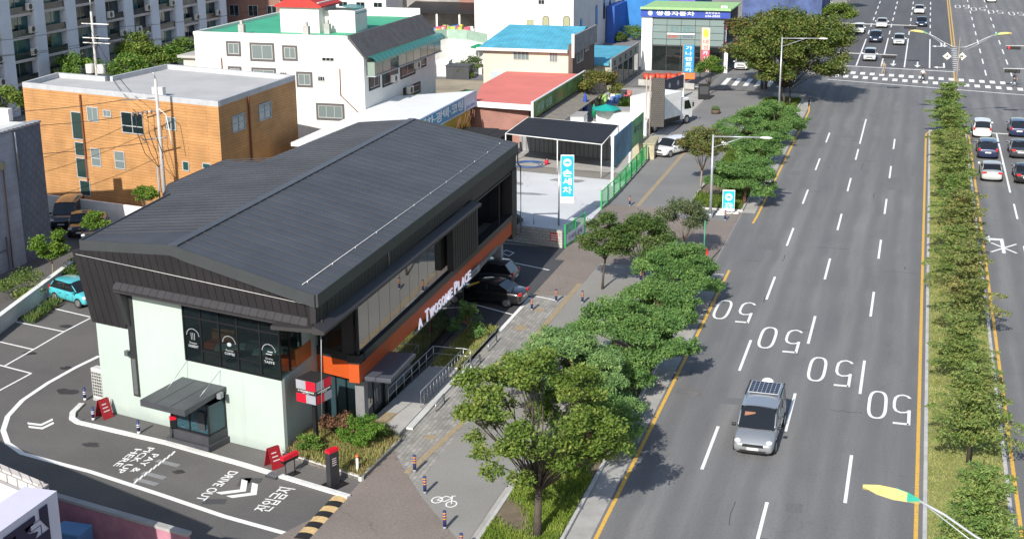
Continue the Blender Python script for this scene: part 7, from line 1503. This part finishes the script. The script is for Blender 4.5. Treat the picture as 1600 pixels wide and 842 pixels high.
# entrance ramp, slab and railings
RP = mat('ramp_concrete', (.40, .39, .37), .85, var=.1, scale=1.2)
rp_ = thing('entrance_slab', 'pale concrete entrance slab and ramp along the cafe glass front', 'ramp', (-23.4, 60, 0)); MB().prism([(-24.3, 56.2), (-22.35, 55.6), (-22.35, 66.4), (-24.05, 66.4)], 0, .16).build('slab', RP, rp_); MB().prism([(-22.34, 57.5), (-22.0, 57.5), (-22.0, 66.8), (-22.34, 66.8)], 0, .11).build('step', LCONC, rp_)
MB().box(-24.0, -23.3, 57.6, 58.9, .161, .166).build('tactile_mat', OCH, rp_)
def railing(label, pts, h, n, z=.16, bars=0, group='stainless railings at the entrance'):
    t = thing('railing', label, 'railing', (pts[0][0], pts[0][1], z), 0, group); P = [np.array([*p, 0.0]) for p in pts]; m = MB(); m.tube([tuple(p + (0, 0, z + h)) for p in P], .025, 6); m.build('top_rail', STEEL, t)
    if bars: m = MB(); m.tube([tuple(p + (0, 0, z + h * .55)) for p in P], .016, 5); m.build('mid_rail', STEEL, t)
    for i in range(len(P) - 1):
        L = np.linalg.norm(P[i + 1] - P[i]); k = max(1, int(L / n))
        for j in range(k + 1):
            if j == 0 and i > 0: continue
            q = P[i] + (P[i + 1] - P[i]) * j / k; m = MB(); m.cyl(q[0], q[1], z, z + h, .02, n=6); m.build('post', STEEL, t)
railing('long railing between entrance slab and street side glass, turning at its far end', [(-24.1, 59.7), (-24.05, 66.3), (-22.35, 66.35), (-21.95, 66.3)], .9, 1.1, bars=1); railing('short railing with close bars on the pavement side of the ramp', [(-22.45, 59.9), (-22.4, 66.0)], .85, .45, bars=1)
def hoop(label, px, py, px2, py2):
    a, b = np.array(G(px, py)), np.array(G(px2, py2)); t = thing('bike_rack', label, 'bike rack', tuple(a), 0, 'low steel hoops along the pavement edge'); m = MB(); u = (0, 0, .45)
    m.tube([tuple(a), tuple(a + u), tuple(b + u), tuple(b)], .035, 6); m.build('hoop', STEEL, t); MB().tube([tuple(a + (0, 0, .22)), tuple(b + (0, 0, .22))], .02, 5).build('crossbar', STEEL, t)
hoop('low steel hoop nearest to the covered parking', 763, 549, 776, 534); hoop('low steel hoop at the corner of the grassy bed', 736, 582, 750, 566); hoop('low steel hoop behind the large roadside tree', 681, 643, 694, 628); hoop('low steel hoop at the end of the ramp', 724, 582, 736, 568)
# traffic sign, banner and lantern in the pine
t = thing('round_sign_pole', 'green pole with a round red sign at the kerb beside the banner pine', 'sign', (-12.75, 88.6, 0)); MB().cyl(0, 0, 0, 3.3, .05, n=8).build('pole', mat('sign_green', (.05, .22, .12), .5), t, False); MB().tube([(0, -.06, 1.15), (0, .0, 1.15)], .3, 16).build('red_disc', CRED, t, False)
x, y = atz(1083, 398, 1.6); t = thing('striped_banner', 'black and white striped fabric hanging in the banner pine', 'banner', (x, y, 0)); 
for k in range(7): MB().box(-.8 + k * .24, -.8 + k * .24 + .14, -.02, .02, 1.2 + .15 * math.sin(k), 2.0 + .1 * math.cos(k * 2)).build('strip', WHITE if k % 2 else mat('violet_cloth', (.12, .08, .2), .8), t, False)
MB().tube([(-.85, 0, 2.1), (.95, 0, 2.1)], .02, 5).cyl(-.85, 0, 0, 2.1, .025, n=6).build('frame', DARK, t, False)
# vertical banners, dark signs and panel near the showroom
def vbanner(label, px, py, ztop, zbot, w, colour, texts, rz=0, edge=None):
    q = G(px, py); t = thing('vertical_banner', label, 'banner sign', (q[0], q[1], 0), rz, 'tall vertical banner signs at the showroom corner'); MB().cyl(-w / 2 - .1, 0, 0, ztop + .1, .06, n=6).build('pole', mat('rust_post', (.35, .25, .17), .7), t, False)
    n = len(texts); hh = (ztop - zbot) / n
    for k, (tx, c, tc) in enumerate(texts):
        MB().box(-w / 2, w / 2, -.07, .07, ztop - (k + 1) * hh + .003, ztop - k * hh).build('board', c, t, False)
        m = MB(); cnt = len(tx); ch_ = hh / cnt
        for j, cc in enumerate(tx): lettering(cc, (-w * .32, -.075, ztop - k * hh - (j + .88) * ch_), (1, 0, 0), (0, 0, 1), ch_ * .74, w * .64, mb=m, bold=.01, depth=.01)
        m.build('banner_writing', tc, t, False)
BB = mat('banner_blue', (.02, .25, .50), .5); BO = mat('banner_orange', (.62, .17, .05), .5); BR_ = mat('banner_rose', (.62, .10, .16), .5); BC = mat('banner_cream', (.62, .52, .42), .6)
vbanner('blue vertical banner over an orange plate, beside the dark slanting sign', 1075, 134, 4.9, 1.6, 1.25, BB, [('가나렌트카', BB, WHITE)]); q = G(1075, 134); m = MB(); m.box(q[0] - .9, q[0] + .8, q[1] - .1, q[1] + .1, .8, 1.55); tag(m.build('orange_plate', BO), 'orange plate fixed below the blue vertical banner', 'sign')
vbanner('cream and red vertical banner with a yellow round mark on top', 1101, 124, 6.4, .9, 1.0, BC, [('●', BC, mat('mark_yellow', (.75, .55, .05), .5)), ('대성', BC, BR_), ('카서', BR_, WHITE), ('비스', BC, BR_)])
vbanner('white and rose vertical banner fixed beside the round showroom pier', 1128, 112, 8.4, 2.4, .8, BR_, [('최대', WHITE, BB), ('할인', BR_, WHITE), ('전시', WHITE, BB), ('판매', BR_, WHITE)])
x, y = G2(1052, 158); t = thing('slanting_sign', 'dark navy roadside board on white posts below the orange plate', 'sign', (x, y, 0), R(75)); MB().box(-2.6, 2.6, -.08, .08, 1.2, 2.7).build('board', mat('navy_board', (.04, .05, .08), .5), t, False); MB().box(-2.8, -2.6, -.1, .1, 0, 2.8).build('post', WHITE, t, False); MB().box(2.6, 2.75, -.1, .1, 0, 2.8).build('post', WHITE, t, False)
m = MB(); 
for k in (-1.3, 1.0): m.add([(k + .3 * math.cos(2 * math.pi * j / 12), -.09, 1.95 + .3 * math.sin(2 * math.pi * j / 12)) for j in range(12)], [tuple(range(12))])
m.build('round_marks', CGR, t, False)
x, y = G2(1022, 215); t = thing('tall_panel', 'tall dark brown checked panel between two posts beside the white truck', 'sign panel', (x + .3, y, 0), R(4)); MB().box(-.65, .65, -.15, .15, 1.1, 5.9).build('panel', brick('checked_panel', (.085, .075, .07), (.10, .09, .08), (.05, .045, .04), .2, .2, .03, 'WALL'), t, False); MB().cyl(-.78, 0, 0, 6.1, .09, n=8).build('post', mat('post_beige', (.35, .30, .25), .7), t, False); MB().cyl(-1.15, 0, 0, 6.0, .07, n=8).build('post', MATS['post_beige'], t, False)
x, y = G2(1108, 152); t = thing('dark_box_sign', 'black box sign standing below the young green tree', 'sign', (x - .4, y - 1.5, 0), R(10)); MB().box(-.65, .65, -.4, .4, 0, 1.7).build('box', BLACK, t, False); MB().box(-.5, .5, -.41, -.405, .6, 1.5).build('face', DARK, t, False)
x, y = G2(1118, 178); t = thing('planter_tub', 'brown tub with a small plant on the red paving', 'planter', (x, y, 0)); MB().cyl(0, 0, 0, .45, .45, .5, 10).build('tub', mat('tub_brown', (.10, .07, .05), .8), t, False); link_mesh(rand_leaves(ell(200, (0, 0, .6), (.5, .5, .3)), .15, .08), 'plant', SHR, t)
# red tubs on the wall, parasols and the clutter of the restaurant yard
for i in range(8):
    q = G(1010 + i * 8.5, 125 + (i % 2)); t = thing('red_tub', 'one of the red plastic tubs in the row before the showroom', 'tub', (q[0], q[1], 0), 0, 'red plastic tubs'); MB().cyl(0, 0, 0, .75, .38, .5, 12).build('tub', mat('tub_red', (.50, .07, .035), .6), t, False); MB().cyl(0, 0, .751, .80, .52, n=12).build('rim', MATS['tub_red'], t, False)
m = MB(); a, b = G(998, 133), G(1085, 140); poly_line(m, [a, b], .25, 0, th=.7); tag(m.build('low_yard_wall', CONC), 'low concrete wall under the red tubs', 'wall')
def parasol(name, label, x, y, h, r, c, open_=True):
    t = thing(name, label, 'parasol', (x, y, 0)); MB().cyl(0, 0, 0, h, .03, n=6).cyl(0, 0, 0, .1, .25, n=10).build('pole', WHITE, t, False)
    if open_: m = MB(); n = 8; V = [(0, 0, h)] + [(r * math.cos(2 * math.pi * k / n), r * math.sin(2 * math.pi * k / n), h - .45) for k in range(n)] + [(0, 0, h - .06)] + [(r * .98 * math.cos(2 * math.pi * k / n), r * .98 * math.sin(2 * math.pi * k / n), h - .52) for k in range(n)]; m.add(V, [(0, 1 + k, 1 + (k + 1) % n) for k in range(n)] + [(n + 1, n + 2 + (k + 1) % n, n + 2 + k) for k in range(n)] + [(1 + k, n + 2 + k, n + 2 + (k + 1) % n, 1 + (k + 1) % n) for k in range(n)]); m.build('canopy', c, t, False)
    else: m = MB(); m.tube([(0, 0, h + .1), (0, 0, h - .3), (0, 0, h * .35)], [.05, .18, .3], 10); m.build('canopy', c, t, False)
PT = mat('parasol_teal', (.01, .32, .28), .7); PB = mat('parasol_blue', (.02, .06, .35), .7); PGc = mat('parasol_green', (.01, .22, .10), .7)
x, y = atz(947, 166, 2.3); parasol('parasol', 'open turquoise parasol in the restaurant yard', x, y, 2.5, 1.5, PT); x, y = G2(914, 190); parasol('folded_parasol', 'folded blue parasol in the restaurant yard', x, y, 2.9, 1, PB, False); x, y = G2(928, 192); parasol('folded_parasol', 'folded green parasol beside the blue one', x, y, 1.9, 1, PGc, False); x, y = atz(748, 72, 3); parasol('parasol', 'small green parasol at the corner of the cream house', x, y, 3.3, 1.2, PGc)
def crate(name, label, px, py, sx, sy, sz, m1, m2=None, rz=R(5), cat='box'):
    q = G(px, py); t = thing(name, label, cat, (q[0], q[1], 0), rz); MB().box(-sx / 2, sx / 2, -sy / 2, sy / 2, 0, sz).build('body', m1, t, False); MB().box(-sx / 2 - .08, sx / 2 + .08, -sy / 2 - .08, sy / 2 + .08, sz + .001, sz + .1).build('lid', m2 or m1, t, False)
crate('container_shed', 'grey topped white container behind the carport', 880, 208, 4.5, 2.8, 1.9, WHITE, mat('shed_top', (.33, .32, .31), .8), cat='shed'); crate('container_shed', 'white container with a grey roof beside the turquoise parasol', 965, 197, 4.2, 2.4, 1.7, WHITE, MATS['shed_top'], cat='shed')
crate('container_shed', 'bright white flat roofed container behind the printed hoarding', 985, 208, 3.6, 4.2, 1.6, WHITE, WHITE, cat='shed'); crate('storage_box', 'dark grey storage box behind the turquoise parasol', 965, 158, 1.8, 1.2, 1.1, DARK); crate('storage_box', 'salmon storage box beside the dark one', 980, 157, .9, .8, 1.0, mat('salmon_box', (.55, .18, .15), .7)); crate('storage_box', 'black container near the bush beside the cream house', 668 + 50, 122, 3.0, 2.2, 1.6, DARK); crate('storage_box', 'white container by the wall below the market', 695, 118, 1.6, 2.0, 1.9, WHITE)
crate('covered_vehicle', 'small van under a beige cover behind the green fence', 1008, 243, 2.0, 3.6, 1.4, mat('beige_cover', (.40, .36, .25), .9, var=.2), cat='covered van')
m = MB()
for k in range(40):
    q = G(870 + rr.random() * 45, 168 + rr.random() * 22); m.cbox((q[0], q[1], 0), .25 + rr.random() * .5, .3, .3 + rr.random() * 1.0, rr.random() * 3, mi=rr.randrange(6))
stuff(m.build('yard_goods', [MATS['goods_' + n] for n in ('yellow', 'red', 'tan', 'blue', 'white', 'green')]), 'pile of colourful restaurant clutter under the slanting awning', 'clutter')
m = MB()
for k in range(40):
    q = G(985 - rr.random() * 60, 165 - rr.random() * 12); m.cbox((q[0], q[1], 0), .25 + rr.random() * .5, .3, .3 + rr.random() * .7, rr.random() * 3, mi=rr.randrange(6))
stuff(m.build('garden_clutter', [MATS['goods_' + n] for n in ('tan', 'red', 'green', 'blue', 'white', 'green')]), 'garden clutter around the turquoise parasol', 'clutter')
t = thing('motorcycle', 'white delivery motorcycle half hidden behind the hedge pine', 'motorcycle', (*G2(1140, 236), 0), R(20))
for s in (-.6, .62): wh = MB().tube([(s, -.06, .3), (s, .06, .3)], .3, 14).build('wheel', RUB, t, False); MB().tube([(s, -.07, .3), (s, .07, .3)], .16, 10).build('rim', RIM, wh, False)
MB().tube([(-.7, 0, .65), (-.1, 0, .6), (.25, 0, .45), (.55, 0, .9)], [.12, .16, .14, .08], 8).build('body', WHITE, t, False); MB().tube([(.5, -.3, 1.0), (.5, .3, 1.0)], .025, 6).build('handlebar', BLACK, t, False); MB().cbox((-.15, 0, .74), .6, .25, .08).build('seat', BLACK, t, False); MB().cbox((-.65, 0, .8), .4, .42, .35).build('box', mat('box_white', (.7, .7, .7), .5), t, False)
# ================================================================== PEOPLE on the crosswalk
def person(label, x, y, rz, shirt, trousers, hair, stride=.3, lean=.0, arm=.25):
    t = thing('person', label, 'person', (x, y, .015), rz, 'people on the crosswalk'); H = 1.7
    def skin(name, verts, edges, radii, m, par, roots=(0,)):
        me = bpy.data.meshes.new(name); me.from_pydata(verts, edges, []); o = bpy.data.objects.new(name, me); COL.objects.link(o); o.parent = par
        o.modifiers.new('skin', 'SKIN'); s = o.modifiers.new('sub', 'SUBSURF'); s.levels = 1; s.render_levels = 1
        for i, r_ in enumerate(radii): me.skin_vertices[0].data[i].radius = (r_, r_); me.skin_vertices[0].data[i].use_root = i in roots
        me.materials.append(m); return o
    f, b = stride, -stride
    J = [(0, 0, .93), (0, 0, 1.15), (0, 0, 1.36), (0, 0, 1.47), (.02, 0, 1.56), (.02, 0, 1.68), (0, .17, 1.36), (-arm, .23, 1.1), (-arm + .1, .24, .87), (0, -.17, 1.36), (arm, -.23, 1.1), (arm + .12, -.22, .9), (0, .09, .88), (f * .55, .1, .5), (f, .1, .09), (f + .16, .1, .04), (0, -.09, .88), (b * .35, -.1, .5), (b, -.1, .12), (b + .14, -.1, .04)]
    E_ = [(0, 1), (1, 2), (2, 3), (3, 4), (4, 5), (2, 6), (6, 7), (7, 8), (2, 9), (9, 10), (10, 11), (0, 12), (12, 13), (13, 14), (14, 15), (0, 16), (16, 17), (17, 18), (18, 19)]
    Rr = [.12, .11, .13, .055, .085, .075, .055, .042, .035, .055, .042, .035, .085, .06, .045, .04, .085, .06, .045, .04]
    body = skin('body', J, E_, Rr, mat('skin_tone', (.42, .26, .18), .6), t)
    skin('shirt', [J[0], J[1], J[2], J[6], J[7], J[9], J[10]], [(0, 1), (1, 2), (2, 3), (3, 4), (2, 5), (5, 6)], [.15, .14, .155, .075, .06, .075, .06], shirt, body)
    skin('trousers', [(0, 0, .98), J[12], J[13], J[14], J[16], J[17], J[18]], [(0, 1), (1, 2), (2, 3), (0, 4), (4, 5), (5, 6)], [.15, .105, .08, .065, .105, .08, .065], trousers, body)
    MB().ball((.0, 0, 1.64), .105, .095, .10, 10, 6, lo=-.2).build('hair', hair, body, False)
    for s, dx in ((.1, f), (-.1, b)): MB().cbox((dx + .08, s, 0), .28, .1, .07).build('shoe', BLACK, body, False)
HK = mat('hair_black', (.015, .012, .01), .7)
x, y = G2(1441, 128); person('person in a white shirt and dark trousers walking in the middle of the crosswalk', x, y, R(5), mat('shirt_white', (.68, .68, .70), .8), mat('trousers_dark', (.03, .03, .04), .8), HK)
x, y = G2(1380, 116); person('person in beige clothes on the crosswalk, nearest to the big trees', x, y, R(-170), mat('shirt_beige', (.38, .33, .24), .8), mat('trousers_beige', (.30, .27, .20), .8), HK, .2)
x, y = G2(1584, 136); person('person in a dark suit striding over the crosswalk at the right edge', x, y, R(0), mat('suit_grey', (.05, .055, .075), .8), mat('suit_trousers', (.05, .055, .07), .8), HK, .4)

# yard clutter of the car wash and stains on the ground
def bucket(label, x, y, c):
    t = thing('bucket', label, 'bucket', (x, y, .004)); MB().cyl(0, 0, 0, .38, .15, .2, 12).build('pail', c, t, False); MB().tube([(-.2, 0, .36), (0, 0, .5), (.2, 0, .36)], .012, 4).build('handle', STEEL, t, False)
bucket('blue bucket on the car wash floor near the carport post', -28.8, 113.2, PB); bucket('red bucket on the car wash floor under the black net roof', -31.5, 118.0, CRED)
tag(MB().tube([(-33 + .9 * math.cos(k * .55) * (1 + k * .03), 117.5 + .9 * math.sin(k * .55) * (1 + k * .03), .04) for k in range(30)], .03, 5).build('water_hose', mat('hose_blue', (.03, .10, .30), .5)), 'blue water hose coiled under the carport', 'hose')
m = MB(); rc = random.Random(4)
for cx, cy, rx_, ry_ in ((-33.5, 110, 2.6, .9), (-30.0, 106.5, 1.6, .5), (-28.0, 112.0, 1.9, .7)):
    P = [(cx + rx_ * math.cos(a) * rc.uniform(.65, 1.1), cy + ry_ * math.sin(a) * rc.uniform(.65, 1.1)) for a in [2 * math.pi * k / 18 for k in range(18)]]; m.quad(*[(x, y, .0075) for x, y in P])
struct(m.build('wet_stain', mat('wet_concrete', (.30, .30, .29), .35, var=.2)))
m = MB()
for cx, cy, r_ in ((-44, 66, .35), (-46.5, 62, .25), (-43, 60.5, .3), (-36, 51.8, .3), (-30.5, 50.2, .22), (-47.2, 66.6, .3), (-41, 57.5, .4), (-45.5, 70.5, .25)):
    P = [(cx + r_ * 1.6 * math.cos(a) * rc.uniform(.6, 1.2), cy + r_ * math.sin(a) * rc.uniform(.6, 1.2)) for a in [2 * math.pi * k / 14 for k in range(14)]]; m.quad(*[(x, y, -.002) for x, y in P])
struct(m.build('oil_stain', mat('oil_asphalt', (.045, .043, .042), .6, var=.3)))
